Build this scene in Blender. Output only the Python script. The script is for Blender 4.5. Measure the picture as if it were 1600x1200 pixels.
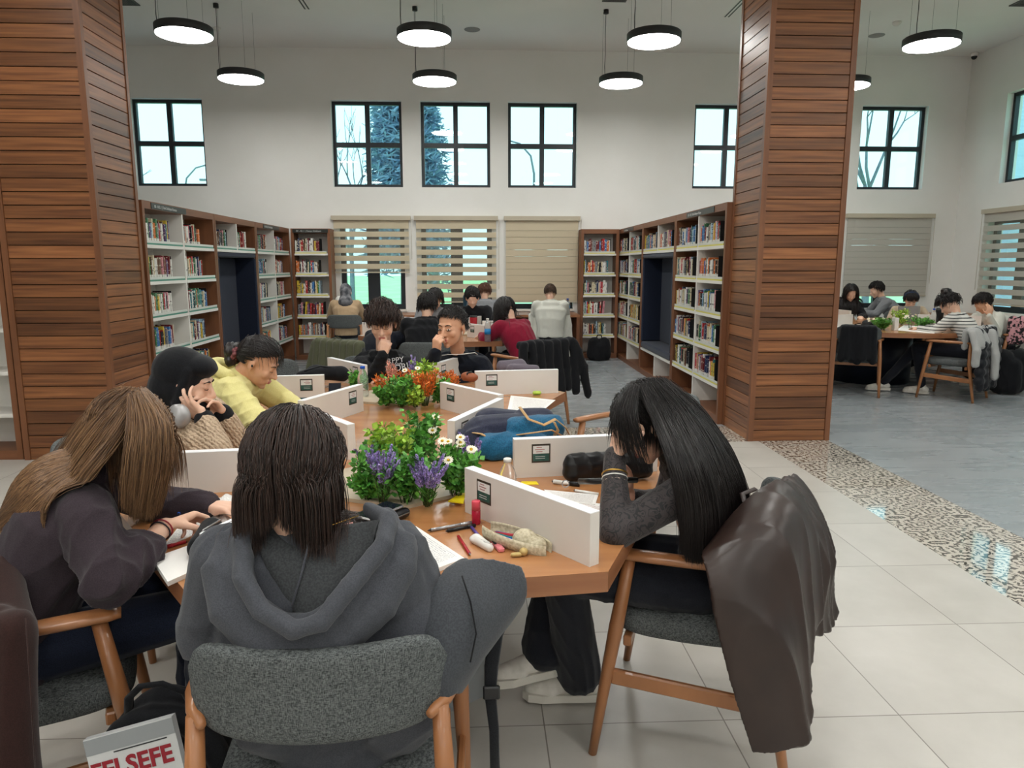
import bpy, bmesh, math, random
import numpy as np
from mathutils import Vector, Matrix, Quaternion

for _o in list(bpy.data.objects):
    bpy.data.objects.remove(_o)
SC = bpy.context.scene
COL = SC.collection
R = math.radians
PI = math.pi

# ------------------------------------------------------------------ camera, world, exposure
cam_d = bpy.data.cameras.new('camera')
cam_d.sensor_width = 36.0
cam_d.lens = 1130.0 / 1600.0 * 36.0
cam_d.clip_start = 0.05
cam_d.clip_end = 400
cam = bpy.data.objects.new('camera', cam_d)
cam.location = (0, 0, 1.52)
cam.rotation_euler = (R(90 - 9.3), 0, R(-2.6))
COL.objects.link(cam)
SC.camera = cam
SC.view_settings.view_transform = 'Standard'
SC.view_settings.look = 'None'
SC.view_settings.gamma = 1
SC.view_settings.use_curve_mapping = False
SC.view_settings.exposure = 0.72

world = bpy.data.worlds.new('overcast_sky')
SC.world = world
world.use_nodes = True
_nt = world.node_tree
_bg = _nt.nodes['Background']
_tc = _nt.nodes.new('ShaderNodeTexCoord')
_sp = _nt.nodes.new('ShaderNodeSeparateXYZ')
_rm = _nt.nodes.new('ShaderNodeValToRGB')
_nt.links.new(_tc.outputs['Generated'], _sp.inputs[0])
_nt.links.new(_sp.outputs['Z'], _rm.inputs[0])
_nt.links.new(_rm.outputs[0], _bg.inputs[0])
_rm.color_ramp.elements[0].color = (0.52, 0.80, 0.86, 1)
_rm.color_ramp.elements[1].color = (0.48, 0.78, 0.90, 1)
_bg.inputs[1].default_value = 1.28
CEIL = 4.9
LAMP_Z = 3.985
LAMP_POWER = 18

# ------------------------------------------------------------------ helpers
def lin(c):
    c = c / 255.0
    return c / 12.92 if c <= 0.04045 else ((c + 0.055) / 1.055) ** 2.4
def rgb(r, g, b):
    return (lin(r), lin(g), lin(b), 1.0)
def V(*a):
    return Vector(a[0] if len(a) == 1 else a)

class MB:
    """collects primitives; build() links them as one mesh object"""
    def __init__(s):
        s.v = []; s.f = []; s.m = []; s.mi = 0; s.sm = []; s.smooth = True
    def add(s, vs, fs, M=None, smooth=None):
        b = len(s.v)
        if M is not None:
            vs = [M @ Vector(p) for p in vs]
        s.v.extend([tuple(p) for p in vs])
        sm = s.smooth if smooth is None else smooth
        for f in fs:
            s.f.append([i + b for i in f]); s.m.append(s.mi); s.sm.append(sm)
    def box(s, c, d, M=None, rz=0, bev=0):
        x, y, z = d[0] / 2, d[1] / 2, d[2] / 2
        T = Matrix.Translation(Vector(c)) @ Matrix.Rotation(rz, 4, 'Z')
        if M is not None:
            T = M @ T
        if bev > 0:
            bv = min(bev, x * .9, y * .9, z * .9)
            vs = []; 
            for sx in (-1, 1):
                for sy in (-1, 1):
                    for sz in (-1, 1):
                        vs.append((sx * (x - bv), sy * (y - bv), sz * z))
                        vs.append((sx * (x - bv), sy * y, sz * (z - bv)))
                        vs.append((sx * x, sy * (y - bv), sz * (z - bv)))
            bm = bmesh.new()
            for p in vs: bm.verts.new(p)
            r = bmesh.ops.convex_hull(bm, input=bm.verts)
            bm.verts.index_update()
            s.add([v.co.copy() for v in bm.verts], [[v.index for v in f.verts] for f in bm.faces], T, False)
            bm.free(); return s
        vs = [(-x, -y, -z), (x, -y, -z), (x, y, -z), (-x, y, -z), (-x, -y, z), (x, -y, z), (x, y, z), (-x, y, z)]
        fs = [(0, 3, 2, 1), (4, 5, 6, 7), (0, 1, 5, 4), (1, 2, 6, 5), (2, 3, 7, 6), (3, 0, 4, 7)]
        s.add(vs, fs, T, False); return s
    def bx(s, x0, x1, y0, y1, z0, z1, M=None, bev=0):
        return s.box(((x0 + x1) / 2, (y0 + y1) / 2, (z0 + z1) / 2), (abs(x1 - x0), abs(y1 - y0), abs(z1 - z0)), M, 0, bev)
    def bar(s, a, b, w, h, bev=0, upv=(0, 0, 1)):
        a = Vector(a); b = Vector(b); d = b - a; L = d.length; d.normalize()
        u = Vector(upv); x = d.cross(u)
        if x.length < 1e-4: x = d.cross(Vector((1, 0, 0)))
        x.normalize(); z = x.cross(d)
        M = Matrix((x, d, z)).transposed().to_4x4(); M.translation = (a + b) / 2
        return s.box((0, 0, 0), (w, L, h), M, 0, bev)
    def prism(s, poly, z0, z1, M=None):
        n = len(poly)
        vs = [(p[0], p[1], z0) for p in poly] + [(p[0], p[1], z1) for p in poly]
        fs = [list(range(n))[::-1], list(range(n, 2 * n))] + [(i, (i + 1) % n, n + (i + 1) % n, n + i) for i in range(n)]
        s.add(vs, fs, M, False); return s
    def tube(s, pts, rad, n=8, cap=True, M=None, flat=None, upv=None, smooth=True):
        """sweep; rad a number or list; flat = list/number ratio of second axis"""
        P = [Vector(p) for p in pts]; k = len(P)
        if not isinstance(rad, (list, tuple)): rad = [rad] * k
        if flat is None: flat = 1.0
        if not isinstance(flat, (list, tuple)): flat = [flat] * k
        vs = []; prev = None
        for i, p in enumerate(P):
            d = (P[min(i + 1, k - 1)] - P[max(i - 1, 0)])
            if d.length < 1e-9: d = Vector((0, 0, 1))
            d.normalize()
            if prev is None:
                u = Vector(upv) if upv else (Vector((0, 0, 1)) if abs(d.z) < .95 else Vector((0, 1, 0)))
                x = u - d * u.dot(d); x.normalize()
            else:
                x = prev - d * prev.dot(d)
                if x.length < 1e-6: x = d.orthogonal()
                x.normalize()
            prev = x; y = d.cross(x)
            for j in range(n):
                a = 2 * PI * j / n
                vs.append(p + x * (math.cos(a) * rad[i] * flat[i]) + y * (math.sin(a) * rad[i]))
        fs = []
        for i in range(k - 1):
            for j in range(n):
                fs.append((i * n + j, i * n + (j + 1) % n, (i + 1) * n + (j + 1) % n, (i + 1) * n + j))
        if cap:
            fs.append(list(range(n))[::-1]); fs.append([(k - 1) * n + j for j in range(n)])
        s.add(vs, fs, M, smooth); return s
    def caps(s, a, b, ra, rb, n=12, seg=3, M=None):
        """rounded tapered capsule, closed"""
        a = Vector(a); b = Vector(b); d = b - a
        if d.length < 1e-6: d = Vector((0, 0, 1e-4))
        u = d.normalized(); pts = []; rr = []
        for i in range(seg + 1):
            t = PI / 2 * (1 - i / seg)
            pts.append(a - u * ra * math.sin(t)); rr.append(max(ra * math.cos(t), ra * .02))
        for i in range(seg + 1):
            t = PI / 2 * i / seg
            pts.append(b + u * rb * math.sin(t)); rr.append(max(rb * math.cos(t), rb * .02))
        return s.tube(pts, rr, n, True, M)
    def ell(s, c, r, M=None, rot=None, n=16, k=10):
        vs = []; fs = []
        for i in range(1, k):
            t = PI * i / k
            for j in range(n):
                a = 2 * PI * j / n
                vs.append((r[0] * math.sin(t) * math.cos(a), r[1] * math.sin(t) * math.sin(a), r[2] * math.cos(t)))
        top = len(vs); vs.append((0, 0, r[2])); bot = len(vs); vs.append((0, 0, -r[2]))
        for i in range(k - 2):
            for j in range(n):
                fs.append((i * n + j, (i + 1) * n + j, (i + 1) * n + (j + 1) % n, i * n + (j + 1) % n))
        for j in range(n):
            fs.append((top, j, (j + 1) % n)); fs.append((bot, (k - 2) * n + (j + 1) % n, (k - 2) * n + j))
        T = Matrix.Translation(Vector(c))
        if rot is not None: T = T @ rot.to_4x4()
        if M is not None: T = M @ T
        s.add(vs, fs, T, True); return s
    def lathe(s, prof, c=(0, 0, 0), n=24, M=None, smooth=True):
        vs = []; k = len(prof)
        for (r, z) in prof:
            for j in range(n):
                a = 2 * PI * j / n; vs.append((c[0] + r * math.cos(a), c[1] + r * math.sin(a), c[2] + z))
        fs = []
        for i in range(k - 1):
            for j in range(n):
                fs.append((i * n + j, i * n + (j + 1) % n, (i + 1) * n + (j + 1) % n, (i + 1) * n + j))
        fs.append(list(range(n))[::-1]); fs.append([(k - 1) * n + j for j in range(n)])
        s.add(vs, fs, M, smooth); return s
    def grid(s, fn, nu, nv, M=None, thick=0, smooth=True):
        """surface fn(u,v)->point, optionally with thickness"""
        P = [[Vector(fn(i / nu, j / nv)) for j in range(nv + 1)] for i in range(nu + 1)]
        vs = [p for row in P for p in row]; fs = []
        w = nv + 1
        for i in range(nu):
            for j in range(nv):
                fs.append((i * w + j, (i + 1) * w + j, (i + 1) * w + j + 1, i * w + j + 1))
        if thick:
            N = []
            for i in range(nu + 1):
                for j in range(nv + 1):
                    a = P[min(i + 1, nu)][j] - P[max(i - 1, 0)][j]; b = P[i][min(j + 1, nv)] - P[i][max(j - 1, 0)]
                    n_ = a.cross(b); n_ = n_.normalized() if n_.length > 1e-12 else Vector((0, 0, 1)); N.append(n_)
            b0 = len(vs)
            vs = vs + [vs[i] - N[i] * thick for i in range(b0)]
            fs2 = [tuple(b0 + q for q in f[::-1]) for f in fs]
            rim = [(i * w) for i in range(nu + 1)] + [nu * w + j for j in range(1, w)] + [i * w + nv for i in range(nu - 1, -1, -1)] + [j for j in range(nv - 1, 0, -1)]
            for q in range(len(rim)):
                p1, p2 = rim[q], rim[(q + 1) % len(rim)]
                fs2.append((p2, p1, b0 + p1, b0 + p2))
            fs = fs + fs2
        s.add(vs, fs, M, smooth); return s
    def mesh(s, name, mats=()):
        me = bpy.data.meshes.new(name)
        me.from_pydata(s.v, [], s.f)
        for m in (mats if isinstance(mats, (list, tuple)) else [mats]): me.materials.append(m)
        me.polygons.foreach_set('material_index', s.m)
        me.polygons.foreach_set('use_smooth', s.sm)
        me.update(); return me
    def build(s, name, mats, parent=None, world=False, **kw):
        me = s.mesh(name, mats)
        return link(name, me, parent, world, **kw)

def pmat(o):
    return Matrix.Translation(o.location) @ o.rotation_euler.to_matrix().to_4x4()
def link(name, me, parent=None, world=False, **kw):
    o = bpy.data.objects.new(name, me); COL.objects.link(o)
    if parent is not None:
        if world:
            r = parent
            T = pmat(parent)
            if parent.parent is not None: T = pmat(parent.parent) @ T
            me.transform(T.inverted())
        o.parent = parent
    for k, v in kw.items(): o[k] = v
    return o
def tag(o, label, cat, group=None, kind=None):
    o['label'] = label; o['category'] = cat
    if group: o['group'] = group
    if kind: o['kind'] = kind
    return o
def thing(name, label, cat, loc=(0, 0, 0), rz=0, group=None):
    o = bpy.data.objects.new(name, None); COL.objects.link(o)
    o.location = loc; o.rotation_euler = (0, 0, rz)
    o.empty_display_size = .05
    return tag(o, label, cat, group)
def struct(name, mb, m, parent=None):
    o = mb.build(name, m, parent)
    if parent is None: o['kind'] = 'structure'
    return o
def dup(root, loc, rz, label, group=None):
    r = root.copy(); COL.objects.link(r); r.location = loc; r.rotation_euler = (0, 0, rz)
    r['label'] = label
    if group: r['group'] = group
    for ch in list(root.children):
        c = ch.copy(); COL.objects.link(c); c.parent = r
        for g in list(ch.children):
            d = g.copy(); COL.objects.link(d); d.parent = c
    return r
def rest(o, loc, rz=0):
    """place an object whose mesh is built around its own base"""
    o.location = loc; o.rotation_euler = (0, 0, rz); return o

# ------------------------------------------------------------------ materials
MATS = {}
def newmat(name):
    m = bpy.data.materials.new(name); m.use_nodes = True
    nt = m.node_tree; b = nt.nodes['Principled BSDF']
    return m, nt, b
def N(nt, t, **kw):
    n = nt.nodes.new(t)
    for k, v in kw.items():
        if k.startswith('i_'): n.inputs[k[2:].replace('_', ' ')].default_value = v
        else: setattr(n, k, v)
    return n
def mapping(nt, scale, coord='Object', loc=None):
    tc = N(nt, 'ShaderNodeTexCoord'); mp = N(nt, 'ShaderNodeMapping')
    nt.links.new(tc.outputs[coord], mp.inputs[0]); mp.inputs['Scale'].default_value = scale
    if loc: mp.inputs['Location'].default_value = loc
    return mp.outputs[0]
def ramp(nt, src, stops):
    r = N(nt, 'ShaderNodeValToRGB'); nt.links.new(src, r.inputs[0])
    e = r.color_ramp.elements
    while len(e) < len(stops): e.new(0.5)
    for i, (p, c) in enumerate(stops): e[i].position = p; e[i].color = c
    return r.outputs[0]
def bump(nt, b, src, strength=.2, dist=.002):
    bp = N(nt, 'ShaderNodeBump'); bp.inputs['Strength'].default_value = strength; bp.inputs['Distance'].default_value = dist
    nt.links.new(src, bp.inputs['Height']); nt.links.new(bp.outputs[0], b.inputs['Normal']); return bp
def mat(name, c, rough=.5, metal=0, spec=.5, emit=None, es=1, sheen=0, coat=0, alpha=None, trans=0, ior=1.45):
    if name in MATS: return MATS[name]
    m, nt, b = newmat(name)
    b.inputs['Base Color'].default_value = c; b.inputs['Roughness'].default_value = rough
    b.inputs['Metallic'].default_value = metal; b.inputs['Specular IOR Level'].default_value = spec
    b.inputs['Coat Weight'].default_value = coat; b.inputs['Sheen Weight'].default_value = sheen
    b.inputs['Transmission Weight'].default_value = trans; b.inputs['IOR'].default_value = ior
    if emit: b.inputs['Emission Color'].default_value = emit; b.inputs['Emission Strength'].default_value = es
    MATS[name] = m; return m
def noisy(name, c1, c2, scale=(8, 8, 8), rough=.6, bstr=.15, bdist=.002, bscale=None, detail=6, island=False, sheen=0, spec=.5, lo=.35, hi=.65, coat=0):
    if name in MATS: return MATS[name]
    m, nt, b = newmat(name)
    v = mapping(nt, scale)
    if island:
        g = N(nt, 'ShaderNodeNewGeometry'); vm = N(nt, 'ShaderNodeVectorMath', operation='SCALE'); vm.inputs['Scale'].default_value = 60
        cb = N(nt, 'ShaderNodeCombineXYZ')
        for i in range(3): nt.links.new(g.outputs['Random Per Island'], cb.inputs[i])
        nt.links.new(cb.outputs[0], vm.inputs[0])
        va = N(nt, 'ShaderNodeVectorMath', operation='ADD'); nt.links.new(v, va.inputs[0]); nt.links.new(vm.outputs[0], va.inputs[1]); v = va.outputs[0]
    no = N(nt, 'ShaderNodeTexNoise'); no.inputs['Scale'].default_value = 1; no.inputs['Detail'].default_value = detail
    nt.links.new(v, no.inputs['Vector'])
    col = ramp(nt, no.outputs[0], [(lo, c1), (hi, c2)])
    if island:
        hv = N(nt, 'ShaderNodeHueSaturation'); nt.links.new(col, hv.inputs['Color'])
        mr = N(nt, 'ShaderNodeMapRange'); mr.inputs['To Min'].default_value = .62; mr.inputs['To Max'].default_value = 1.45
        nt.links.new(g.outputs['Random Per Island'], mr.inputs[0]); nt.links.new(mr.outputs[0], hv.inputs['Value'])
        col = hv.outputs[0]
    nt.links.new(col, b.inputs['Base Color'])
    b.inputs['Roughness'].default_value = rough; b.inputs['Sheen Weight'].default_value = sheen; b.inputs['Specular IOR Level'].default_value = spec
    b.inputs['Coat Weight'].default_value = coat
    if bstr:
        if bscale:
            n2 = N(nt, 'ShaderNodeTexNoise'); n2.inputs['Scale'].default_value = 1; n2.inputs['Detail'].default_value = 3
            nt.links.new(mapping(nt, bscale), n2.inputs['Vector']); bump(nt, b, n2.outputs[0], bstr, bdist)
        else: bump(nt, b, no.outputs[0], bstr, bdist)
    MATS[name] = m; return m

M_wall = noisy('wall_plaster', rgb(232, 231, 226), rgb(236, 235, 231), (1.5, 1.5, 1.5), .85, .05, .001)
M_ceil = noisy('ceiling_paint', rgb(236, 235, 232), rgb(240, 239, 236), (1, 1, 1), .9, .03, .001)
M_white = noisy('white_laminate', rgb(226, 223, 216), rgb(231, 228, 222), (3, 3, 3), .42, .02, .0005)
M_div = noisy('divider_laminate', rgb(216, 209, 201), rgb(222, 215, 208), (5, 5, 5), .38, .02, .0005)
M_divtop = mat('divider_edge_band', rgb(238, 238, 240), .35)
M_blackmetal = mat('black_metal', rgb(30, 31, 33), .42)
M_frame = noisy('window_frame_paint', rgb(26, 32, 38), rgb(30, 37, 44), (4, 4, 4), .45, .02, .0005)
M_dark = mat('dark_gap', rgb(24, 16, 12), .8)
def wood(name, c1, c2, scale, rough=.42, island=False, coat=0, bstr=.12):
    return noisy(name, c1, c2, scale, rough, bstr, .0008, island=island, detail=8, coat=coat, lo=.3, hi=.7)
M_plank = wood('stained_plank_wood', rgb(96, 58, 36), rgb(146, 95, 58), (1.6, 1.6, 42), .36, True)
M_post = wood('stained_trim_wood', rgb(108, 68, 44), rgb(134, 86, 56), (22, 22, 1.2), .4)
M_caseV = wood('bookcase_walnut_veneer', rgb(110, 68, 42), rgb(132, 84, 54), (14, 14, 1.0), .45)
M_caseH = wood('bookcase_rail_veneer', rgb(112, 70, 45), rgb(134, 87, 58), (1.2, 1.2, 16), .45)
M_table = wood('table_top_veneer', rgb(160, 106, 64), rgb(188, 132, 86), (1.1, 13, 13), .25, False, .25, .03)
M_tedge = wood('table_edge_veneer', rgb(140, 90, 60), rgb(162, 110, 74), (1.4, 1.4, 26), .35)
M_chair = wood('chair_beech_stain', rgb(150, 98, 60), rgb(176, 120, 78), (9, 9, 3), .34, False, .15, .05)
M_lampbody = noisy('lamp_housing_paint', rgb(34, 36, 38), rgb(40, 42, 44), (5, 5, 5), .5, .02, .0005)

def fabric(name, c1, c2, s=420, rough=.92, b=.35, sheen=.15, d=.0006, spec=.2):
    return noisy(name, c1, c2, (s, s, s), rough, b, d, detail=2, sheen=sheen, spec=spec, lo=.4, hi=.6)
def heather(name, c1, c2):
    """woven upholstery with crossed yarns"""
    if name in MATS: return MATS[name]
    m, nt, b = newmat(name)
    n1 = N(nt, 'ShaderNodeTexNoise'); n1.inputs['Scale'].default_value = 1; n1.inputs['Detail'].default_value = 1
    nt.links.new(mapping(nt, (700, 700, 120)), n1.inputs['Vector'])
    n2 = N(nt, 'ShaderNodeTexNoise'); n2.inputs['Scale'].default_value = 1; n2.inputs['Detail'].default_value = 1
    nt.links.new(mapping(nt, (130, 130, 800)), n2.inputs['Vector'])
    mx = N(nt, 'ShaderNodeMath', operation='ADD'); nt.links.new(n1.outputs[0], mx.inputs[0]); nt.links.new(n2.outputs[0], mx.inputs[1])
    dv = N(nt, 'ShaderNodeMath', operation='MULTIPLY'); dv.inputs[1].default_value = .5; nt.links.new(mx.outputs[0], dv.inputs[0])
    nt.links.new(ramp(nt, dv.outputs[0], [(.38, c1), (.62, c2)]), b.inputs['Base Color'])
    b.inputs['Roughness'].default_value = .9; b.inputs['Specular IOR Level'].default_value = .2
    bump(nt, b, dv.outputs[0], .6, .001); MATS[name] = m; return m
M_uphol = heather('grey_upholstery', rgb(52, 55, 56), rgb(112, 116, 116))
# ------------------------------------------------------------------ floor
def tile_floor_mat(name, base1, base2, grout, size, off, streak=(1.2, 1.2, 1), rough=.28):
    m, nt, b = newmat(name)
    tc = N(nt, 'ShaderNodeTexCoord'); sp = N(nt, 'ShaderNodeSeparateXYZ'); nt.links.new(tc.outputs['Object'], sp.inputs[0])
    g = []
    ids = []
    for ax, (sz, of) in enumerate(zip(size, off)):
        a = N(nt, 'ShaderNodeMath', operation='SUBTRACT'); a.inputs[1].default_value = of; nt.links.new(sp.outputs[ax], a.inputs[0])
        d = N(nt, 'ShaderNodeMath', operation='DIVIDE'); d.inputs[1].default_value = sz; nt.links.new(a.outputs[0], d.inputs[0])
        fr = N(nt, 'ShaderNodeMath', operation='FRACT'); nt.links.new(d.outputs[0], fr.inputs[0])
        fl = N(nt, 'ShaderNodeMath', operation='FLOOR'); nt.links.new(d.outputs[0], fl.inputs[0]); ids.append(fl.outputs[0])
        pp = N(nt, 'ShaderNodeMath', operation='PINGPONG'); pp.inputs[1].default_value = .5; nt.links.new(fr.outputs[0], pp.inputs[0])
        lt = N(nt, 'ShaderNodeMath', operation='LESS_THAN'); lt.inputs[1].default_value = .0022 / sz; nt.links.new(pp.outputs[0], lt.inputs[0]); g.append(lt.outputs[0])
    mx = N(nt, 'ShaderNodeMath', operation='MAXIMUM'); nt.links.new(g[0], mx.inputs[0]); nt.links.new(g[1], mx.inputs[1])
    cid = N(nt, 'ShaderNodeCombineXYZ'); nt.links.new(ids[0], cid.inputs[0]); nt.links.new(ids[1], cid.inputs[1])
    wn = N(nt, 'ShaderNodeTexWhiteNoise'); nt.links.new(cid.outputs[0], wn.inputs[0])
    sc_ = N(nt, 'ShaderNodeVectorMath', operation='SCALE'); sc_.inputs['Scale'].default_value = 20; nt.links.new(wn.outputs['Color'], sc_.inputs[0])
    va = N(nt, 'ShaderNodeVectorMath', operation='ADD'); nt.links.new(mapping(nt, streak), va.inputs[0]); nt.links.new(sc_.outputs[0], va.inputs[1])
    no = N(nt, 'ShaderNodeTexNoise'); no.inputs['Scale'].default_value = 1.6; no.inputs['Detail'].default_value = 8; no.inputs['Roughness'].default_value = .6
    nt.links.new(va.outputs[0], no.inputs['Vector'])
    col = ramp(nt, no.outputs[0], [(.3, base1), (.7, base2)])
    mix = N(nt, 'ShaderNodeMix', data_type='RGBA'); nt.links.new(mx.outputs[0], mix.inputs['Factor']); nt.links.new(col, mix.inputs['A']); mix.inputs['B'].default_value = grout
    nt.links.new(mix.outputs['Result'], b.inputs['Base Color'])
    rr = N(nt, 'ShaderNodeMapRange'); rr.inputs['To Min'].default_value = rough * .8; rr.inputs['To Max'].default_value = rough * 1.3
    nt.links.new(no.outputs[0], rr.inputs[0]); nt.links.new(rr.outputs[0], b.inputs['Roughness'])
    bump(nt, b, mx.outputs[0], -.3, .001)
    return m
M_floor1 = tile_floor_mat('beige_porcelain_tile', rgb(180, 176, 168), rgb(198, 194, 187), rgb(128, 122, 114), (.61, .61), (.208, 2.2), rough=.3)
M_floor2 = tile_floor_mat('grey_porcelain_tile', rgb(143, 149, 153), rgb(157, 162, 165), rgb(104, 110, 112), (1.21, .605), (3.06, 6.4), (.7, 3.2, 1), rough=.26)

def pattern_mat():
    """arabesque printed tile: mirrored tiles of rings, petals and scrolls"""
    m, nt, b = newmat('patterned_encaustic_tile')
    tc = N(nt, 'ShaderNodeTexCoord')
    def mth(op, a, c=None, v=None):
        n = N(nt, 'ShaderNodeMath', operation=op)
        if isinstance(a, (int, float)): n.inputs[0].default_value = a
        else: nt.links.new(a, n.inputs[0])
        if c is not None:
            if isinstance(c, (int, float)): n.inputs[1].default_value = c
            else: nt.links.new(c, n.inputs[1])
        return n.outputs[0]
    sp = N(nt, 'ShaderNodeSeparateXYZ'); nt.links.new(tc.outputs['Object'], sp.inputs[0])
    T = .205
    px = mth('PINGPONG', mth('SUBTRACT', sp.outputs[0], 2.44), T / 2 * 1.0); py = mth('PINGPONG', mth('SUBTRACT', sp.outputs[1], 6.07), T / 2)
    x = mth('DIVIDE', px, T / 2); y = mth('DIVIDE', py, T / 2)
    cx = N(nt, 'ShaderNodeCombineXYZ'); nt.links.new(x, cx.inputs[0]); nt.links.new(y, cx.inputs[1])
    ids = N(nt, 'ShaderNodeCombineXYZ')
    nt.links.new(mth('FLOOR', mth('DIVIDE', mth('SUBTRACT', sp.outputs[0], 2.44), T)), ids.inputs[0])
    nt.links.new(mth('FLOOR', mth('DIVIDE', mth('SUBTRACT', sp.outputs[1], 6.07), T)), ids.inputs[1])
    wn = N(nt, 'ShaderNodeTexWhiteNoise'); nt.links.new(ids.outputs[0], wn.inputs[0])
    # radial rings
    r = mth('SQRT', mth('ADD', mth('MULTIPLY', x, x), mth('MULTIPLY', y, y)))
    ang = mth('ARCTAN2', y, x)
    rings = mth('SINE', mth('ADD', mth('MULTIPLY', r, mth('ADD', 11.0, mth('MULTIPLY', wn.outputs['Value'], 7.0))), mth('MULTIPLY', mth('SINE', mth('MULTIPLY', ang, 8)), 1.4)))
    off = N(nt, 'ShaderNodeVectorMath', operation='ADD'); nt.links.new(cx.outputs[0], off.inputs[0])
    sc_ = N(nt, 'ShaderNodeVectorMath', operation='SCALE'); sc_.inputs['Scale'].default_value = 9; nt.links.new(wn.outputs['Color'], sc_.inputs[0]); nt.links.new(sc_.outputs[0], off.inputs[1])
    no = N(nt, 'ShaderNodeTexNoise'); no.inputs['Scale'].default_value = 2.2; no.inputs['Detail'].default_value = .5; nt.links.new(off.outputs[0], no.inputs['Vector'])
    scroll = mth('SINE', mth('MULTIPLY', no.outputs[0], 40))
    tot = mth('ADD', mth('MULTIPLY', rings, 1.15), mth('MULTIPLY', scroll, .8))
    k = mth('GREATER_THAN', tot, .35)
    mix = N(nt, 'ShaderNodeMix', data_type='RGBA'); nt.links.new(k, mix.inputs['Factor'])
    mix.inputs['A'].default_value = rgb(206, 199, 187); mix.inputs['B'].default_value = rgb(84, 79, 74)
    nt.links.new(mix.outputs['Result'], b.inputs['Base Color']); b.inputs['Roughness'].default_value = .06
    b.inputs['Coat Weight'].default_value = .6; b.inputs['Coat Roughness'].default_value = .03
    return m
M_pattern = pattern_mat()
XL, XR, YB, YF = -11.0, 8.1, 12.2, -5.0
f = MB(); f.bx(XL - .3, 2.44, YF - .3, 6.07, -.12, 0); struct('floor', f, M_floor1)
f = MB(); f.bx(XL - .3, 3.06, 6.68, YB + .3, -.12, 0); f.bx(3.06, XR + .3, YF - .3, YB + .3, -.12, 0); struct('floor', f, M_floor2)
f = MB(); f.bx(2.44, 3.06, YF - .3, 6.68, -.12, 0); f.bx(XL - .3, 2.44, 6.07, 6.68, -.12, 0); struct('floor', f, M_pattern)
c = MB(); c.bx(XL - .3, XR + .3, YF - .3, YB + .3, CEIL, CEIL + .2); struct('ceiling', c, M_ceil)

def wall_holes(name, axis, pos, a0, a1, z1, holes, thick, side=1):
    """axis 'x': the wall runs along x at y=pos..pos+thick*side; holes (a0,a1,z0,z1)"""
    mb = MB(); xs = sorted(set([a0, a1] + [h[0] for h in holes] + [h[1] for h in holes]))
    for i in range(len(xs) - 1):
        p, q = xs[i], xs[i + 1]
        hs = sorted([(h[2], h[3]) for h in holes if h[0] <= p + 1e-6 and h[1] >= q - 1e-6])
        z = 0
        for (h0, h1) in hs + [(z1, z1)]:
            if h0 > z + 1e-6:
                if axis == 'x': mb.bx(p, q, pos, pos + thick * side, z, h0)
                else: mb.bx(pos, pos + thick * side, p, q, z, h0)
            z = max(z, h1)
    return struct(name, mb, M_wall)
UPW = [(-9.45, -8.33), (-5.47, -4.35), (-2.34, -1.22), (-.92, .2), (.49, 1.61), (3.54, 4.66), (6.33, 7.45)]
LOW = [(-2.28, -1.22), (-.95, .22), (.52, 1.58), (6.28, 7.55)]
RUP = [(10.15, 11.27), (6.6, 7.72), (3.4, 4.52), (.2, 1.32)]
RLO = [(10.1, 11.4), (6.5, 7.8), (3.3, 4.6), (.1, 1.4)]
wall_holes('wall_back', 'x', YB, XL, XR, CEIL, [(a, b, 2.78, 4.12) for a, b in UPW] + [(a, b, .8, 2.22) for a, b in LOW], .25)
wall_holes('wall_right', 'y', XR, YF, YB + .25, CEIL, [(a, b, 2.78, 4.12) for a, b in RUP] + [(a, b, .8, 2.25) for a, b in RLO], .25)
w = MB(); w.bx(XL - .25, XL, YF, YB + .25, 0, CEIL); struct('wall_left', w, M_wall)
w = MB(); w.bx(XL, XR + .25, YF - .25, YF, 0, CEIL); struct('wall_front', w, M_wall)

def glassmat():
    m, nt, b = newmat('window_glass')
    nt.nodes.remove(b)
    t = N(nt, 'ShaderNodeBsdfTransparent'); t.inputs[0].default_value = (.93, 1.0, .99, 1)
    gl = N(nt, 'ShaderNodeBsdfGlossy'); gl.inputs['Roughness'].default_value = .02
    lw = N(nt, 'ShaderNodeLayerWeight'); pw = N(nt, 'ShaderNodeMath', operation='POWER'); pw.inputs[1].default_value = 5; nt.links.new(lw.outputs['Facing'], pw.inputs[0])
    ma = N(nt, 'ShaderNodeMath', operation='MULTIPLY_ADD'); ma.inputs[1].default_value = .8; ma.inputs[2].default_value = .03; nt.links.new(pw.outputs[0], ma.inputs[0]); mx = N(nt, 'ShaderNodeMixShader')
    nt.links.new(ma.outputs[0], mx.inputs[0]); nt.links.new(t.outputs[0], mx.inputs[1]); nt.links.new(gl.outputs[0], mx.inputs[2])
    nt.links.new(mx.outputs[0], nt.nodes['Material Output'].inputs[0]); return m
M_glass = glassmat()
WN = [0]
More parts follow.
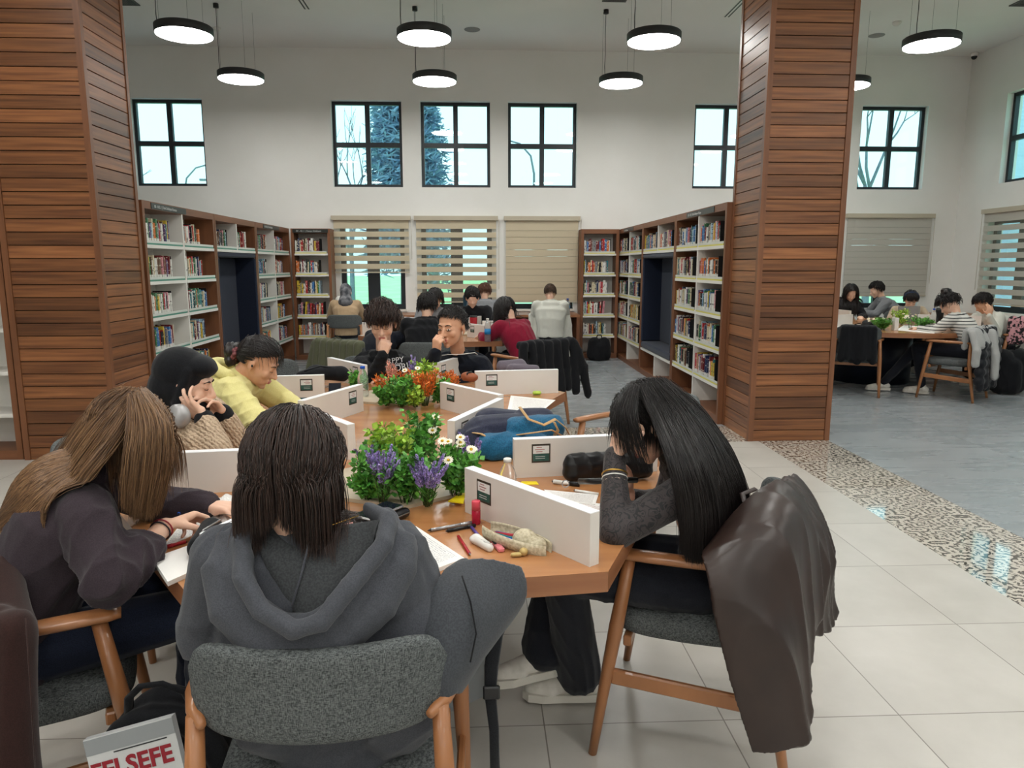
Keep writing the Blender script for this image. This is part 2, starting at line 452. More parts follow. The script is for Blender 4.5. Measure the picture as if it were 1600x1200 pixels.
def window(axis, pos, a0, a1, z0, z1, out, cross=True, midw=.05, fw=.06):
    """dark framed window; out=+1 direction outwards along the normal"""
    WN[0] += 1
    def B(mb, p, q, d0, d1, za, zb):
        if axis == 'x': mb.bx(p, q, pos + d0 * out, pos + d1 * out, za, zb)
        else: mb.bx(pos + d0 * out, pos + d1 * out, p, q, za, zb)
    fr = MB(); m = (a0 + a1) / 2; zm = (z0 + z1) / 2
    B(fr, a0, a0 + fw, .1, .17, z0, z1); B(fr, a1 - fw, a1, .1, .17, z0, z1)
    B(fr, a0 + fw, a1 - fw, .1, .17, z0, z0 + fw); B(fr, a0 + fw, a1 - fw, .1, .17, z1 - fw, z1)
    B(fr, m - midw / 2, m + midw / 2, .1, .165, z0 + fw, z1 - fw)
    if cross:
        B(fr, a0 + fw, m - midw / 2, .1, .165, zm - midw / 2, zm + midw / 2); B(fr, m + midw / 2, a1 - fw, .1, .165, zm - midw / 2, zm + midw / 2)
    o = fr.build('window_%d' % WN[0], M_frame); o['kind'] = 'structure'
    g = MB(); B(g, a0 + fw * .8, a1 - fw * .8, .13, .136, z0 + fw * .8, z1 - fw * .8)
    g.build('glass_pane', M_glass, o)
    if axis == 'x':
        for q in (a0 + fw, ):
            pass
    return o
for a, b in UPW: window('x', YB, a, b, 2.78, 4.12, 1, True, .075, .05)
for a, b in LOW: window('x', YB, a, b, .8, 2.22, 1, False, .2, .08)
for a, b in RUP: window('y', XR, a, b, 2.78, 4.12, 1, True, .075, .05)
for a, b in RLO: window('y', XR, a, b, .8, 2.25, 1, False, .2, .08)
# daylight portals in the window openings
def portal(loc, rot, sx, sy):
    l = bpy.data.lights.new('daylight_portal', 'AREA'); l.shape = 'RECTANGLE'; l.size = sx; l.size_y = sy
    l.cycles.is_portal = True
    o = bpy.data.objects.new('daylight_portal', l); COL.objects.link(o); o.location = loc; o.rotation_euler = rot
for a, b in UPW: portal(((a + b) / 2, YB + .24, 3.45), (R(-90), 0, 0), b - a, 1.34)
for a, b in LOW: portal(((a + b) / 2, YB + .24, 1.5), (R(-90), 0, 0), b - a, 1.44)
for a, b in RUP: portal((XR + .24, (a + b) / 2, 3.45), (0, R(90), 0), 1.34, b - a)
for a, b in RLO: portal((XR + .24, (a + b) / 2, 1.5), (0, R(90), 0), 1.44, b - a)

# ------------------------------------------------------------------ zebra roller blinds
def sheer():
    m, nt, b = newmat('blind_sheer_mesh')
    b.inputs['Base Color'].default_value = rgb(190, 184, 168); b.inputs['Roughness'].default_value = .9
    t = N(nt, 'ShaderNodeBsdfTransparent'); t.inputs[0].default_value = (.96, .96, .95, 1)
    mx = N(nt, 'ShaderNodeMixShader'); mx.inputs[0].default_value = .12
    nt.links.new(t.outputs[0], mx.inputs[1]); nt.links.new(b.outputs[0], mx.inputs[2])
    nt.links.new(mx.outputs[0], nt.nodes['Material Output'].inputs[0]); return m
M_sheer = sheer()
def blindfab(name, c, tr=.35):
    m, nt, b = newmat(name)
    b.inputs['Base Color'].default_value = c; b.inputs['Roughness'].default_value = .95
    no = N(nt, 'ShaderNodeTexNoise'); no.inputs['Scale'].default_value = 1; nt.links.new(mapping(nt, (6, 6, 300)), no.inputs['Vector'])
    bump(nt, b, no.outputs[0], .3, .001)
    t = N(nt, 'ShaderNodeBsdfTranslucent'); t.inputs[0].default_value = c
    mx = N(nt, 'ShaderNodeMixShader'); mx.inputs[0].default_value = tr
    nt.links.new(b.outputs[0], mx.inputs[1]); nt.links.new(t.outputs[0], mx.inputs[2])
    nt.links.new(mx.outputs[0], nt.nodes['Material Output'].inputs[0]); return m
M_blind = blindfab('blind_linen_bands', rgb(224, 211, 184), .25)
M_blindg = blindfab('blind_grey_linen_bands', rgb(206, 202, 192), .25)
M_rail = mat('blind_rail_beige', rgb(190, 180, 160), .5)
def blind(axis, pos, a0, a1, ztop, zbot, label, m, bh=.085, gap=.05, closed=False):
    n_in = -1
    def B(mb, p, q, d0, d1, za, zb):
        if axis == 'x': mb.bx(p, q, pos - d0, pos - d1, za, zb)
        else: mb.bx(pos - d0, pos - d1, p, q, za, zb)
    base = ((a0 + a1) / 2, pos, ztop) if axis == 'x' else (pos, (a0 + a1) / 2, ztop)
    t = thing('roller_blind', label, 'window blind', base, 0, None)
    c = MB(); B(c, a0 - .03, a1 + .03, .005, .085, ztop - .07, ztop); c.build('cassette', M_rail, t, True)
    s = MB(); B(s, a0, a1, .035, .0365, zbot, ztop - .07); s.build('sheer_layer', M_sheer, t, True)
    s = MB(); z = ztop - .07
    while z > zbot + .01:
        h = bh if z < ztop - .1 else bh * 1.6
        zl = max(zbot, z - h); B(s, a0, a1, .04, .042, zl, z)
        z = zl - (gap if not closed else .004)
    if closed:
        z = ztop - .1
        while z > zbot + .02:
            B(s, a0, a1, .028, .030, max(zbot, z - bh), z); z -= bh + .012
    s.build('fabric_band', m, t, True)
    r = MB(); B(r, a0, a1, .03, .05, zbot - .02, zbot); r.build('bottom_rail', M_rail, t, True)
    ch = MB(); 
    q = a1 + .045
    P = [(q, pos - .05, ztop - .05), (q, pos - .05, zbot + .2)] if axis == 'x' else [(pos - .05, q, ztop - .05), (pos - .05, q, zbot + .2)]
    ch.tube(P, .003, 5); ch.build('bead_chain', M_rail, t, True)
blind('x', YB, -2.36, -1.14, 2.32, 1.42, 'beige striped roller blind raised halfway over the leftmost low window', M_blind, .085, .045)
blind('x', YB, -1.02, .29, 2.32, .93, 'beige striped roller blind with open bands on the middle low window', M_blind, .085, .055)
blind('x', YB, .45, 1.65, 2.32, .93, 'beige striped roller blind fully closed beside the right bookcase', M_blind, .1, .03, True)
blind('x', YB, 6.2, 7.65, 2.38, 1.02, 'grey striped roller blind closed on the window behind the right study table', M_blindg, .095, .03, True)
for i, (a, b) in enumerate(RLO):
    blind('y', XR, a - .05, b + .05, 2.4, .93, ['taupe striped roller blind with open bands on the right wall by the corner', 'taupe striped roller blind on the right wall, second from the corner', 'taupe striped roller blind on the right wall, third from the corner', 'taupe striped roller blind on the right wall, nearest the viewer'][i], M_blindg, .085, .055)
# sills
for i, (a, b) in enumerate(LOW):
    t = MB(); t.bx(a - .03, b + .03, YB - .03, YB + .1, .765, .8); o = t.build('trim_%d' % (i + 1), M_white); o['kind'] = 'structure'

# ------------------------------------------------------------------ outside
M_grass = noisy('glare_bright_grass', rgb(176, 226, 150), rgb(206, 240, 180), (.6, .6, .6), .95, .4, .05)  # outdoor glare is put into this extra bright grass colour
g = MB(); g.bx(-60, 80, 18, 120, -.3, -.12); g.bx(10, 80, -30, 17.99, -.3, -.12); tag(g.build('lawn', M_grass), 'bright green lawn outside beyond the windows', 'lawn')
M_path = noisy('concrete_path', rgb(190, 195, 195), rgb(205, 210, 208), (1, 1, 1), .9, .1)
g = MB(); g.bx(-60, 10, 12.6, 18, -.3, -.14); g.bx(8.6, 10, -30, 12.6, -.3, -.14); o = tag(g.build('pavement', M_path), 'pale paved path running outside along the back windows', 'path')
M_needle = noisy('haze_blue_needles', rgb(110, 138, 170), rgb(150, 178, 198), (3, 3, 3), .8, 0)  # pale blue is outdoor haze and overexposure mixed into the needle colour
M_bark = noisy('haze_pale_bark', rgb(116, 124, 136), rgb(140, 146, 154), (12, 12, 3), .9, .3, .01)  # bark and posts lightened and blued in colour to imitate outdoor haze
def conifer(loc, H, Rr, n, label, seed, broken=0):
    rnd = random.Random(seed)
    t = thing('conifer_tree', label, 'tree', loc)
    tr = MB(); tr.tube([(0, 0, 0), (0.1, 0, H * .5), (0, 0, H)], [.22, .14, .03], 8); tr.build('trunk', M_bark, t)
    fo = MB(); 
    for i in range(n):
        z = H * (.12 + .86 * rnd.random() ** .9)
        rr = Rr * (1 - z / H) ** .7 * rnd.uniform(.35, 1.05) + .15; a = rnd.random() * 2 * PI
        if broken and rnd.random() < broken * abs(math.sin(z * 1.7)): continue
        p = Vector((rr * math.cos(a), rr * math.sin(a), z + rnd.uniform(-.2, .3)))
        for k in range(5):
            d = Vector((rnd.uniform(-1, 1), rnd.uniform(-1, 1), rnd.uniform(-.4, .6))).normalized() * rnd.uniform(.12, .3)
            e = d.cross(Vector((rnd.random(), rnd.random(), rnd.random()))).normalized() * .03
            fo.add([p - e, p + e, p + d + e * .4, p + d - e * .4], [(0, 1, 2, 3)])
    for i in range(int(n / 14)):
        z = H * (.15 + .8 * rnd.random()); a = rnd.random() * 2 * PI; rr = Rr * (1 - z / H) ** .7
        fo.tube([(0, 0, z - .1), (rr * math.cos(a) * .9, rr * math.sin(a) * .9, z + .2)], [.03, .008], 4)
    fo.build('needle_foliage', M_needle, t, kind='stuff')
conifer((-2.15, 22, -.12), 12.5, 1.15, 7500, 'tall dense blue-green conifer outside the window left of centre', 3)
conifer((-1.5, 24, -.12), 6.5, 1.0, 1300, 'shorter ragged conifer outside the centre upper window', 5, .6)
def bare_tree(loc, H, label, seed, depth=5, spread=.5):
    rnd = random.Random(seed); t = thing('bare_tree', label, 'tree', loc)
    tr = MB(); br = MB()
    def grow(mb, p, d, L, r, k):
        q = p + d * L; mb.tube([p, (p + q) / 2 + Vector((rnd.uniform(-.04, .04), rnd.uniform(-.04, .04), 0)) * L, q], [r, r * .85, r * .7], 5 if k > 2 else 3)
        if k == 0: return
        for _ in range(rnd.choice((2, 3))):
            nd = (d + Vector((rnd.uniform(-1, 1), rnd.uniform(-1, 1), rnd.uniform(-.25, .7))) * spread).normalized()
            grow(br, q, nd, L * rnd.uniform(.6, .82), r * .62, k - 1)
    grow(tr, Vector((0, 0, 0)), Vector((0, 0, 1)), H * .3, H * .014, depth)
    tr.build('trunk', M_bark, t); br.build('branches', M_bark, t)
bare_tree((-3.6, 21, -.12), 6.2, 'thin bare tree left of the tall conifer', 11)
bare_tree((9.9, 18.2, -.12), 7.5, 'bare winter tree outside the far right upper window', 12, 6, .6)
bare_tree((13.5, 12.6, -.12), 7.5, 'bare winter tree outside the right wall window', 14, 6, .6)
bare_tree((-13.3, 27, -.12), 6.5, 'bare tree far outside the window behind the left column', 15, 4)
def lamp_post(loc, H, ang, label):
    t = thing('street_lamp', label, 'street lamp', loc)
    p = MB(); p.tube([(0, 0, 0), (0, 0, H * .8), (.12 * math.cos(ang), .12 * math.sin(ang), H * .9), (.5 * math.cos(ang), .5 * math.sin(ang), H * .97), (1.1 * math.cos(ang), 1.1 * math.sin(ang), H)], [.06, .04, .035, .03, .03], 8); p.build('post', M_bark, t)
    h = MB(); h.box((1.2 * math.cos(ang), 1.2 * math.sin(ang), H), (.4, .15, .08), rz=ang); h.build('lamp_head', M_bark, t)
lamp_post((1.95, 26, -.12), 6.0, R(165), 'curved street lamp outside the right centre upper window')
lamp_post((-11.6, 30, -.12), 5.6, R(0), 'street lamp outside the upper window beside the left column')
lamp_post((-10.3, 32, -.12), 5.2, R(180), 'small distant street lamp seen low in the upper window beside the left column')
# grey neighbouring facade by the right wall
fc = MB(); fc.bx(9.2, 9.5, 12.42, 12.74, -.1, 7); t = tag(fc.build('neighbour_building', noisy('blue_grey_cladding', rgb(186, 202, 226), rgb(200, 214, 234), (1, 1, 30), .6, .1)), 'pale blue-grey clad building edge outside the right corner windows', 'building')

# ------------------------------------------------------------------ pendant lamps
M_glow = mat('lamp_diffuser_glow', rgb(255, 255, 255), .5, emit=(1, .995, .955, 1), es=LAMP_POWER)
LX = [-3.17, -.58, 1.97, 5.15]
LY = [8.5, 10.4]
names_x = {0: 'left', 1: 'centre left', 2: 'centre right', 3: 'far right'}
lamp0 = None
def make_lamp():
    t = thing('pendant_lamp', '', 'ceiling lamp', (0, 0, LAMP_Z))
    b = MB(); b.lathe([(.0, .09), (.29, .09), (.3, .082), (.3, .0), (.292, 0), (.285, .012), (.0, .012)], n=48); b.build('housing', M_lampbody, t)
    d = MB(); d.lathe([(0, .004), (.288, .004), (.29, .002), (.288, -.006), (0, -.008)][::-1], n=48); d.build('diffuser', M_glow, t)
    for k in range(3):
        w = MB(); a = R(60 + 120 * k); w.tube([(.26 * math.cos(a), .26 * math.sin(a), .09), (.26 * math.cos(a), .26 * math.sin(a), CEIL - LAMP_Z)], .0016, 4)
        w.build('suspension_wire', mat('steel_wire', rgb(120, 120, 120), .4, .8), t)
    c = MB(); c.tube([(-.24, -.1, .09), (-.245, -.1, .2), (-.24, -.1, .35), (-.245, -.1, .55), (-.24, -.1, CEIL - LAMP_Z - .02)], .004, 6); c.build('power_cord', M_blackmetal, t)
    c = MB(); c.lathe([(.035, CEIL - LAMP_Z - .05), (.035, CEIL - LAMP_Z)], (-.24, -.1, 0), 16); c.build('canopy', M_blackmetal, t)
    return t
lamp0 = make_lamp(); used = False
for yi, y in enumerate([8.5, 10.4, 6.3, 4.2, 2.1, 0, -2.1, -4.2]):
    for xi, x in enumerate(LX):
        row = {0: 'nearer visible', 1: 'farther visible'}.get(yi, '%s overhead' % ['', '', 'first', 'second', 'third', 'fourth', 'fifth', 'sixth'][yi])
        lab = 'round black pendant lamp with glowing disc, %s in the %s row' % (names_x[xi], row)
        if x == 1.97 and 5.8 < y < 7: continue
        if not used: o = lamp0; o.location = (x, y, LAMP_Z); o['label'] = lab; o['group'] = 'round pendant lamps'; used = True
        else: o = dup(lamp0, (x, y, LAMP_Z), 0, lab, 'round pendant lamps')
# ceiling fittings
M_vent = noisy('vent_grille_paint', rgb(96, 96, 96), rgb(112, 112, 110), (5, 5, 5), .6, 0)
def vent(x0, x1, y0, y1, label, n=16, cross=True):
    t = thing('ceiling_vent', label, 'air vent', ((x0 + x1) / 2, (y0 + y1) / 2, CEIL))
    f = MB(); w = .02
    f.bx(x0, x1, y0, y0 + w, CEIL - .012, CEIL); f.bx(x0, x1, y1 - w, y1, CEIL - .012, CEIL); f.bx(x0, x0 + w, y0, y1, CEIL - .012, CEIL); f.bx(x1 - w, x1, y0, y1, CEIL - .012, CEIL)
    f.build('frame', M_vent, t, True)
    s = MB(); 
    for i in range(n):
        x = x0 + w + (x1 - x0 - 2 * w) * (i + .5) / n; s.bx(x - .004, x + .004, y0 + w, y1 - w, CEIL - .008, CEIL - .002)
    if cross:
        k = int(n * (y1 - y0) / (x1 - x0))
        for i in range(k):
            y = y0 + w + (y1 - y0 - 2 * w) * (i + .5) / k; s.bx(x0 + w, x1 - w, y - .004, y + .004, CEIL - .01, CEIL - .004)
    s.build('grille', M_vent, t, True)
    b = MB(); b.bx(x0 + w, x1 - w, y0 + w, y1 - w, CEIL - .002, CEIL); b.build('dark_backing', M_blackmetal, t, True)
vent(-4.7, -4.42, 9.2, 10.4, 'grey grille air vent in the ceiling beside the left column', 8)
vent(1.62, 1.93, 9.0, 9.98, 'grey grille air vent in the ceiling above the centre right lamps', 9)
vent(7.0, 7.35, 8.6, 9.9, 'grey grille air vent in the ceiling at the right edge', 9)
def slot(x0, y0, y1, label):
    s = MB(); t = thing('slot_diffuser', label, 'air vent', (x0, (y0 + y1) / 2, CEIL))
    for k in (0, 1): s.bx(x0 + k * .05, x0 + .02 + k * .05, y0, y1, CEIL - .004, CEIL - .0005)
    s.build('dark_slots', M_blackmetal, t, True)
    s = MB(); s.bx(x0 - .02, x0 + .09, y0 - .02, y1 + .02, CEIL - .002, CEIL); s.build('flange', M_ceil, t, True)
slot(-2.3, 8.6, 10.45, 'two-slot black air diffuser in the ceiling, left'); slot(3.4, 8.9, 10.5, 'two-slot black air diffuser in the ceiling by the right column')
def dsp(x, y, name, label, cat, prof, m):
    s = MB(); s.lathe(prof, (0, 0, 0), 24); o = s.build(name, m); tag(o, label, cat); o.location = (x, y, CEIL)
dsp(-.07, 11.2, 'ceiling_speaker', 'flat round ceiling speaker right of the centre lamps', 'speaker', [(.0, -.006), (.11, -.006), (.115, -.001), (.115, 0)], mat('speaker_grey', rgb(150, 150, 148), .7))
dsp(5.94, 11.2, 'ceiling_speaker', 'flat round ceiling speaker left of the far right lamp', 'speaker', [(.0, -.006), (.11, -.006), (.115, -.001), (.115, 0)], mat('speaker_grey', rgb(150, 150, 148), .7))
dsp(5.9, 10.6, 'smoke_detector', 'small white smoke detector beside the far right lamp', 'smoke detector', [(.0, -.05), (.03, -.05), (.05, -.03), (.06, -.015), (.06, 0)], M_white)
dsp(-3.75, 11.3, 'smoke_detector', 'small white smoke detector above the second left lamp', 'smoke detector', [(.0, -.05), (.03, -.05), (.05, -.03), (.06, -.015), (.06, 0)], M_white)
cc = thing('security_camera', 'small white dome camera with dark lens in the upper right room corner', 'security camera', (8.0, 12.0, CEIL))
s = MB(); s.lathe([(.06, 0), (.06, -.04), (.04, -.06)][::-1], (8.0, 12.0, CEIL)); s.build('mount', M_white, cc, True)
s = MB(); s.ell((8.0, 12.0, CEIL - .06), (.045, .045, .045)); s.build('lens_dome', mat('dome_black', rgb(12, 12, 14), .1), cc, True)

# ------------------------------------------------------------------ plank-clad columns
def column(x0, x1, y0, y1, name, label):
    t = thing(name, label, 'column', ((x0 + x1) / 2, (y0 + y1) / 2, 0))
    core = MB(); core.bx(x0 + .025, x1 - .025, y0 + .025, y1 - .025, 0, CEIL); core.build('core', M_dark, t, True)
    tw = .045; p = MB()
    for (x, y) in ((x0, y0), (x1 - tw, y0), (x0, y1 - tw), (x1 - tw, y1 - tw)):
        p.bx(x, x + tw, y, y + tw, 0, CEIL)
    p.build('corner_trim', M_post, t, True)
    pl = MB(); z = .0; n = 0
    pitch = .0985
    while z < CEIL - .01:
        h = min(pitch - .006, CEIL - z)
        pl.bx(x0 + tw + .001, x1 - tw - .001, y0 + .008, y0 + .03, z, z + h, bev=.002); pl.bx(x0 + tw + .001, x1 - tw - .001, y1 - .03, y1 - .008, z, z + h, bev=.002)
        pl.bx(x0 + .008, x0 + .03, y0 + tw + .001, y1 - tw - .001, z, z + h, bev=.002); pl.bx(x1 - .03, x1 - .008, y0 + tw + .001, y1 - tw - .001, z, z + h, bev=.002)
        z += pitch
    pl.build('plank_cladding', M_plank, t, True)
    return t
column(2.345, 3.07, 6.07, 6.76, 'clad_column', 'square column clad in brown horizontal planks at right, by the patterned floor')
column(-3.6, -2.87, 5.72, 6.42, 'clad_column', 'square column clad in brown horizontal planks at the left edge')
# ------------------------------------------------------------------ bookcases
ROWZ = [.37, .705, 1.04, 1.375, 1.71]
TH = .03
M_yel = mat('yellow_label_strip', rgb(214, 206, 96), .4)
M_grn = mat('green_label_strip', rgb(70, 138, 118), .4)
M_clear = mat('clear_strip_plastic', rgb(214, 216, 210), .25)
M_navy = fabric('navy_upholstery', rgb(24, 30, 46), rgb(34, 42, 60), 300)
def text_mesh(txt, size, depth=.001, align='LEFT', bold=0):
    cu = bpy.data.curves.new('t', 'FONT'); cu.body = txt; cu.size = size; cu.extrude = depth; cu.align_x = align; cu.offset = bold; cu.resolution_u = 3
    o = bpy.data.objects.new('t', cu); COL.objects.link(o)
    bpy.context.view_layer.update()
    dg = bpy.context.evaluated_depsgraph_get(); me = bpy.data.meshes.new_from_object(o.evaluated_get(dg))
    bpy.data.objects.remove(o); return me
def text_part(name, txt, size, m, parent, M, align='LEFT', bold=0):
    me = text_mesh(txt, size, .0006, align, bold); me.materials.clear(); me.materials.append(m); me.transform(M)
    o = bpy.data.objects.new(name, me); COL.objects.link(o); o.parent = parent; return o
M_sign = mat('sign_dark_plate', rgb(40, 44, 42), .35)
M_txt = mat('sign_lettering', rgb(205, 208, 206), .5)
M_ink = mat('black_ink', rgb(30, 30, 34), .6)
UPR = Matrix.Rotation(R(90), 4, 'X')      # text plane -> upright, facing -y
CELLS = []      # (world matrix of the cell, x0, x1, z, row, column name, strip kind)
def bookcase(name, label, loc, rz, W, cols, colnames, strip, rows=ROWZ, fillrows=None, depth=.33, sign=None, back=M_white, cat='bookcase'):
    t = thing(name, label, cat, loc, rz)
    p = MB(); p.bx(0, .045, 0, depth, 0, 2.1); p.build('side_panel', M_caseV, t)
    p = MB(); p.bx(W - .045, W, 0, depth, 0, 2.1); p.build('side_panel', M_caseV, t)
    p = MB(); p.bx(.045, W - .045, 0, depth, 2.03, 2.1); p.build('top_rail', M_caseH, t)
    p = MB(); p.bx(.045, W - .045, 0.0, depth, 0, .075); p.build('plinth', M_caseH, t)
    p = MB(); p.bx(.045, W - .045, depth - .015, depth - .002, .075, 2.03); p.build('back_panel', back, t)
    xs = [.045]
    for i in range(1, cols):
        x = W * i / cols; p = MB(); p.bx(x - .014, x + .014, .004, depth - .015, .075, 2.03); p.build('partition', M_white, t); xs += [x - .014, x + .014]
    xs.append(W - .045)
    M = Matrix.Translation(Vector(loc)) @ Matrix.Rotation(rz, 4, 'Z')
    for i in range(cols):
        a, b = xs[2 * i], xs[2 * i + 1]
        for r, z in enumerate(rows):
            p = MB(); p.bx(a, b, .002, depth - .015, z - TH, z); p.build('shelf', M_white, t)
            if strip and (fillrows is None or r in fillrows):
                s = MB(); s.mi = 0; s.bx(a + .01, b - .02, .003, .006, z, z + .016); s.mi = 1; s.bx(a + .01, b - .02, .003, .006, z + .016, z + .038)
                s.build('shelf_label_strip', [strip, M_clear], t)
            if fillrows is None or r in fillrows:
                CELLS.append((M, a, b, z, r, colnames[i], strip))
    if sign:
        x0, ww, txt = sign
        s = MB(); s.bx(x0, x0 + ww, -.006, -.0005, 2.035, 2.09); so = s.build('sign_plate', M_sign, t)
        text_part('lettering', txt, .036, M_txt, so, Matrix.Translation((x0 + .06, -.007, 2.049)) @ UPR)
    return t
rn = ['bottom', 'fourth', 'third', 'second', 'top']
bookcase('bookcase', 'brown framed bookcase with white shelves along the left aisle, nearest the left column', (-3.0, 6.77, 0), R(90), 1.78, 2,
         ['near left bookcase first column', 'near left bookcase second column'], M_grn, sign=(.18, .8, '80 - 812.1 | Türk Edebiyatı-Roman'))
bookcase('bookcase', 'brown framed bookcase with white shelves at the far end of the left aisle', (-3.0, 10.1, 0), R(90), 1.75, 2,
         ['far left bookcase first column', 'far left bookcase second column'], M_grn, sign=(.35, .8, '80 - 812.2 | Türk Edebiyatı'))
bookcase('bookcase', 'narrow brown bookcase facing forward left of the windows', (-2.98, 11.86, 0), 0, .62, 1, ['narrow left bookcase'], M_yel, sign=(.03, .56, '80 - 82.1 | Dünya Edebiyatı'))
bookcase('bookcase', 'narrow brown bookcase facing forward right of the windows', (1.66, 11.86, 0), 0, .62, 1, ['narrow right bookcase'], M_yel)
bookcase('bookcase', 'brown framed bookcase with white shelves at the far end of the right aisle', (2.3, 12.08, 0), R(-90), 1.83, 2,
         ['far right bookcase first column', 'far right bookcase second column'], M_yel, sign=(.5, .7, '81 - 82.3 | Roman'))
bookcase('bookcase', 'brown framed bookcase with white shelves along the right aisle, beside the right column', (2.3, 8.53, 0), R(-90), 1.76, 2,
         ['near right bookcase first column', 'near right bookcase second column'], M_yel, sign=(.45, .95, '80 - 821 | Türk Edebiyatı-Hikaye'))
bookcase('bookcase', 'mostly empty white shelved bookcase with brown frame at the left photo edge', (-5.55, 5.74, 0), 0, 1.93, 2, ['a', 'b'], None, fillrows=[])
def nook(loc, rz, W, label, names, strip):
    t = thing('reading_nook', label, 'reading nook', loc, rz); d = .33
    p = MB(); p.bx(0, .04, 0, d, 0, 2.1); p.build('side_panel', M_caseV, t)
    p = MB(); p.bx(W - .04, W, 0, d, 0, 2.1); p.build('side_panel', M_caseV, t)
    p = MB(); p.bx(.04, W - .04, 0, d, 2.03, 2.1); p.build('top_rail', M_caseH, t)
    p = MB(); p.bx(.04, W - .04, 0, d, 0, .075); p.build('plinth', M_caseH, t)
    p = MB(); p.bx(.04, W - .04, d - .015, d - .002, .075, 2.03); p.build('back_panel', M_caseV, t)
    p = MB(); p.bx(W / 2 - .014, W / 2 + .014, .004, d - .015, 1.71, 2.03); p.build('partition', M_white, t)
    p = MB(); p.bx(W / 2 - .014, W / 2 + .014, .004, d - .015, .075, .37); p.build('partition', M_white, t)
    p = MB(); p.bx(.04, W - .04, .002, d - .015, 1.68, 1.71); p.build('shelf', M_white, t)
    p = MB(); p.bx(.04, W - .04, .002, d - .015, .34, .37); p.build('shelf', M_white, t)
    p = MB(); p.bx(.05, W - .05, .0, d - .02, .372, .46, bev=.02); p.build('seat_cushion', M_navy, t)
    p = MB(); p.bx(.09, W - .09, d - .07, d - .02, .46, 1.62, bev=.015); p.build('back_pad', M_navy, t)
    for x in (.042, W - .095):
        p = MB(); p.bx(x, x + .052, .0, d - .02, .46, 1.62, bev=.015); p.build('side_pad', M_navy, t)
    p = MB(); p.bx(.042, W - .042, 0, d - .02, 1.62, 1.678, bev=.015); p.build('top_pad', M_navy, t)
    M = Matrix.Translation(Vector(loc)) @ Matrix.Rotation(rz, 4, 'Z')
    for i, (a, b) in enumerate(((.04, W / 2 - .014), (W / 2 + .014, W - .04))):
        CELLS.append((M, a, b, 1.71, 4, names[i], strip))
        s = MB(); s.mi = 0; s.bx(a + .01, b - .02, .003, .006, 1.71, 1.726); s.mi = 1; s.bx(a + .01, b - .02, .003, .006, 1.726, 1.748)
        s.build('shelf_label_strip', [strip, M_clear], t)
nook((-3.0, 8.56, 0), R(90), 1.53, 'navy padded reading nook built between the left aisle bookcases', ['first cell above the left nook', 'second cell above the left nook'], M_grn)
nook((2.3, 10.24, 0), R(-90), 1.7, 'navy padded reading nook built between the right aisle bookcases', ['first cell above the right nook', 'second cell above the right nook'], M_yel)

# ------------------------------------------------------------------ books
BC = [('white', 226, 224, 218), ('cream', 214, 202, 172), ('red', 176, 40, 44), ('dark red', 112, 26, 34), ('black', 30, 30, 34), ('navy', 34, 48, 88),
      ('blue', 54, 110, 168), ('teal', 44, 120, 130), ('green', 60, 116, 78), ('yellow', 206, 176, 60), ('orange', 206, 110, 50), ('brown', 104, 70, 50),
      ('grey', 136, 138, 140), ('pink', 206, 140, 148), ('pale blue', 160, 190, 208), ('purple', 92, 66, 112)]
BW = [22, 14, 10, 8, 9, 5, 5, 4, 4, 5, 4, 5, 8, 6, 6, 3]
def bookmat(nm, c, k):
    m, nt, b = newmat('book_cover_' + nm.replace(' ', '_'))
    tc = N(nt, 'ShaderNodeTexCoord'); sp = N(nt, 'ShaderNodeSeparateXYZ'); nt.links.new(tc.outputs['Object'], sp.inputs[0])
    dark = sum(c) > 380
    alt = rgb(50, 44, 48) if dark else rgb(222, 214, 196)
    no = N(nt, 'ShaderNodeTexNoise'); no.inputs['Scale'].default_value = 1; no.inputs['Detail'].default_value = 2
    nt.links.new(mapping(nt, (60, 30, 26 + k)), no.inputs['Vector'])
    col = ramp(nt, no.outputs[0], [(.60, rgb(*c)), (.62, alt)]) 
    # call number sticker low on the spine
    def band(a, bb, cc, src):
        g1 = N(nt, 'ShaderNodeMath', operation='GREATER_THAN'); g1.inputs[1].default_value = a; nt.links.new(sp.outputs[2], g1.inputs[0])
        g2 = N(nt, 'ShaderNodeMath', operation='LESS_THAN'); g2.inputs[1].default_value = bb; nt.links.new(sp.outputs[2], g2.inputs[0])
        g3 = N(nt, 'ShaderNodeMath', operation='MULTIPLY'); nt.links.new(g1.outputs[0], g3.inputs[0]); nt.links.new(g2.outputs[0], g3.inputs[1])
        mx = N(nt, 'ShaderNodeMix', data_type='RGBA'); nt.links.new(g3.outputs[0], mx.inputs['Factor']); nt.links.new(src, mx.inputs['A']); mx.inputs['B'].default_value = cc
        return mx.outputs['Result']
    col = band(.03, .062, rgb(220, 220, 214), col)
    nt.links.new(col, b.inputs['Base Color']); b.inputs['Roughness'].default_value = .4; return m
M_page = noisy('book_pages', rgb(214, 206, 186), rgb(228, 222, 204), (2, 400, 2), .8, 0)
BM = [bookmat(n, (r, g, b_), i * 3) for i, (n, r, g, b_) in enumerate(BC)]
def book_mb(mb, t, h, d, M=None, mi=0):
    e = .002
    mb.mi = mi; 
    mb.bx(0, t, 0, .003, 0, h, M); mb.bx(0, e, .003, d, 0, h, M); mb.bx(t - e, t, .003, d, 0, h, M)
    mb.mi = len(BC); mb.bx(e, t - e, .003, d - .004, .003, h - .004, M)
rb = random.Random(77); SHP = []
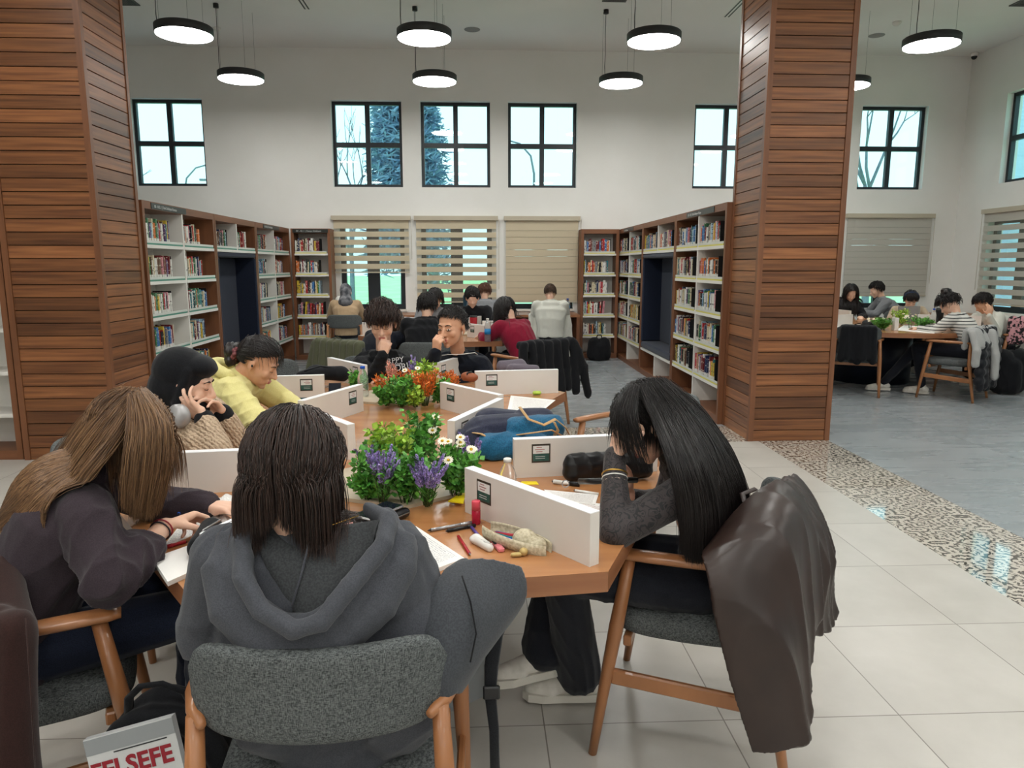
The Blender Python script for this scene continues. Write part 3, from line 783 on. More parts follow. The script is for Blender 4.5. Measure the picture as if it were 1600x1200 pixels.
for ci in range(len(BC)):
    for k in range(4):
        t = [.016, .022, .03, .04][k] * rb.uniform(.9, 1.15); h = rb.choice([.195, .205, .215, .225, .24]) ; d = h * .68
        mb = MB(); mb.smooth = False; book_mb(mb, t, h, d); mb.m = [0 if x == 0 else 1 for x in mb.m]
        SHP.append((ci, k, t, h, d, mb.mesh('book', [BM[ci], M_page])))
ORD = ['first', 'second', 'third', 'fourth', 'fifth', 'sixth', 'seventh', 'eighth', 'ninth', 'tenth', 'eleventh', 'twelfth', 'thirteenth', 'fourteenth', 'fifteenth',
       'sixteenth', 'seventeenth', 'eighteenth', 'nineteenth', 'twentieth', 'twenty-first', 'twenty-second', 'twenty-third', 'twenty-fourth', 'twenty-fifth', 'twenty-sixth', 'twenty-seventh', 'twenty-eighth', 'twenty-ninth', 'thirtieth', 'thirty-first', 'thirty-second']
BOOKS = []
M_bend = mat('bookend_black', rgb(18, 18, 20), .5)
for (M, a, b, z, r, cn, strip) in CELLS:
    right = 'right' in cn; w = b - a
    fill = w * (rb.uniform(.70, .84) if right else rb.uniform(.50, .64))
    if 'narrow' in cn: fill = w * rb.uniform(.6, .8)
    x = a + .012; n = 0; pal = rb.random()
    bias = rb.randrange(len(BC)); 
    while x < a + fill:
        ci = bias if rb.random() < .12 else rb.choices(range(len(BC)), BW)[0]
        k = rb.choices([0, 1, 2, 3], [5, 6, 3, 1])[0]; s = SHP[ci * 4 + k]
        lean = rb.random() < .06
        BOOKS.append([M, x, rb.uniform(.012, .03), z, s, cn, r, n, R(rb.uniform(2, 6)) if lean else 0])
        x += s[2] + .0012 + (.02 if lean else 0); n += 1
    if right and 'narrow' not in cn or rb.random() < .4:
        e = MB(); e.bx(x + .004, x + .007, .02, .2, z, z + .235, bev=.001); e.bx(x - .08, x + .007, .03, .19, z + .0002, z + .0012)
        e.v = [tuple(Vector(p) - Vector((x, .02, z))) for p in e.v]
        o = tag(e.build('bookend', M_bend), 'black metal bookend closing the %s shelf of the %s' % (rn[r], cn), 'bookend', 'black bookends'); o.matrix_world = M @ Matrix.Translation((x, .02, z))
def bsize(bk):
    M, x, y, z, s = bk[:5]; p = M @ Vector((x, y, z)); d2 = p.x ** 2 + p.y ** 2 + 1
    return s[3] * (s[2] + .03) / d2
BOOKS.sort(key=bsize, reverse=True)
stuffmb = MB(); stuffmb.smooth = False
for i, (M, x, y, z, s, cn, r, n, lean) in enumerate(BOOKS):
    T = M @ Matrix.Translation((x, y, z)) @ Matrix.Rotation(lean, 4, 'Y')
    if i < 298:
        o = bpy.data.objects.new('book', s[5]); COL.objects.link(o); o.matrix_world = T
        tag(o, '%s %s book, %s from left, %s shelf of %s' % (['thin', 'slim', 'thick', 'very thick'][s[1]], BC[s[0]][0], ORD[n], rn[r], cn), 'book', 'library books on the shelves')
    else:
        book_mb(stuffmb, s[2], s[3], s[4], T, s[0])
o = stuffmb.build('books', BM + [M_page]); tag(o, 'remaining small library books filling the farther bookcase shelves', 'books', kind='stuff')
# ------------------------------------------------------------------ study tables
M_ped = noisy('pedestal_grey_laminate', rgb(150, 154, 158), rgb(164, 168, 170), (3, 3, 3), .4, 0)
M_soil = noisy('planter_white_tray', rgb(176, 160, 136), rgb(190, 176, 152), (10, 10, 10), .5, .05)
M_labf = mat('label_frame_dark', rgb(58, 48, 38), .4)
M_labw = mat('label_paper_white', rgb(222, 222, 220), .5)
M_labg = noisy('label_green_panel', rgb(34, 74, 68), rgb(48, 92, 86), (60, 60, 60), .4, 0)
M_labr = mat('label_red_print', rgb(170, 110, 110), .5)
TILT = R(6.8)
def hexpt(c, k, r=1.0, a=0): 
    t = TILT + R(60 * k) + a
    return Vector((c[0] + r * math.cos(t), c[1] + r * math.sin(t), 0))
def divider(parent, c, k, r0, r1, labels=(1,), z=.75, h=.145, th=.034, lab_at=.1):
    a = hexpt(c, k, r0); b = hexpt(c, k, r1); d = (b - a).normalized(); L = (b - a).length
    M = Matrix.Translation(a + Vector((0, 0, z))) @ Matrix.Rotation(math.atan2(d.y, d.x), 4, 'Z')
    m = MB(); m.mi = 0; m.bx(0, L, -th / 2, th / 2, .0, h - .002, M); m.mi = 1; m.bx(0, L, -th / 2, th / 2, h - .002, h, M)
    o = m.build('divider', [M_div, M_divtop], parent, True)
    for s in labels:
        q = MB(); y = s * th / 2
        def b2(x0, x1, z0, z1, e): q.bx(x0, x1, y, y + s * e, z0, z1, M)
        x0, x1 = lab_at - .035, lab_at + .035; z0, z1 = .055, .125
        q.mi = 0; b2(x0, x1, z0, z1, .001); q.mi = 1; b2(x0 + .005, x1 - .005, z0 + .034, z1 - .007, .0014); q.mi = 2; b2(x0 + .005, x1 - .005, z0 + .006, z0 + .033, .0014)
        q.mi = 3
        for i, (u, w_) in enumerate(((.018, .03), (.012, .046), (.016, .034))): b2(x0 + u, x0 + u + w_ - .01, z1 - .014 - i * .008, z1 - .0115 - i * .008, .0017)
        q.mi = 1
        for i in range(2): b2(x0 + .014, x0 + .05, z0 + .022 - i * .007, z0 + .0235 - i * .007, .0017)
        q.build('label_frame', [M_labf, M_labw, M_labg, M_labr], o, True)
    return o
def study_table(name, label, cs, skip=(), z=.75, th=.055, labs=True, r1=.95):
    t = thing(name, label, 'table', (sum(c[0] for c in cs) / len(cs), sum(c[1] for c in cs) / len(cs), 0))
    if len(cs) == 2:
        # outline of two hexagons that share an edge
        A = [hexpt(cs[0], k) for k in range(6)]; B = [hexpt(cs[1], k) for k in range(6)]
        poly = [A[2], A[3], A[4], A[5], A[0], A[1], B[0], B[1], B[2], B[3]]
        poly = [A[1], B[0], B[1], B[2], B[3], A[2], A[3], A[4], A[5], A[0]]
    else: poly = [hexpt(cs[0], k) for k in range(6)]
    m = MB(); m.mi = 0; n = len(poly)
    m.add([(p.x, p.y, z) for p in poly], [list(range(n))], None, False)
    m.mi = 1; m.add([(p.x, p.y, z) for p in poly] + [(p.x, p.y, z - th) for p in poly], [(n + i, n + (i + 1) % n, (i + 1) % n, i) for i in range(n)], None, False)
    m.add([(p.x, p.y, z - th) for p in poly], [list(range(n))[::-1]], None, False)
    m.build('tabletop', [M_table, M_tedge], t, True)
    for c in cs:
        q = MB(); q.prism([tuple(hexpt(c, k, .34, R(30)))[:2] for k in range(6)], 0, z - th); q.build('pedestal', M_ped, t, True)
        q = MB(); P = [tuple(hexpt(c, k, .30, R(30)))[:2] for k in range(6)]; q.prism(P, z, z + .012); q.build('planter_tray', M_soil, t, True)
    for ci, c in enumerate(cs):
        for k in range(6):
            if (ci, k) in skip: continue
            divider(t, c, k, .40 if ci == 0 else .44, r1, (1, -1) if labs else ())
    return t
C1 = (-.275, 2.53); C2 = (-.465, 4.25)
# legs of each star: k=0 right, 1 upper right, 2 upper left, 3 left, 4 lower left, 5 lower right
main_table = study_table('study_table', 'large brown star-shaped study table with white dividers in the foreground', [C1, C2])
C3 = (-.36, 8.25)
study_table('study_table', 'brown study table with white dividers behind the two boys', [C3], labs=True)
# right hand round table with a dark drum base
rt = thing('round_table', 'round brown study table on a dark navy drum base at far right', 'table', (5.25, 9.4, 0))
m = MB(); m.mi = 1; m.lathe([(1.35, .695), (1.35, .75)], (5.25, 9.4, 0), 64, smooth=False); m.mi = 0; m.lathe([(1.349, .75), (1.349, .7505)], (5.25, 9.4, 0), 64, smooth=False); m.build('tabletop', [M_table, M_tedge], rt, True)
M_drum = noisy('drum_base_navy_paint', rgb(18, 24, 38), rgb(24, 30, 46), (3, 3, 3), .35, 0)
m = MB(); m.lathe([(.5, 0), (.5, .695)], (5.25, 9.45, 0), 64); m.build('drum_base', M_drum, rt, True)
for (a, r0, r1) in ((150, .55, 1.3), (95, .55, 1.3), (35, .55, 1.3), (205, .45, 1.3), (330, .5, 1.2)):
    d = Vector((math.cos(R(a)), math.sin(R(a)), 0)); p = Vector((5.25, 9.4, .7505))
    M = Matrix.Translation(p + d * r0) @ Matrix.Rotation(R(a), 4, 'Z')
    m = MB(); m.bx(0, r1 - r0, -.017, .017, 0, .145, M); m.build('divider', M_div, rt, True)
# window desk
wd = thing('window_desk', 'long brown counter desk standing under the back windows', 'desk', (-.25, 11.85, 0))
m = MB(); m.bx(-2.3, 1.6, 11.45, 12.17, .71, .75); m.build('desk_top', M_tedge, wd, True)
for x in (-2.3, -.4, 1.55):
    m = MB(); m.bx(x, x + .05, 11.45, 12.17, 0, .71); m.build('end_panel', M_caseV, wd, True)
m = MB(); m.bx(-2.25, 1.55, 12.1, 12.13, .3, .71); m.build('modesty_panel', M_caseV, wd, True)
wdd = thing('window_desk', 'brown counter desk under the windows of the far right wall', 'desk', (7.7, 9.0, 0))
m = MB(); m.bx(7.35, 8.08, 6.5, 11.8, .71, .75); m.build('desk_top', M_tedge, wdd, True)
m = MB(); m.bx(7.35, 8.08, 11.75, 11.8, 0, .71); m.build('end_panel', M_caseV, wdd, True)
m = MB(); m.bx(7.35, 8.08, 6.5, 6.55, 0, .71); m.build('end_panel', M_caseV, wdd, True)

# ------------------------------------------------------------------ chairs
def rbox_mesh(fn, nu, nv, thick): pass
def make_chair(label, group):
    t = thing('armchair', label, 'chair', (0, 0, 0), 0, group)
    # seat: padded, softly domed with rounded rim
    m = MB(); W, D = .25, .235
    def sup(u, v, zz, k):
        a = 2 * PI * u; n = 4.5; cx = math.copysign(abs(math.cos(a)) ** (2 / n), math.cos(a)); sy = math.copysign(abs(math.sin(a)) ** (2 / n), math.sin(a))
        return (cx * (W - .015 * (sy < 0) * abs(sy)) * k, sy * D * k + .0, zz)
    prof = [(.2, .392), (.93, .392), (.985, .402), (1.0, .425), (.985, .45), (.93, .463), (.7, .470), (.35, .473), (.02, .474)]
    vs = []; n = 48
    for k, zz in prof:
        for j in range(n): 
            p = sup(j / n, 0, zz, k); vs.append(p)
    fs = [(i * n + j, i * n + (j + 1) % n, (i + 1) * n + (j + 1) % n, (i + 1) * n + j) for i in range(len(prof) - 1) for j in range(n)]
    fs.append(list(range(n))[::-1]); fs.append([(len(prof) - 1) * n + j for j in range(n)])
    m.add(vs, fs, None, True); m.build('seat', M_uphol, t)
    # curved padded back
    m = MB(); nu, nv = 28, 12; vs = []
    for i in range(nu + 1):
        s = -1 + 2 * i / nu
        for j in range(nv * 2):
            a = 2 * PI * j / (nv * 2)
            e = .5
            cy = math.copysign(abs(math.cos(a)) ** .55, math.cos(a)); cz = math.copysign(abs(math.sin(a)) ** .42, math.sin(a))
            end = (1 - abs(s) ** 9) ** .45 if abs(s) < 1 else .04
            hh = .099 * max(end, .35) if abs(s) < 1 else .099 * .35
            tt = .024 * max(end, .1)
            x = s * .25; yb = -.262 + .075 * s * s
            zz = cz * hh; lean = -.10 * (zz + .1)
            vs.append((x, yb + cy * tt + lean, .722 + zz))
    k = nv * 2
    fs = [(i * k + j, i * k + (j + 1) % k, (i + 1) * k + (j + 1) % k, (i + 1) * k + j) for i in range(nu) for j in range(k)]
    fs.append(list(range(k))[::-1]); fs.append([nu * k + j for j in range(k)])
    m.add(vs, [f[::-1] for f in fs], None, True); m.build('backrest', M_uphol, t)
    for s in (-1, 1):
        m = MB(); m.tube([(s * .292, .262, 0), (s * .285, .235, .2), (s * .276, .2, .43), (s * .268, .165, .655)], [.0135, .0175, .0225, .018], 14); m.build('leg', M_chair, t)
        m = MB(); m.tube([(s * .262, -.31, 0), (s * .255, -.275, .2), (s * .247, -.235, .43), (s * .235, -.225, .665)], [.0135, .0175, .022, .017], 14); m.build('leg', M_chair, t)
        m = MB(); m.tube([(s * .272, .215, .667), (s * .272, .19, .668), (s * .273, .1, .668), (s * .272, -.03, .667), (s * .262, -.14, .666), (s * .243, -.205, .664), (s * .215, -.25, .66)],
                         [.012, .0155, .017, .0165, .0155, .014, .009], 12, True, None, [1.9, 1.9, 1.75, 1.55, 1.35, 1.15, 1.0], (1, 0, 0)); m.build('armrest', M_chair, t)
        m = MB(); m.bar((s * .279, .21, .27), (s * .256, -.262, .24), .02, .05, .005); m.build('side_stretcher', M_chair, t)
    m = MB(); m.bar((-.25, .17, .375), (.25, .17, .375), .025, .035, .004); m.build('seat_rail', M_chair, t)
    m = MB(); m.bar((-.24, -.2, .375), (.24, -.2, .375), .025, .035, .004); m.build('seat_rail', M_chair, t)
    return t
G = 'wooden armchairs with grey padding'
chair0 = make_chair('wooden grey armchair under the person in the charcoal hoodie, nearest the viewer', G)
chair0.location = (-.325, 1.53, 0); chair0.rotation_euler = (0, 0, R(2))
def chair(x, y, face, label): return dup(chair0, (x, y, 0), R(face - 90), label, G)
chair(.70, 2.225, 158, 'wooden grey armchair under the long black-haired person at right')
chair(-1.207, 1.886, 25, 'wooden grey armchair under the brown-haired person at the left edge')
chair(.87, 3.84, 217, 'empty wooden grey armchair behind the blue backpack, right of the main table')
chair(-1.42, 3.02, -20, 'wooden grey armchair under the person in the black headscarf')
chair(-1.62, 3.75, 37, 'wooden grey armchair under the person in the yellow hoodie')
chair(-.82, 5.45, -88, 'wooden grey armchair under the brown-haired boy in the black hoodie')
chair(-.15, 5.42, -82, 'wooden grey armchair under the dark-haired boy in the black sweatshirt')
chair(-1.45, 5.25, -50, 'empty wooden grey armchair with black bag at the far left of the main table')
chair(-1.15, 7.05, 55, 'wooden grey armchair with the olive jacket at the middle table')
chair(-.5, 6.95, 90, 'wooden grey armchair at the near side of the middle table')
chair(.47, 6.95, 125, 'wooden grey armchair with the black jacket at the middle table')
chair(1.02, 10.75, 85, 'wooden grey armchair with the white jacket at the window desk')
chair(-.05, 10.8, 90, 'wooden grey armchair at the middle of the window desk')
chair(-1.95, 10.8, 90, 'wooden grey armchair at the left of the window desk')
chair(-.3, 9.55, -90, 'wooden grey armchair on the far side of the middle table')
chair(4.52, 8.45, 65, 'wooden grey armchair left of the navy drum base, beside the right column')
chair(5.5, 8.1, 130, 'wooden grey armchair with the black puffer jacket at the round table')
chair(6.78, 8.95, 172, 'wooden grey armchair at the right end of the round table')
chair(5.55, 10.95, -95, 'wooden grey armchair on the far side of the round table')
chair(6.45, 10.75, -115, 'wooden grey armchair of the headphones person at the round table')
# ------------------------------------------------------------------ organic meshes (clothes, bodies)
def organic(mb, voxel, name, mats, parent, smooth=6, disp=None, world=True, sfac=.5, **kw):
    me = mb.mesh('tmp'); o = bpy.data.objects.new('tmp', me); COL.objects.link(o)
    rm = o.modifiers.new('r', 'REMESH'); rm.mode = 'VOXEL'; rm.voxel_size = voxel; rm.adaptivity = 0
    if smooth:
        sm = o.modifiers.new('s', 'SMOOTH'); sm.factor = sfac; sm.iterations = smooth
    bpy.context.view_layer.update()
    dg = bpy.context.evaluated_depsgraph_get()
    nm = bpy.data.meshes.new_from_object(o.evaluated_get(dg)); bpy.data.objects.remove(o)
    nm.name = name
    if disp is not None:
        n = len(nm.vertices); P = np.empty(n * 3, np.float64); nm.vertices.foreach_get('co', P); P = P.reshape(-1, 3)
        Nn = np.array([v.normal[:] for v in nm.vertices])
        P = P + Nn * disp(P, Nn)[:, None]
        nm.vertices.foreach_set('co', P.ravel())
    nm.materials.clear()
    for m in (mats if isinstance(mats, (list, tuple)) else [mats]): nm.materials.append(m)
    nm.polygons.foreach_set('use_smooth', [True] * len(nm.polygons)); nm.update()
    return link(name, nm, parent, world, **kw)
def folds(amp=.006, freq=55, seed=1, anis=(1, 1, 1), fine=.0):
    rs = np.random.RandomState(seed); D = rs.normal(size=(6, 3)); D /= np.linalg.norm(D, axis=1)[:, None]; ph = rs.rand(12) * 6.28
    an = np.array(anis)
    def f(P, Nn):
        Q = P * an; out = np.zeros(len(P))
        for i in range(3):
            w = 2.2 * np.sin(Q @ D[(i + 1) % 6] * freq * .32 + ph[i]) + 1.5 * np.sin(Q @ D[(i + 2) % 6] * freq * .21 + ph[i + 3])
            s = np.sin(Q @ D[i] * freq * (.6 + .35 * i) + w + ph[i + 6])
            mk = .5 + .5 * np.sin(Q @ D[(i + 3) % 6] * freq * .18 + ph[i + 9])
            out += ((1 - np.abs(s)) ** 1.6 - .35) * mk
        r = amp * out
        if fine: r += fine * np.sin(P[:, 2] * 900)
        return r
    return f
# pixel helper: the world point seen at (px, py) at depth Y
_F = 1130.0; _P = R(9.3); _W = R(2.6)
_fw = Vector((math.sin(_W) * math.cos(_P), math.cos(_W) * math.cos(_P), -math.sin(_P))); _rt = Vector((math.cos(_W), -math.sin(_W), 0)); _up = _rt.cross(_fw)
def at(px, py, Y):
    d = _fw + _rt * ((px - 800) / _F) + _up * ((600 - py) / _F); return Vector((0, 0, 1.52)) + d * (Y / d.y)
def atz(px, py, z):
    d = _fw + _rt * ((px - 800) / _F) + _up * ((600 - py) / _F); return Vector((0, 0, 1.52)) + d * ((z - 1.52) / d.z)

def skinmat(name, c1, c2):
    if name in MATS: return MATS[name]
    m = noisy(name, c1, c2, (14, 14, 14), .48, .08, .0006, spec=.35)
    b = m.node_tree.nodes['Principled BSDF']; b.inputs['Subsurface Weight'].default_value = .08; b.inputs['Subsurface Radius'].default_value = (.01, .004, .002); b.inputs['Subsurface Scale'].default_value = .5
    return m
SK1 = skinmat('skin_light', rgb(222, 176, 150), rgb(232, 190, 166))
SK2 = skinmat('skin_warm', rgb(206, 152, 120), rgb(218, 168, 138))
def hairmat(name, c1, c2, rough=.38):
    if name in MATS: return MATS[name]
    m, nt, b = newmat(name); g = N(nt, 'ShaderNodeNewGeometry')
    nt.links.new(ramp(nt, g.outputs['Random Per Island'], [(0, c1), (1, c2)]), b.inputs['Base Color'])
    b.inputs['Roughness'].default_value = rough; b.inputs['Specular IOR Level'].default_value = .5; MATS[name] = m; return m
H_black = hairmat('hair_black', rgb(18, 15, 15), rgb(38, 31, 30))
H_dark = hairmat('hair_dark_brown', rgb(30, 22, 20), rgb(66, 46, 38))
H_brown = hairmat('hair_light_brown', rgb(78, 54, 38), rgb(150, 114, 80))
H_mid = hairmat('hair_mid_brown', rgb(50, 36, 28), rgb(92, 68, 50))
M_lip = mat('lips', rgb(186, 108, 100), .4); M_brow = mat('brow_hair', rgb(40, 30, 26), .7)
M_eye = mat('eye_white', rgb(225, 220, 214), .15); M_iris = mat('eye_iris', rgb(48, 30, 20), .1)

def frame(fd, up=(0, 0, 1)):
    y = Vector(fd).normalized(); u = Vector(up); x = y.cross(u); x.normalize(); z = x.cross(y)
    return Matrix((x, y, z)).transposed()
def head_prims(mb, c, Rm, s=1.0, ears=True):
    M = Matrix.Translation(c) @ Rm.to_4x4() @ Matrix.Scale(s, 4)
    E = lambda p, r, rot=None: mb.ell(p, r, M, rot, 20, 12)
    E((0, -.012, .03), (.074, .094, .088)); E((0, .022, -.02), (.064, .068, .088)); E((0, .035, -.068), (.048, .048, .04)); E((0, .066, -.098), (.02, .02, .017))
    mb.caps((0, .086, .01), (0, .107, -.03), .0075, .0125, 10, 3, M); E((.011, .096, -.034), (.008, .009, .007)); E((-.011, .096, -.034), (.008, .009, .007))
    mb.caps((-.034, .078, .024), (.034, .078, .024), .011, .011, 10, 3, M)
    for q in (-1, 1):
        E((q * .038, .06, -.028), (.022, .022, .024)); E((q * .03, .0765, .004), (.0145, .0115, .0095))
        if ears:
            mb.ell((q * .079, -.008, -.008), (.007, .019, .032), M, Matrix.Rotation(R(q * -18), 3, 'Z'), 14, 8); mb.ell((q * .078, -.002, -.034), (.006, .01, .012), M, None, 10, 8)
    mb.caps((-.016, .088, -.058), (.016, .088, -.058), .0065, .0065, 8, 3, M); mb.caps((-.013, .086, -.068), (.013, .086, -.068), .0075, .0075, 8, 3, M)
    return M
def face_parts(body, M, hairm=None, open_eyes=False):
    q = MB(); q.caps((-.017, .0935, -.0585), (.017, .0935, -.0585), .0042, .0042, 8, 3, M); q.caps((-.014, .0925, -.0675), (.014, .0925, -.0675), .005, .005, 8, 3, M)
    q.ell((0, .094, -.063), (.02, .0022, .001), M); organic(q, .0022, 'lips', M_lip, body, 3)
    for s in (-1, 1):
        b = MB(); b.tube([(s * .012, .0895, .022), (s * .026, .0905, .028), (s * .04, .083, .026), (s * .048, .075, .02)], [.0022, .003, .0028, .001], 6, True, M); b.build('eyebrow', M_brow, body, True)
        l = MB(); l.tube([(s * .015, .0865, -.003), (s * .023, .0885, -.0055), (s * .032, .0878, -.0062), (s * .044, .081, -.003)], [.0011, .0015, .0015, .001], 5, True, M); l.build('eyelashes', M_brow, body, True)
        if open_eyes:
            e = MB(); e.ell((s * .03, .0815, .001), (.0115, .0085, .0042), M); e.build('eye', M_eye, body, True)
            e = MB(); e.ell((s * .03 - .003, .0868, .001), (.0052, .0036, .0044), M); e.build('iris', M_iris, body, True)
def hand_prims(mb, w, d, pn, side=1, curl=(.5, .5, .5, .5), thumb=.4, s=1.0, spread=.12, arm=None):
    """w wrist, d hand direction, pn palm normal, side=+1 thumb on d x pn side"""
    d = Vector(d).normalized(); pn = Vector(pn); pn = (pn - d * pn.dot(d)).normalized(); t = d.cross(pn) * side
    w = Vector(w); k = []
    for i in range(4):
        off = (.031 - .0205 * i) * s
        base = w + t * (off * .55) + d * .012 * s; kn = w + t * off + d * ((.088, .091, .087, .079)[i] * s) 
        k.append(kn); mb.caps(base, kn, .0145 * s, .0105 * s, 10, 3)
        mb.caps(base + pn * .006 * s, kn - d * .012 * s + pn * .004 * s, .013 * s, .0095 * s, 10, 3)
    mb.caps(k[0] - d * .01, k[3] - d * .012, .0098 * s, .009 * s, 10, 3)
    mb.ell(w + t * .022 * s + d * .035 * s + pn * .01 * s, (.017 * s,) * 3); mb.ell(w - t * .022 * s + d * .035 * s + pn * .008 * s, (.015 * s,) * 3)
    L = [(.042, .026, .021), (.046, .029, .023), (.042, .027, .021), (.033, .02, .019)]
    for i in range(4):
        p = k[i]; a = 0; sp = t * ((1.5 - i) * spread)
        dd = (d + sp).normalized(); c = curl[i] if isinstance(curl, (list, tuple)) else curl
        r = (.0092, .0094, .009, .008)[i] * s
        for j in range(3):
            a += c * (.9, 1.15, .8)[j]; v = (dd * math.cos(a) + pn * math.sin(a)).normalized(); q = p + v * L[i][j] * s
            mb.caps(p, q, r * (1, .93, .86)[j], r * (.93, .86, .76)[j], 10, 3); p = q
    p = w + t * .02 * s + d * .02 * s + pn * .004 * s; v = (d * .65 + t * (.85 - thumb * .3) + pn * thumb).normalized()
    for j, l in enumerate((.043, .032, .026)):
        q = p + v * l * s; mb.caps(p, q, (.0135, .0108, .0098)[j] * s, (.0108, .0098, .0078)[j] * s, 10, 3); p = q
        v = (v + d * .28 - t * (.15 + .2 * thumb) + pn * .15 * thumb).normalized()

# ------------------------------------------------------------------ hair
class Col:
    def __init__(s): s.e = []; s.c = []
    def ell(s, c, r, Rm=None): s.e.append((np.array(c), np.array(r), np.array(Rm) if Rm is not None else np.eye(3))); return s
    def cap(s, a, b, r): s.c.append((np.array(a), np.array(b), r)); return s
def push(P, off, col):
    for (c, r, Rm) in col.e:
        q = (P - c) @ Rm; rr = r[None, :] + off[:, None]; k = np.linalg.norm(q / rr, axis=1); m = k < 1
        if m.any(): q[m] = q[m] / np.maximum(k[m], 1e-3)[:, None]; P[m] = q[m] @ Rm.T + c
    for (a, b, r) in col.c:
        ab = b - a; t = np.clip(((P - a) @ ab) / (ab @ ab), 0, 1); cl = a + t[:, None] * ab; v = P - cl; d = np.linalg.norm(v, axis=1); m = d < r + off
        if m.any(): P[m] = cl[m] + v[m] / np.maximum(d[m], 1e-5)[:, None] * (r + off[m])[:, None]
    return P
def strand_mesh(name, paths, rad, m, parent, sides=3):
    """paths (n, k, 3); rad (n, k)"""
    n, k, _ = paths.shape
    T = np.gradient(paths, axis=1); T /= np.maximum(np.linalg.norm(T, axis=2), 1e-9)[:, :, None]
    ref = np.array([.37, .21, .9]); A = np.cross(T, ref); A /= np.maximum(np.linalg.norm(A, axis=2), 1e-6)[:, :, None]; B = np.cross(T, A)
    vs = []
    for j in range(sides):
        a = 2 * math.pi * j / sides; vs.append(paths + (A * math.cos(a) + B * math.sin(a)) * rad[:, :, None])
    Vv = np.stack(vs, axis=2).reshape(-1, 3)           # n,k,sides
    idx = np.arange(n * k * sides).reshape(n, k, sides)
    a = idx[:, :-1, :]; b = idx[:, 1:, :]
    q = np.stack([a, np.roll(a, -1, 2), np.roll(b, -1, 2), b], axis=-1).reshape(-1, 4)
    me = bpy.data.meshes.new(name); me.vertices.add(len(Vv)); me.vertices.foreach_set('co', Vv.ravel())
    me.loops.add(q.size); me.loops.foreach_set('vertex_index', q.ravel().astype(np.int32))
    me.polygons.add(len(q)); me.polygons.foreach_set('loop_start', np.arange(0, q.size, 4, dtype=np.int32))
    me.update(calc_edges=True); me.polygons.foreach_set('use_smooth', [True] * len(q)); me.materials.append(m)
    return me
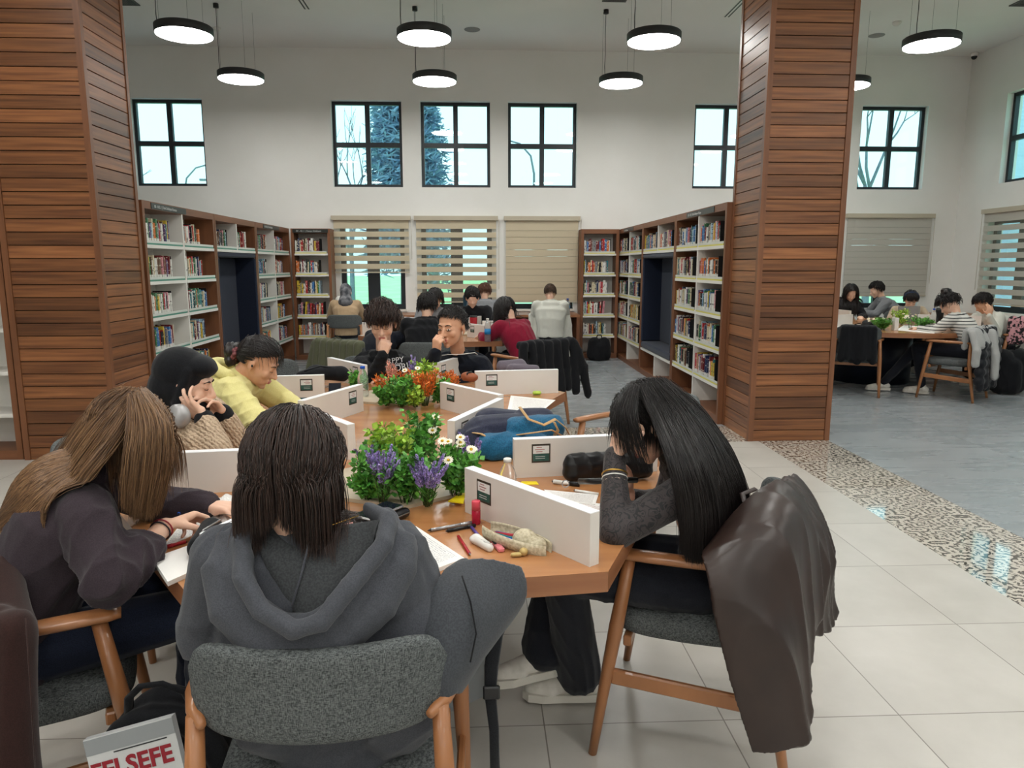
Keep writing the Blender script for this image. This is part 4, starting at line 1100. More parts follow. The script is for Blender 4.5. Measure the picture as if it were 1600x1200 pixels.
def hair(parent, name, m, hc, Rm, s, n, length, col, style, nseg=18, rad=.0009, thick=.016, grav=.35, stiff=1.0, seed=1, wave=0.0, hl=(.28, -.35, -.75), lenvar=.15, cap=True, part=0.0, keep=None, clump=0, goal=None, mom=.72, wst=None, wgrav=.1, wmom=.9):
    """hc head centre, Rm head frame; style(u)->initial local direction"""
    rs = np.random.RandomState(seed); Rn = np.array(Rm)
    r = np.array([.078, .1, .093]) * s; c0 = np.array(hc) + Rn @ (np.array([0, -.012, .028]) * s)
    U = rs.normal(size=(n * 4, 3)); U /= np.linalg.norm(U, axis=1)[:, None]
    y = U[:, 1]; z = U[:, 2]
    lim = np.where(y > .35, hl[0] + (y - .35) * .5, np.where(y > -.2, hl[1] + (y + .2) / .55 * (hl[0] - hl[1]) * (y > .1), hl[2]))
    U = U[z > lim][:n]; n = len(U)
    off = rs.rand(n) ** 1.4 * thick + .002
    P = c0 + (U * (r + off[:, None] * .3)) @ Rn.T
    D = style(U); nrm = U / r; nrm /= np.linalg.norm(nrm, axis=1)[:, None]
    D = D - (D * nrm).sum(1)[:, None] * nrm; D /= np.linalg.norm(D, axis=1)[:, None]; D = D @ Rn.T
    momv = np.full(n, mom)[:, None]; gv = np.full(n, grav)[:, None]
    if wst is not None:
        mk, dw = wst(U); dw = np.asarray(dw, float); D[mk] = D[mk] * .25 + dw / np.linalg.norm(dw); momv[mk] = wmom; gv[mk] = wgrav
    L = length(U) if callable(length) else np.full(n, length); L = L * (1 + (rs.rand(n) - .5) * 2 * lenvar); st = L / nseg
    cc = Col(); cc.c = col.c; cc.e = col.e + [(c0, r, Rn)]
    W = rs.normal(size=(n, 3)) * wave; ph = rs.rand(n) * 6.28
    path = [P.copy()]; g = np.array([0, 0, -1.0])
    for i in range(nseg):
        if goal is not None:
            G_ = np.array(goal) - P; gl = np.linalg.norm(G_, axis=1); D = D * .35 + G_ / np.maximum(gl, .004)[:, None] * np.minimum(1, gl / .02)[:, None]
        else:
            nl = (P - c0) @ Rn / r; k_ = np.linalg.norm(nl, axis=1); nw = ((nl / r) / np.linalg.norm(nl / r, axis=1)[:, None]) @ Rn.T
            hug = np.clip((1.6 - k_) / .5, 0, 1) * (P[:, 2] > c0[2] - .02)
            D = D * momv + g * gv * (.6 + .8 * (i / nseg)) - nw * (hug * .45)[:, None] + W * np.sin(ph + i * .9)[:, None]
        D /= np.maximum(np.linalg.norm(D, axis=1), 1e-6)[:, None]
        Q = push(P + D * st[:, None], off, cc)
        D = (Q - P); D /= np.maximum(np.linalg.norm(D, axis=1), 1e-6)[:, None]; P = Q; path.append(P.copy())
    A = np.stack(path, 1); tt = np.linspace(0, 1, nseg + 1)
    rr = rad * (1 - .75 * tt ** 3)[None, :] * (.8 + .5 * rs.rand(n))[:, None]
    me = strand_mesh(name, A, rr, m, parent)
    if cap:
        q = MB(); M = Matrix.Translation(Vector(c0)) @ Rm.to_4x4(); nu, nv = 32, 20; vs = []; 
        ok = set()
        for i in range(nv + 1):
            for j in range(nu):
                th = PI * i / nv; a = 2 * PI * j / nu; u = (math.sin(th) * math.cos(a), math.sin(th) * math.sin(a), math.cos(th)); vs.append((u[0] * (r[0] + .0025), u[1] * (r[1] + .0025), u[2] * (r[2] + .0025)))
                yy = u[1]; lm = (hl[0] + (yy - .35) * .5) if yy > .35 else ((hl[1] + (yy + .2) / .55 * (hl[0] - hl[1]) * (yy > .1)) if yy > -.2 else hl[2])
                if u[2] > lm: ok.add(len(vs) - 1)
        fs = []
        for i in range(nv):
            for j in range(nu):
                f = (i * nu + j, (i + 1) * nu + j, (i + 1) * nu + (j + 1) % nu, i * nu + (j + 1) % nu)
                if all(k in ok for k in f): fs.append(f)
        q.add(vs, fs, M); cm = q.mesh('cap', [m])
        bm = bmesh.new(); bm.from_mesh(me); bm.from_mesh(cm); bm.to_mesh(me); bm.free()
        me.polygons.foreach_set('use_smooth', [True] * len(me.polygons))
    return link(name, me, parent, True)
def hair_guided(parent, name, m, guides, n, col=None, k=24, rad=.0009, seed=1, r0=.008, r1=.02, endvar=.12, wob=.004):
    """locks that follow hand-placed guide curves (lists of world points), blended across the row of guides"""
    rs = np.random.RandomState(seed); G = []
    for g in guides:
        P = np.array([tuple(p) for p in g]); t = np.linspace(0, len(P) - 1, k + 1); i = np.clip(t.astype(int), 0, len(P) - 2); f = (t - i)[:, None]
        p0 = P[np.maximum(i - 1, 0)]; p1 = P[i]; p2 = P[i + 1]; p3 = P[np.minimum(i + 2, len(P) - 1)]
        G.append(.5 * (2 * p1 + (p2 - p0) * f + (2 * p0 - 5 * p1 + 4 * p2 - p3) * f * f + (3 * p1 - p0 - 3 * p2 + p3) * f ** 3))
    G = np.array(G); m_ = len(G); u = rs.rand(n) * (m_ - 1); i = np.clip(u.astype(int), 0, m_ - 2); f = (u - i)[:, None, None]; f = f if m_ > 1 else 0
    B = G[i] * (1 - f) + G[i + 1] * f
    d = rs.normal(size=(n, 3)); d /= np.linalg.norm(d, axis=1)[:, None]; d *= (rs.rand(n) ** .5)[:, None]
    t = np.linspace(0, 1, k + 1)[None, :, None]
    B = B + d[:, None, :] * (r0 + (r1 - r0) * t)
    w = rs.normal(size=(n, 3)); B = B + w[:, None, :] * wob * np.sin(t * (3 + 4 * rs.rand(n))[:, None, None] + rs.rand(n)[:, None, None] * 6)
    e = 1 - endvar * rs.rand(n)   # resample to vary the ends
    idx = t[:, :, 0] * e[:, None] * k; ii = np.clip(idx.astype(int), 0, k - 1); ff = (idx - ii)[:, :, None]
    ar = np.arange(n)[:, None]; B = B[ar, ii] * (1 - ff) + B[ar, ii + 1] * ff
    if col is not None:
        off = rs.rand(n) * .01
        for s_ in range(k + 1): B[:, s_] = push(B[:, s_].copy(), off, col)
    tt = np.linspace(0, 1, k + 1); rr = rad * (1 - .75 * tt ** 4)[None, :] * (.8 + .5 * rs.rand(n))[:, None]
    return link(name, strand_mesh(name, B, rr, m, parent), parent, True)
def st_long(part=0.0, back=.5, side=.7):
    def f(U):
        D = np.zeros_like(U); D[:, 0] = np.sign(U[:, 0] - part) * side * np.clip(np.abs(U[:, 0] - part) * 3 + .4, 0, 1); D[:, 1] = -back * (U[:, 1] > -.3) - .15; D[:, 2] = -.3; return D
    return f
def st_fringe(U):
    D = np.zeros_like(U); f = U[:, 1] > -.15; D[:, 1] = np.where(f, .9, -.5); D[:, 2] = np.where(f, .0, -.7); D[:, 0] = U[:, 0] * .6; return D
def st_short(U):
    D = np.zeros_like(U); D[:, 1] = .35; D[:, 2] = -.25; D[:, 0] = U[:, 0] * .5 + .15; return D + U * .5
def st_tie(px, py, pz):
    def f(U): return np.array([px, py, pz])[None, :] - U
    return f

# ------------------------------------------------------------------ people
def limb(mb, a, b, ra, rb, k=12): mb.caps(a, b, ra, rb, k, 4)
def person(label, pelvis, neck, headc, fd, face, arms, skin=SK1, sex='f', s=1.0, hs=1.0, voxel=.006, top=None, legs=None, ears=True, face_on=True, open_eyes=False, group=None,
           top_name='hoodie', top_mat=None, leg_mat=None, leg_name='jeans', shoe_mat=None, bulk=1.0, hood=None, foldamp=.005, shoulder=None, cuffs=True, headup=(0, 0, 1), legpose=None, seed=1, shoes=True, sleeve_end=.0, hands=True, hem=.0, tvox=None, hair_fn=None, topkw=None):
    pelvis, neck, headc = Vector(pelvis), Vector(neck), Vector(headc)
    F = Vector((math.cos(R(face)), math.sin(R(face)), 0)); Rt = Vector((F.y, -F.x, 0)); UP = Vector((0, 0, 1))
    t = thing('person', label, 'person', (pelvis.x, pelvis.y, 0), 0, group)
    sw = (.165 if sex == 'f' else .19) * s
    sp = (neck - pelvis); spn = sp.normalized()
    shc = neck - spn * .055 * s
    if shoulder is None: shoulder = {}
    SH = {k: Vector(shoulder[k]) if k in shoulder else shc + Rt * (sw * q) for k, q in (('L', -1), ('R', 1))}
    Rm = frame(fd, headup)
    # body: one continuous skin surface
    b = MB(); HM = head_prims(b, headc, Rm, hs * s, ears)
    nb = headc + Rm @ Vector((0, -.035, -.06)) * s
    limb(b, neck - spn * .05, nb, .052 * s, .05 * s)
    limb(b, neck - spn * .10, pelvis + UP * .05, .07 * s, .08 * s)
    for k in 'LR':
        a = arms.get(k)
        if a is None: continue
        el, wr = Vector(a[0]), Vector(a[1])
        limb(b, SH[k], el, .042 * s, .033 * s); limb(b, el, wr, .036 * s, .024 * s); limb(b, SH[k], neck - spn * .08, .045 * s, .05 * s)
        if hands: hand_prims(b, wr, a[2], a[3], a[4], a[5], a[6] if len(a) > 6 else .4, s * .97)
    lp = legpose or {}
    LG = {}
    for k, q in (('L', -1), ('R', 1)):
        if k in lp: hip, kn, an, toe = [Vector(x) for x in lp[k]]
        else:
            hip = pelvis + Rt * q * .085 * s + F * .03; kn = hip + F * .42 * s + Rt * q * .03 + UP * .03; an = Vector((kn.x - F.x * .03, kn.y - F.y * .03, .09)); toe = an + F * .17 - UP * .05
        LG[k] = (hip, kn, an, toe)
        limb(b, pelvis + UP * .05, hip, .09, .07 * s); limb(b, hip, kn, .06 * s, .045 * s); limb(b, kn, an, .042 * s, .028 * s); hd_ = Vector((toe.x - an.x, toe.y - an.y, 0)).normalized(); limb(b, an, an + hd_ * .10 - UP * .055, .024, .018)
    body = organic(b, voxel, 'body', skin, t, 3)
    if face_on: face_parts(body, HM, None, open_eyes)
    # top
    g = MB(); w = bulk * s
    wdt = (.150, .145, .155, .17, .16) if sex == 'f' else (.16, .155, .175, .195, .18); dep = (.115, .105, .115, .115, .085)
    pts = [pelvis - UP * (.02 + hem), pelvis + sp * .18, pelvis + sp * .45, pelvis + sp * .72, shc - spn * .02]
    hb = lp.get('bend', .03)
    pts = [p - F * (hb * q) for p, q in zip(pts, (0, .6, 1, .7, .1))]
    g.tube(pts, [d * w for d in dep], 20, True, None, [a_ / d_ for a_, d_ in zip(wdt, dep)], tuple(Rt))
    limb(g, SH['L'], SH['R'], .058 * w, .058 * w); limb(g, shc, neck - spn * .01, .075 * w, .058 * w)
    for k in 'LR':
        limb(g, SH[k], shc - spn * .08, .065 * w, .09 * w)
        a = arms.get(k)
        if a is None: continue
        el, wr = Vector(a[0]), Vector(a[1]); we = wr + (el - wr) * (sleeve_end if not isinstance(sleeve_end, dict) else sleeve_end[k])
        limb(g, SH[k], el, .066 * w, .054 * w); se_ = sleeve_end if not isinstance(sleeve_end, dict) else sleeve_end[k]; re_ = (.036 + .034 * max(0, se_)) * w; limb(g, el, we, .056 * w, re_)
        if cuffs:
            u = (we - el).normalized(); limb(g, we - u * .035, we - u * .002, re_ + .001, re_ - .001)
    cr = [neck - spn * .012 + (Rt * math.cos(a_) * .062 + F * math.sin(a_) * .058) * s - spn * (.03 * max(0, math.sin(a_))) for a_ in [2 * PI * i / 16 for i in range(17)]]
    g.tube(cr, .016, 8, False); limb(g, shc + spn * .0, neck - spn * .03, .085 * w, .066 * w)
    if hood: hood(g, neck, spn, F, Rt, w)
    if top: top(g, SH, neck, pelvis, F, Rt)
    kw = topkw or {}
    g_o = organic(g, tvox or voxel * 1.1, top_name, top_mat, t, 5, kw.get('disp') or folds(foldamp, 42, seed))
    # trousers
    j = MB(); lw = lp.get('w', 1.0)
    j.tube([pelvis + UP * .1, pelvis, pelvis - UP * .055], [.11 * s, .12 * s, .10 * s], 18, True, None, 1.35, tuple(Rt))
    for k in 'LR':
        hip, kn, an, toe = LG[k]
        limb(j, pelvis, hip, .10 * s, .095 * s); limb(j, hip, kn, .09 * s * lw, .068 * s * lw); u = (an - kn).normalized(); limb(j, kn, an - u * .01, .067 * s * lw, lp.get('hem', .056) * s)
    organic(j, (tvox or voxel) * 1.2, leg_name, leg_mat or M_jean, t, 4, folds(.004, 50, seed + 9))
    if shoes:
        for k in 'LR':
            hip, kn, an, toe = LG[k]; d = toe - an; h = Vector((d.x, d.y, 0)).normalized() if Vector((d.x, d.y, 0)).length > 1e-3 else F
            shoe(t, an, h, shoe_mat or M_shoe, 1.0, lp.get('shoetilt' + k, 0))
    return t, body, HM, Rm, SH
M_jean = fabric('dark_blue_denim', rgb(22, 28, 44), rgb(34, 42, 62), 500, .85, .3)
M_blackcloth = fabric('black_cotton', rgb(16, 17, 20), rgb(26, 27, 31), 450, .9, .3, .08)
M_blackjean = fabric('black_denim', rgb(20, 22, 30), rgb(30, 33, 42), 500, .85, .3)
M_shoe = noisy('white_leather_sneaker', rgb(206, 202, 192), rgb(226, 222, 214), (30, 30, 30), .5, .1)
M_sole = mat('sneaker_sole_rubber', rgb(216, 212, 202), .6)
M_shoeblk = noisy('black_sneaker', rgb(24, 24, 28), rgb(36, 36, 40), (30, 30, 30), .6, .1)
def shoe(parent, an, h, m, s=1.0, tilt=0):
    """ankle point, heading"""
    T = Matrix.Translation(an - Vector((0, 0, .09))) @ Matrix.Rotation(math.atan2(h.y, h.x), 4, 'Z') @ Matrix.Rotation(tilt, 4, 'Y')
    q = MB(); q.caps((-.045, 0, .05), (.04, 0, .055), .036, .038, 14, 4, T); q.caps((.03, 0, .055), (.15, 0, .036), .038, .03, 14, 4, T); q.caps((.1, .012, .032), (.165, -.004, .03), .034, .03, 12, 4, T)
    q.caps((-.02, 0, .06), (-.01, 0, .1), .038, .036, 14, 3, T)
    o = organic(q, .005, 'shoe', m, parent, 4)
    so = MB(); prof = [(-.088, 0), (-.075, .032), (-.02, .038), (.06, .04), (.13, .046), (.18, .036), (.2, .008), (.195, -.022), (.16, -.038), (.08, -.038), (.0, -.034), (-.07, -.03)]
    so.prism(prof, .0, .028, T); so.build('sole', M_sole, o, True)
    l = MB()
    for i in range(4): l.tube([(.035 + i * .02, -.022, .083 - i * .009), (.04 + i * .02, 0, .09 - i * .0095), (.035 + i * .02, .022, .083 - i * .009)], .0028, 5, True, T)
    l.build('laces', M_shoe if m is not M_shoe else M_white, o, True, kind='stuff')
def hood_back(g, neck, spn, F, Rt, w):
    c = neck - F * .06 - spn * .05
    g.caps(c - Rt * .07, c + Rt * .07, .05 * w, .05 * w, 14, 4); g.caps(c - F * .02 - spn * .08, c, .05, .06, 14, 4)
    g.caps(neck - Rt * .075 + F * .0, neck - Rt * .05 + F * .06 - spn * .04, .028, .022); g.caps(neck + Rt * .075, neck + Rt * .05 + F * .06 - spn * .04, .028, .022)
M_char = fabric('charcoal_fleece', rgb(66, 68, 74), rgb(76, 78, 84), 380, .95, .3, .12)
M_charl = fabric('charcoal_fleece_lining', rgb(54, 56, 58), rgb(66, 68, 70), 260, .97, .5, .12)
M_plum = fabric('dark_plum_sweatshirt', rgb(50, 42, 48), rgb(60, 51, 57), 400, .95, .3, .12)
M_yellow = fabric('pale_yellow_fleece', rgb(214, 204, 136), rgb(226, 216, 152), 380, .95, .3, .1)
M_navyk = fabric('navy_black_sweatshirt', rgb(14, 17, 26), rgb(22, 26, 36), 380, .95, .3, .08)
M_red = fabric('crimson_sweatshirt', rgb(120, 18, 42), rgb(138, 28, 54), 380, .95, .3, .1)
M_offw = fabric('off_white_fleece', rgb(200, 200, 190), rgb(214, 214, 204), 380, .95, .3, .1)
M_greyf = fabric('grey_fleece', rgb(120, 122, 126), rgb(138, 140, 144), 380, .95, .3, .1)
M_tan = fabric('tan_jacket_cloth', rgb(176, 150, 118), rgb(192, 166, 134), 380, .95, .3, .1)
def knitmat():
    m, nt, b = newmat('beige_cable_knit')
    w = N(nt, 'ShaderNodeTexWave', wave_type='BANDS', bands_direction='DIAGONAL'); w.inputs['Scale'].default_value = 26; w.inputs['Distortion'].default_value = 3; w.inputs['Detail'].default_value = 1; w.inputs['Detail Scale'].default_value = 3
    nt.links.new(mapping(nt, (1, 1, 1)), w.inputs['Vector'])
    v = N(nt, 'ShaderNodeTexVoronoi'); v.inputs['Scale'].default_value = 130; nt.links.new(mapping(nt, (1, 1, .6)), v.inputs['Vector'])
    a = N(nt, 'ShaderNodeMath', operation='ADD'); nt.links.new(w.outputs[0], a.inputs[0]); nt.links.new(v.outputs[0], a.inputs[1])
    nt.links.new(ramp(nt, a.outputs[0], [(.2, rgb(150, 126, 102)), (1.0, rgb(198, 174, 148))]), b.inputs['Base Color']); b.inputs['Roughness'].default_value = .95
    bump(nt, b, a.outputs[0], .9, .005); return m
M_knit = knitmat()
def lacemat():
    m, nt, b = newmat('black_flock_lace'); v = mapping(nt, (1, 1, 1))
    w = N(nt, 'ShaderNodeTexNoise'); w.inputs['Scale'].default_value = 26; w.inputs['Detail'].default_value = 1; w.inputs['Distortion'].default_value = 1.6; nt.links.new(v, w.inputs['Vector'])
    s = N(nt, 'ShaderNodeMath', operation='MULTIPLY'); s.inputs[1].default_value = 34; nt.links.new(w.outputs[0], s.inputs[0])
    q = N(nt, 'ShaderNodeMath', operation='SINE'); nt.links.new(s.outputs[0], q.inputs[0])
    nt.links.new(ramp(nt, q.outputs[0], [(.25, rgb(50, 42, 43)), (.4, rgb(12, 11, 14))]), b.inputs['Base Color']); b.inputs['Roughness'].default_value = .7; b.inputs['Sheen Weight'].default_value = .15
    bump(nt, b, q.outputs[0], .3, .001); return m
M_lace = lacemat()
def stripemat():
    m, nt, b = newmat('black_white_striped_knit'); tc = N(nt, 'ShaderNodeTexCoord'); sp = N(nt, 'ShaderNodeSeparateXYZ'); nt.links.new(tc.outputs['Object'], sp.inputs[0])
    a = N(nt, 'ShaderNodeMath', operation='MULTIPLY'); a.inputs[1].default_value = 28; nt.links.new(sp.outputs[2], a.inputs[0])
    f = N(nt, 'ShaderNodeMath', operation='FRACT'); nt.links.new(a.outputs[0], f.inputs[0])
    nt.links.new(ramp(nt, f.outputs[0], [(.70, rgb(208, 206, 200)), (.74, rgb(36, 36, 40))]), b.inputs['Base Color']); b.inputs['Roughness'].default_value = .95; return m
M_stripe = stripemat()
def torso_col(pel, neck, r=.135, sh=None):
    c = Col(); c.cap(pel, neck - (neck - pel).normalized() * .12, r)
    if sh:
        c.cap(sh['L'], sh['R'], .072)
        for k in 'LR': pass
    return c

# ---- person in the charcoal hoodie, back to the viewer
def p1top(g, SH, nk, pel, F, Rt):
    for (x, z, r) in ((-.47, .86, .095), (-.20, .87, .09), (-.45, .74, .11), (-.17, .74, .11), (-.33, .78, .13), (-.43, .62, .12), (-.19, .62, .12)):
        g.ell((x, 1.44, z), (r, .10, r * 1.25))
hc = at(460, 738, 1.47)
t1, b1, HM, Rm, SH = person('person with dark brown hair in a charcoal hoodie, back to the viewer, in the foreground', (-.31, 1.50, .53), (-.355, 1.45, 1.0), hc, (.1, .9, -.30), 93,
    {'L': ((-.585, 1.46, .75), (-.50, 1.80, .80), (.6, .6, -.2), (0, 0, -1), -1, .5), 'R': ((-.115, 1.50, .77), (-.25, 1.82, .80), (-.5, .7, -.2), (0, 0, -1), 1, .6)},
    top_mat=M_char, bulk=1.12, foldamp=.0075, voxel=.006, hem=.05, face_on=False, seed=4, hs=1.02, top=p1top,
    shoulder={'L': (-.525, 1.44, .925), 'R': (-.185, 1.45, .925)})
h = MB(); P1p = [at(398, 812, 1.43), at(376, 850, 1.37), at(382, 905, 1.30), at(408, 955, 1.265), at(458, 984, 1.25), at(500, 974, 1.25), at(548, 915, 1.285), at(600, 850, 1.35), at(606, 812, 1.42), at(575, 795, 1.48)]
h.tube(P1p, [.018, .02, .021, .021, .02, .02, .021, .021, .02, .016], 12)
q_ = [at(366, 840, 1.42), at(350, 890, 1.37), at(360, 950, 1.33), at(410, 992, 1.305), at(465, 1010, 1.30), at(530, 990, 1.31), at(590, 940, 1.34), at(622, 885, 1.38), at(625, 840, 1.43)]
h.tube(q_, [.035, .042, .045, .045, .045, .045, .045, .042, .035], 12)
for i in range(8): h.caps((P1p[i + 1] + q_[i]) / 2 + Vector((0, .015, 0)), (P1p[min(i + 2, 9)] + q_[i + 1]) / 2 + Vector((0, .015, 0)), .03, .03)
organic(h, .005, 'hood', M_char, t1, 4, folds(.004, 50, 8))
def lin_(u, v):
    x = 395 + 195 * u; top = 812 + 10 * math.sin(u * PI); bot = 812 + 165 * math.sin(u * PI) ** .7
    y = top + (bot - top) * v; d = 1.42 - .10 * math.sin(v * PI * .5) * math.sin(u * PI) - .02 * v
    return at(x, y, d)
h = MB(); h.grid(lin_, 24, 16, thick=-.004); h.build('hood_lining', M_charl, t1, True)
h = MB(); h.tube([at(487, 822, 1.405), at(480, 860, 1.36), at(470, 900, 1.335), at(455, 950, 1.305)], .0022, 6); h.build('hood_seam', M_char, t1, True)
h = MB(); h.tube([at(440, 816, 1.435), at(480, 826, 1.42), at(520, 826, 1.42), at(552, 818, 1.43)], .006, 8, flat=.5); h.build('shirt_collar', fabric('pink_shirt', rgb(196, 140, 132), rgb(206, 152, 144)), t1, True)
def st1(U):
    D = np.zeros_like(U); bk = U[:, 1] < .1
    D[:, 0] = np.where(bk, U[:, 0] * 1.1 + np.sign(U[:, 0] - .04) * .12, np.sign(U[:, 0] - .04) * .8); D[:, 1] = -.7; D[:, 2] = -.3; return D
cc = torso_col(Vector((-.31, 1.5, .53)), Vector((-.355, 1.45, 1.0)), .12); cc.cap(SH['L'], SH['R'], .07)
hair(t1, 'hair', H_dark, hc, Rm, 1.03, 6500, lambda U: .11 + .09 * np.clip(U[:, 2] + .3, 0, 1.3) + .06 * np.clip(np.abs(U[:, 0]) - .35, 0, 1) + .03 * np.abs(U[:, 0]), cc, st1, 22, .0009, .018, .42, 1.0, 2, .05, hl=(.3, -.3, -.55), lenvar=.13)
necklace = MB(); necklace.tube([at(432, 806, 1.44), at(470, 820, 1.405), at(520, 820, 1.405), at(560, 806, 1.44)], .0012, 6); necklace.build('necklace', mat('gold', rgb(200, 160, 80), .3, 1), t1, True)

# ---- person writing at the left edge
hc = at(196, 684, 1.98); nk = Vector((-1.04, 1.93, .99)); pel = Vector((-1.23, 1.86, .53))
wr = at(258, 822, 1.93)
t2, b2, HM, Rm, SH = person('person with long light brown hair in a dark plum sweatshirt writing at the left edge', pel, nk, hc, (.62, .1, -.78), 28,
    {'R': ((-.90, 1.70, .765), wr, at(296, 806, 2.02) - wr, (.3, -.3, -.9), -1, (.7, .8, .95, 1.0), .7), 'L': ((-1.0, 2.2, .79), (-.83, 2.18, .79), (.8, -.3, 0), (0, 0, -1), 1, .5)},
    top_mat=M_plum, top_name='sweatshirt', bulk=1.14, foldamp=.010, voxel=.005, hem=.03, face_on=False, seed=7, sleeve_end={'R': .52, 'L': .1},
    shoulder={'R': (-1.0, 1.80, .90), 'L': (-1.15, 2.10, .92)})
cc = torso_col(pel, nk, .15); cc.cap(SH['L'], SH['R'], .085)
hair(t2, 'hair', H_brown, hc, Rm, 1.03, 3800, .17, Col(), st_long(0, .3, .6), 14, .0009, .014, .42, 1.0, 5, .02, hl=(.3, -.3, -.6), lenvar=.2)
A_ = lambda *L: [at(*p) for p in L]
hair_guided(t2, 'hair_locks', H_brown, [A_((196, 612, 2.04), (135, 655, 2.0), (82, 738, 1.99), (38, 815, 2.0), (8, 862, 2.02)), A_((203, 612, 1.97), (146, 662, 1.92), (93, 742, 1.90), (48, 815, 1.91), (22, 862, 1.93)),
    A_((208, 618, 1.92), (163, 672, 1.86), (112, 745, 1.85), (70, 812, 1.86), (42, 858, 1.87)), A_((212, 630, 1.89), (178, 688, 1.83), (134, 745, 1.79), (96, 803, 1.79), (70, 845, 1.80))], 5200, cc, 26, .0009, 3, .012, .022, .15)
hair_guided(t2, 'hair_locks', H_brown, [A_((225, 612, 1.98), (258, 655, 1.93), (262, 710, 1.90), (255, 760, 1.90), (246, 800, 1.91)), A_((220, 615, 1.92), (247, 660, 1.86), (248, 712, 1.84), (240, 765, 1.85), (232, 812, 1.86)),
    A_((214, 620, 1.89), (228, 665, 1.83), (226, 715, 1.81), (218, 768, 1.82), (212, 812, 1.83)), A_((206, 622, 1.89), (206, 670, 1.82), (200, 715, 1.79), (196, 755, 1.79), (194, 795, 1.80))], 4200, None, 24, .0009, 4, .010, .014, .2)
for z_, (col_, nm) in enumerate(((rgb(150, 40, 50), 'red_bracelet'), (rgb(40, 32, 40), 'dark_bracelet'))):
    d = (at(296, 806, 2.02) - wr).normalized(); u = (wr - Vector((-.90, 1.70, .765))).normalized(); p = wr - u * (.012 + .012 * z_); x = u.orthogonal().normalized(); y = u.cross(x)
    m = MB(); m.tube([p + (x * math.cos(a) + y * math.sin(a)) * .028 for a in [2 * PI * i / 20 for i in range(21)]], .0022, 6, False); m.build(nm, mat(nm, col_, .5), t2, True)

# ---- person in the black headscarf
hc = at(292, 598, 2.86); nk = Vector((-1.21, 2.93, .97)); pel = Vector((-1.42, 3.03, .52)); w1 = at(320, 656, 2.76); w2 = at(348, 646, 2.9)
t3, b3, HM, Rm, SH = person('person in a black headscarf and beige knit cardigan resting cheeks on both hands', pel, nk, hc, (.97, .06, -.24), -12,
    {'R': (at(338, 704, 2.70), w1, at(294, 632, 2.76) - w1, (.35, .75, .3), 1, (.25, .3, .35, .45), .2), 'L': (at(372, 698, 2.95), w2, at(326, 626, 2.84) - w2, (-.3, -.7, .3), -1, (.3, .35, .4, .5), .3)},
    top_mat=M_knit, top_name='cardigan', bulk=1.14, foldamp=.005, voxel=.0045, seed=3, sleeve_end=.22, tvox=.006, hem=0,
    shoulder={'R': (-1.21, 2.80, .90), 'L': (-1.16, 3.10, .90)})
for w_, e_ in ((w1, at(338, 704, 2.70)), (w2, at(372, 698, 2.95))):
    u = (e_ - w_).normalized(); m = MB(); m.caps(w_ + u * .0, w_ + u * .075, .040, .047, 14, 3); organic(m, .005, 'black_cuff', M_blackcloth, t3, 2)
m = MB(); T = HM
E_ = lambda p, r: m.ell(p, r, T, None, 22, 14)
E_((0, -.03, .04), (.092, .108, .098)); E_((0, -.06, -.03), (.082, .08, .1)); E_((0, .03, .075), (.078, .072, .048)); E_((0, .075, .076), (.045, .03, .02)); E_((0, -.03, -.02), (.088, .082, .10))
for s_ in (-1, 1): m.caps((s_ * .072, .015, .06), (s_ * .070, .0, -.07), .02, .024, 10, 3, T)
m.caps((-.04, .0, -.12), (.04, .0, -.12), .04, .04, 10, 3, T)
m.caps(hc - Vector((0, 0, .09)), nk - Vector((0, 0, .0)), .085, .10, 16, 4); m.caps(nk, nk - Vector((-.03, 0, .06)), .11, .12, 16, 4)
organic(m, .005, 'headscarf', fabric('black_scarf_cloth', rgb(12, 13, 17), rgb(20, 21, 26), 300, .85, .2, .12), t3, 5, folds(.004, 30, 6, (1, 1, .5)))
hp = MB(); c_ = at(279, 650, 2.70)
hp.lathe([(0, -.018), (.03, -.02), (.044, -.014), (.046, .004), (.036, .018), (0, .02)], (0, 0, 0), 28, Matrix.Translation(c_) @ Matrix.Rotation(R(90), 4, 'X') @ Matrix.Rotation(R(-20), 4, 'Y'))
tag(hp.build('headphones', mat('silver_headphones', rgb(168, 166, 166), .35, .4)), 'silver over-ear headphones hanging at the neck of the person in the black headscarf', 'headphones')
m = MB(); m.grid(lambda u, v: at(291 + 20 * u + 6 * v, 685 + 24 * v, 2.745), 4, 4, thick=.004)
def checkmat():
    mm, nt, b = newmat('checked_shirt'); br = N(nt, 'ShaderNodeTexBrick'); br.offset = 0; br.inputs['Scale'].default_value = 110; br.inputs['Color1'].default_value = rgb(226, 228, 232); br.inputs['Color2'].default_value = rgb(216, 220, 226); br.inputs['Mortar'].default_value = rgb(96, 106, 126)
    br.inputs['Brick Width'].default_value = 1; br.inputs['Row Height'].default_value = 1; br.inputs['Mortar Size'].default_value = .1
    mp = mapping(nt, (1, 1, 1)); sx = N(nt, 'ShaderNodeSeparateXYZ'); cx = N(nt, 'ShaderNodeCombineXYZ'); nt.links.new(mp, sx.inputs[0]); nt.links.new(sx.outputs[0], cx.inputs[0]); nt.links.new(sx.outputs[2], cx.inputs[1]); nt.links.new(cx.outputs[0], br.inputs['Vector'])
    nt.links.new(br.outputs[0], b.inputs['Base Color']); b.inputs['Roughness'].default_value = .9; return mm
m.build('shirt_front', checkmat(), t3, True)

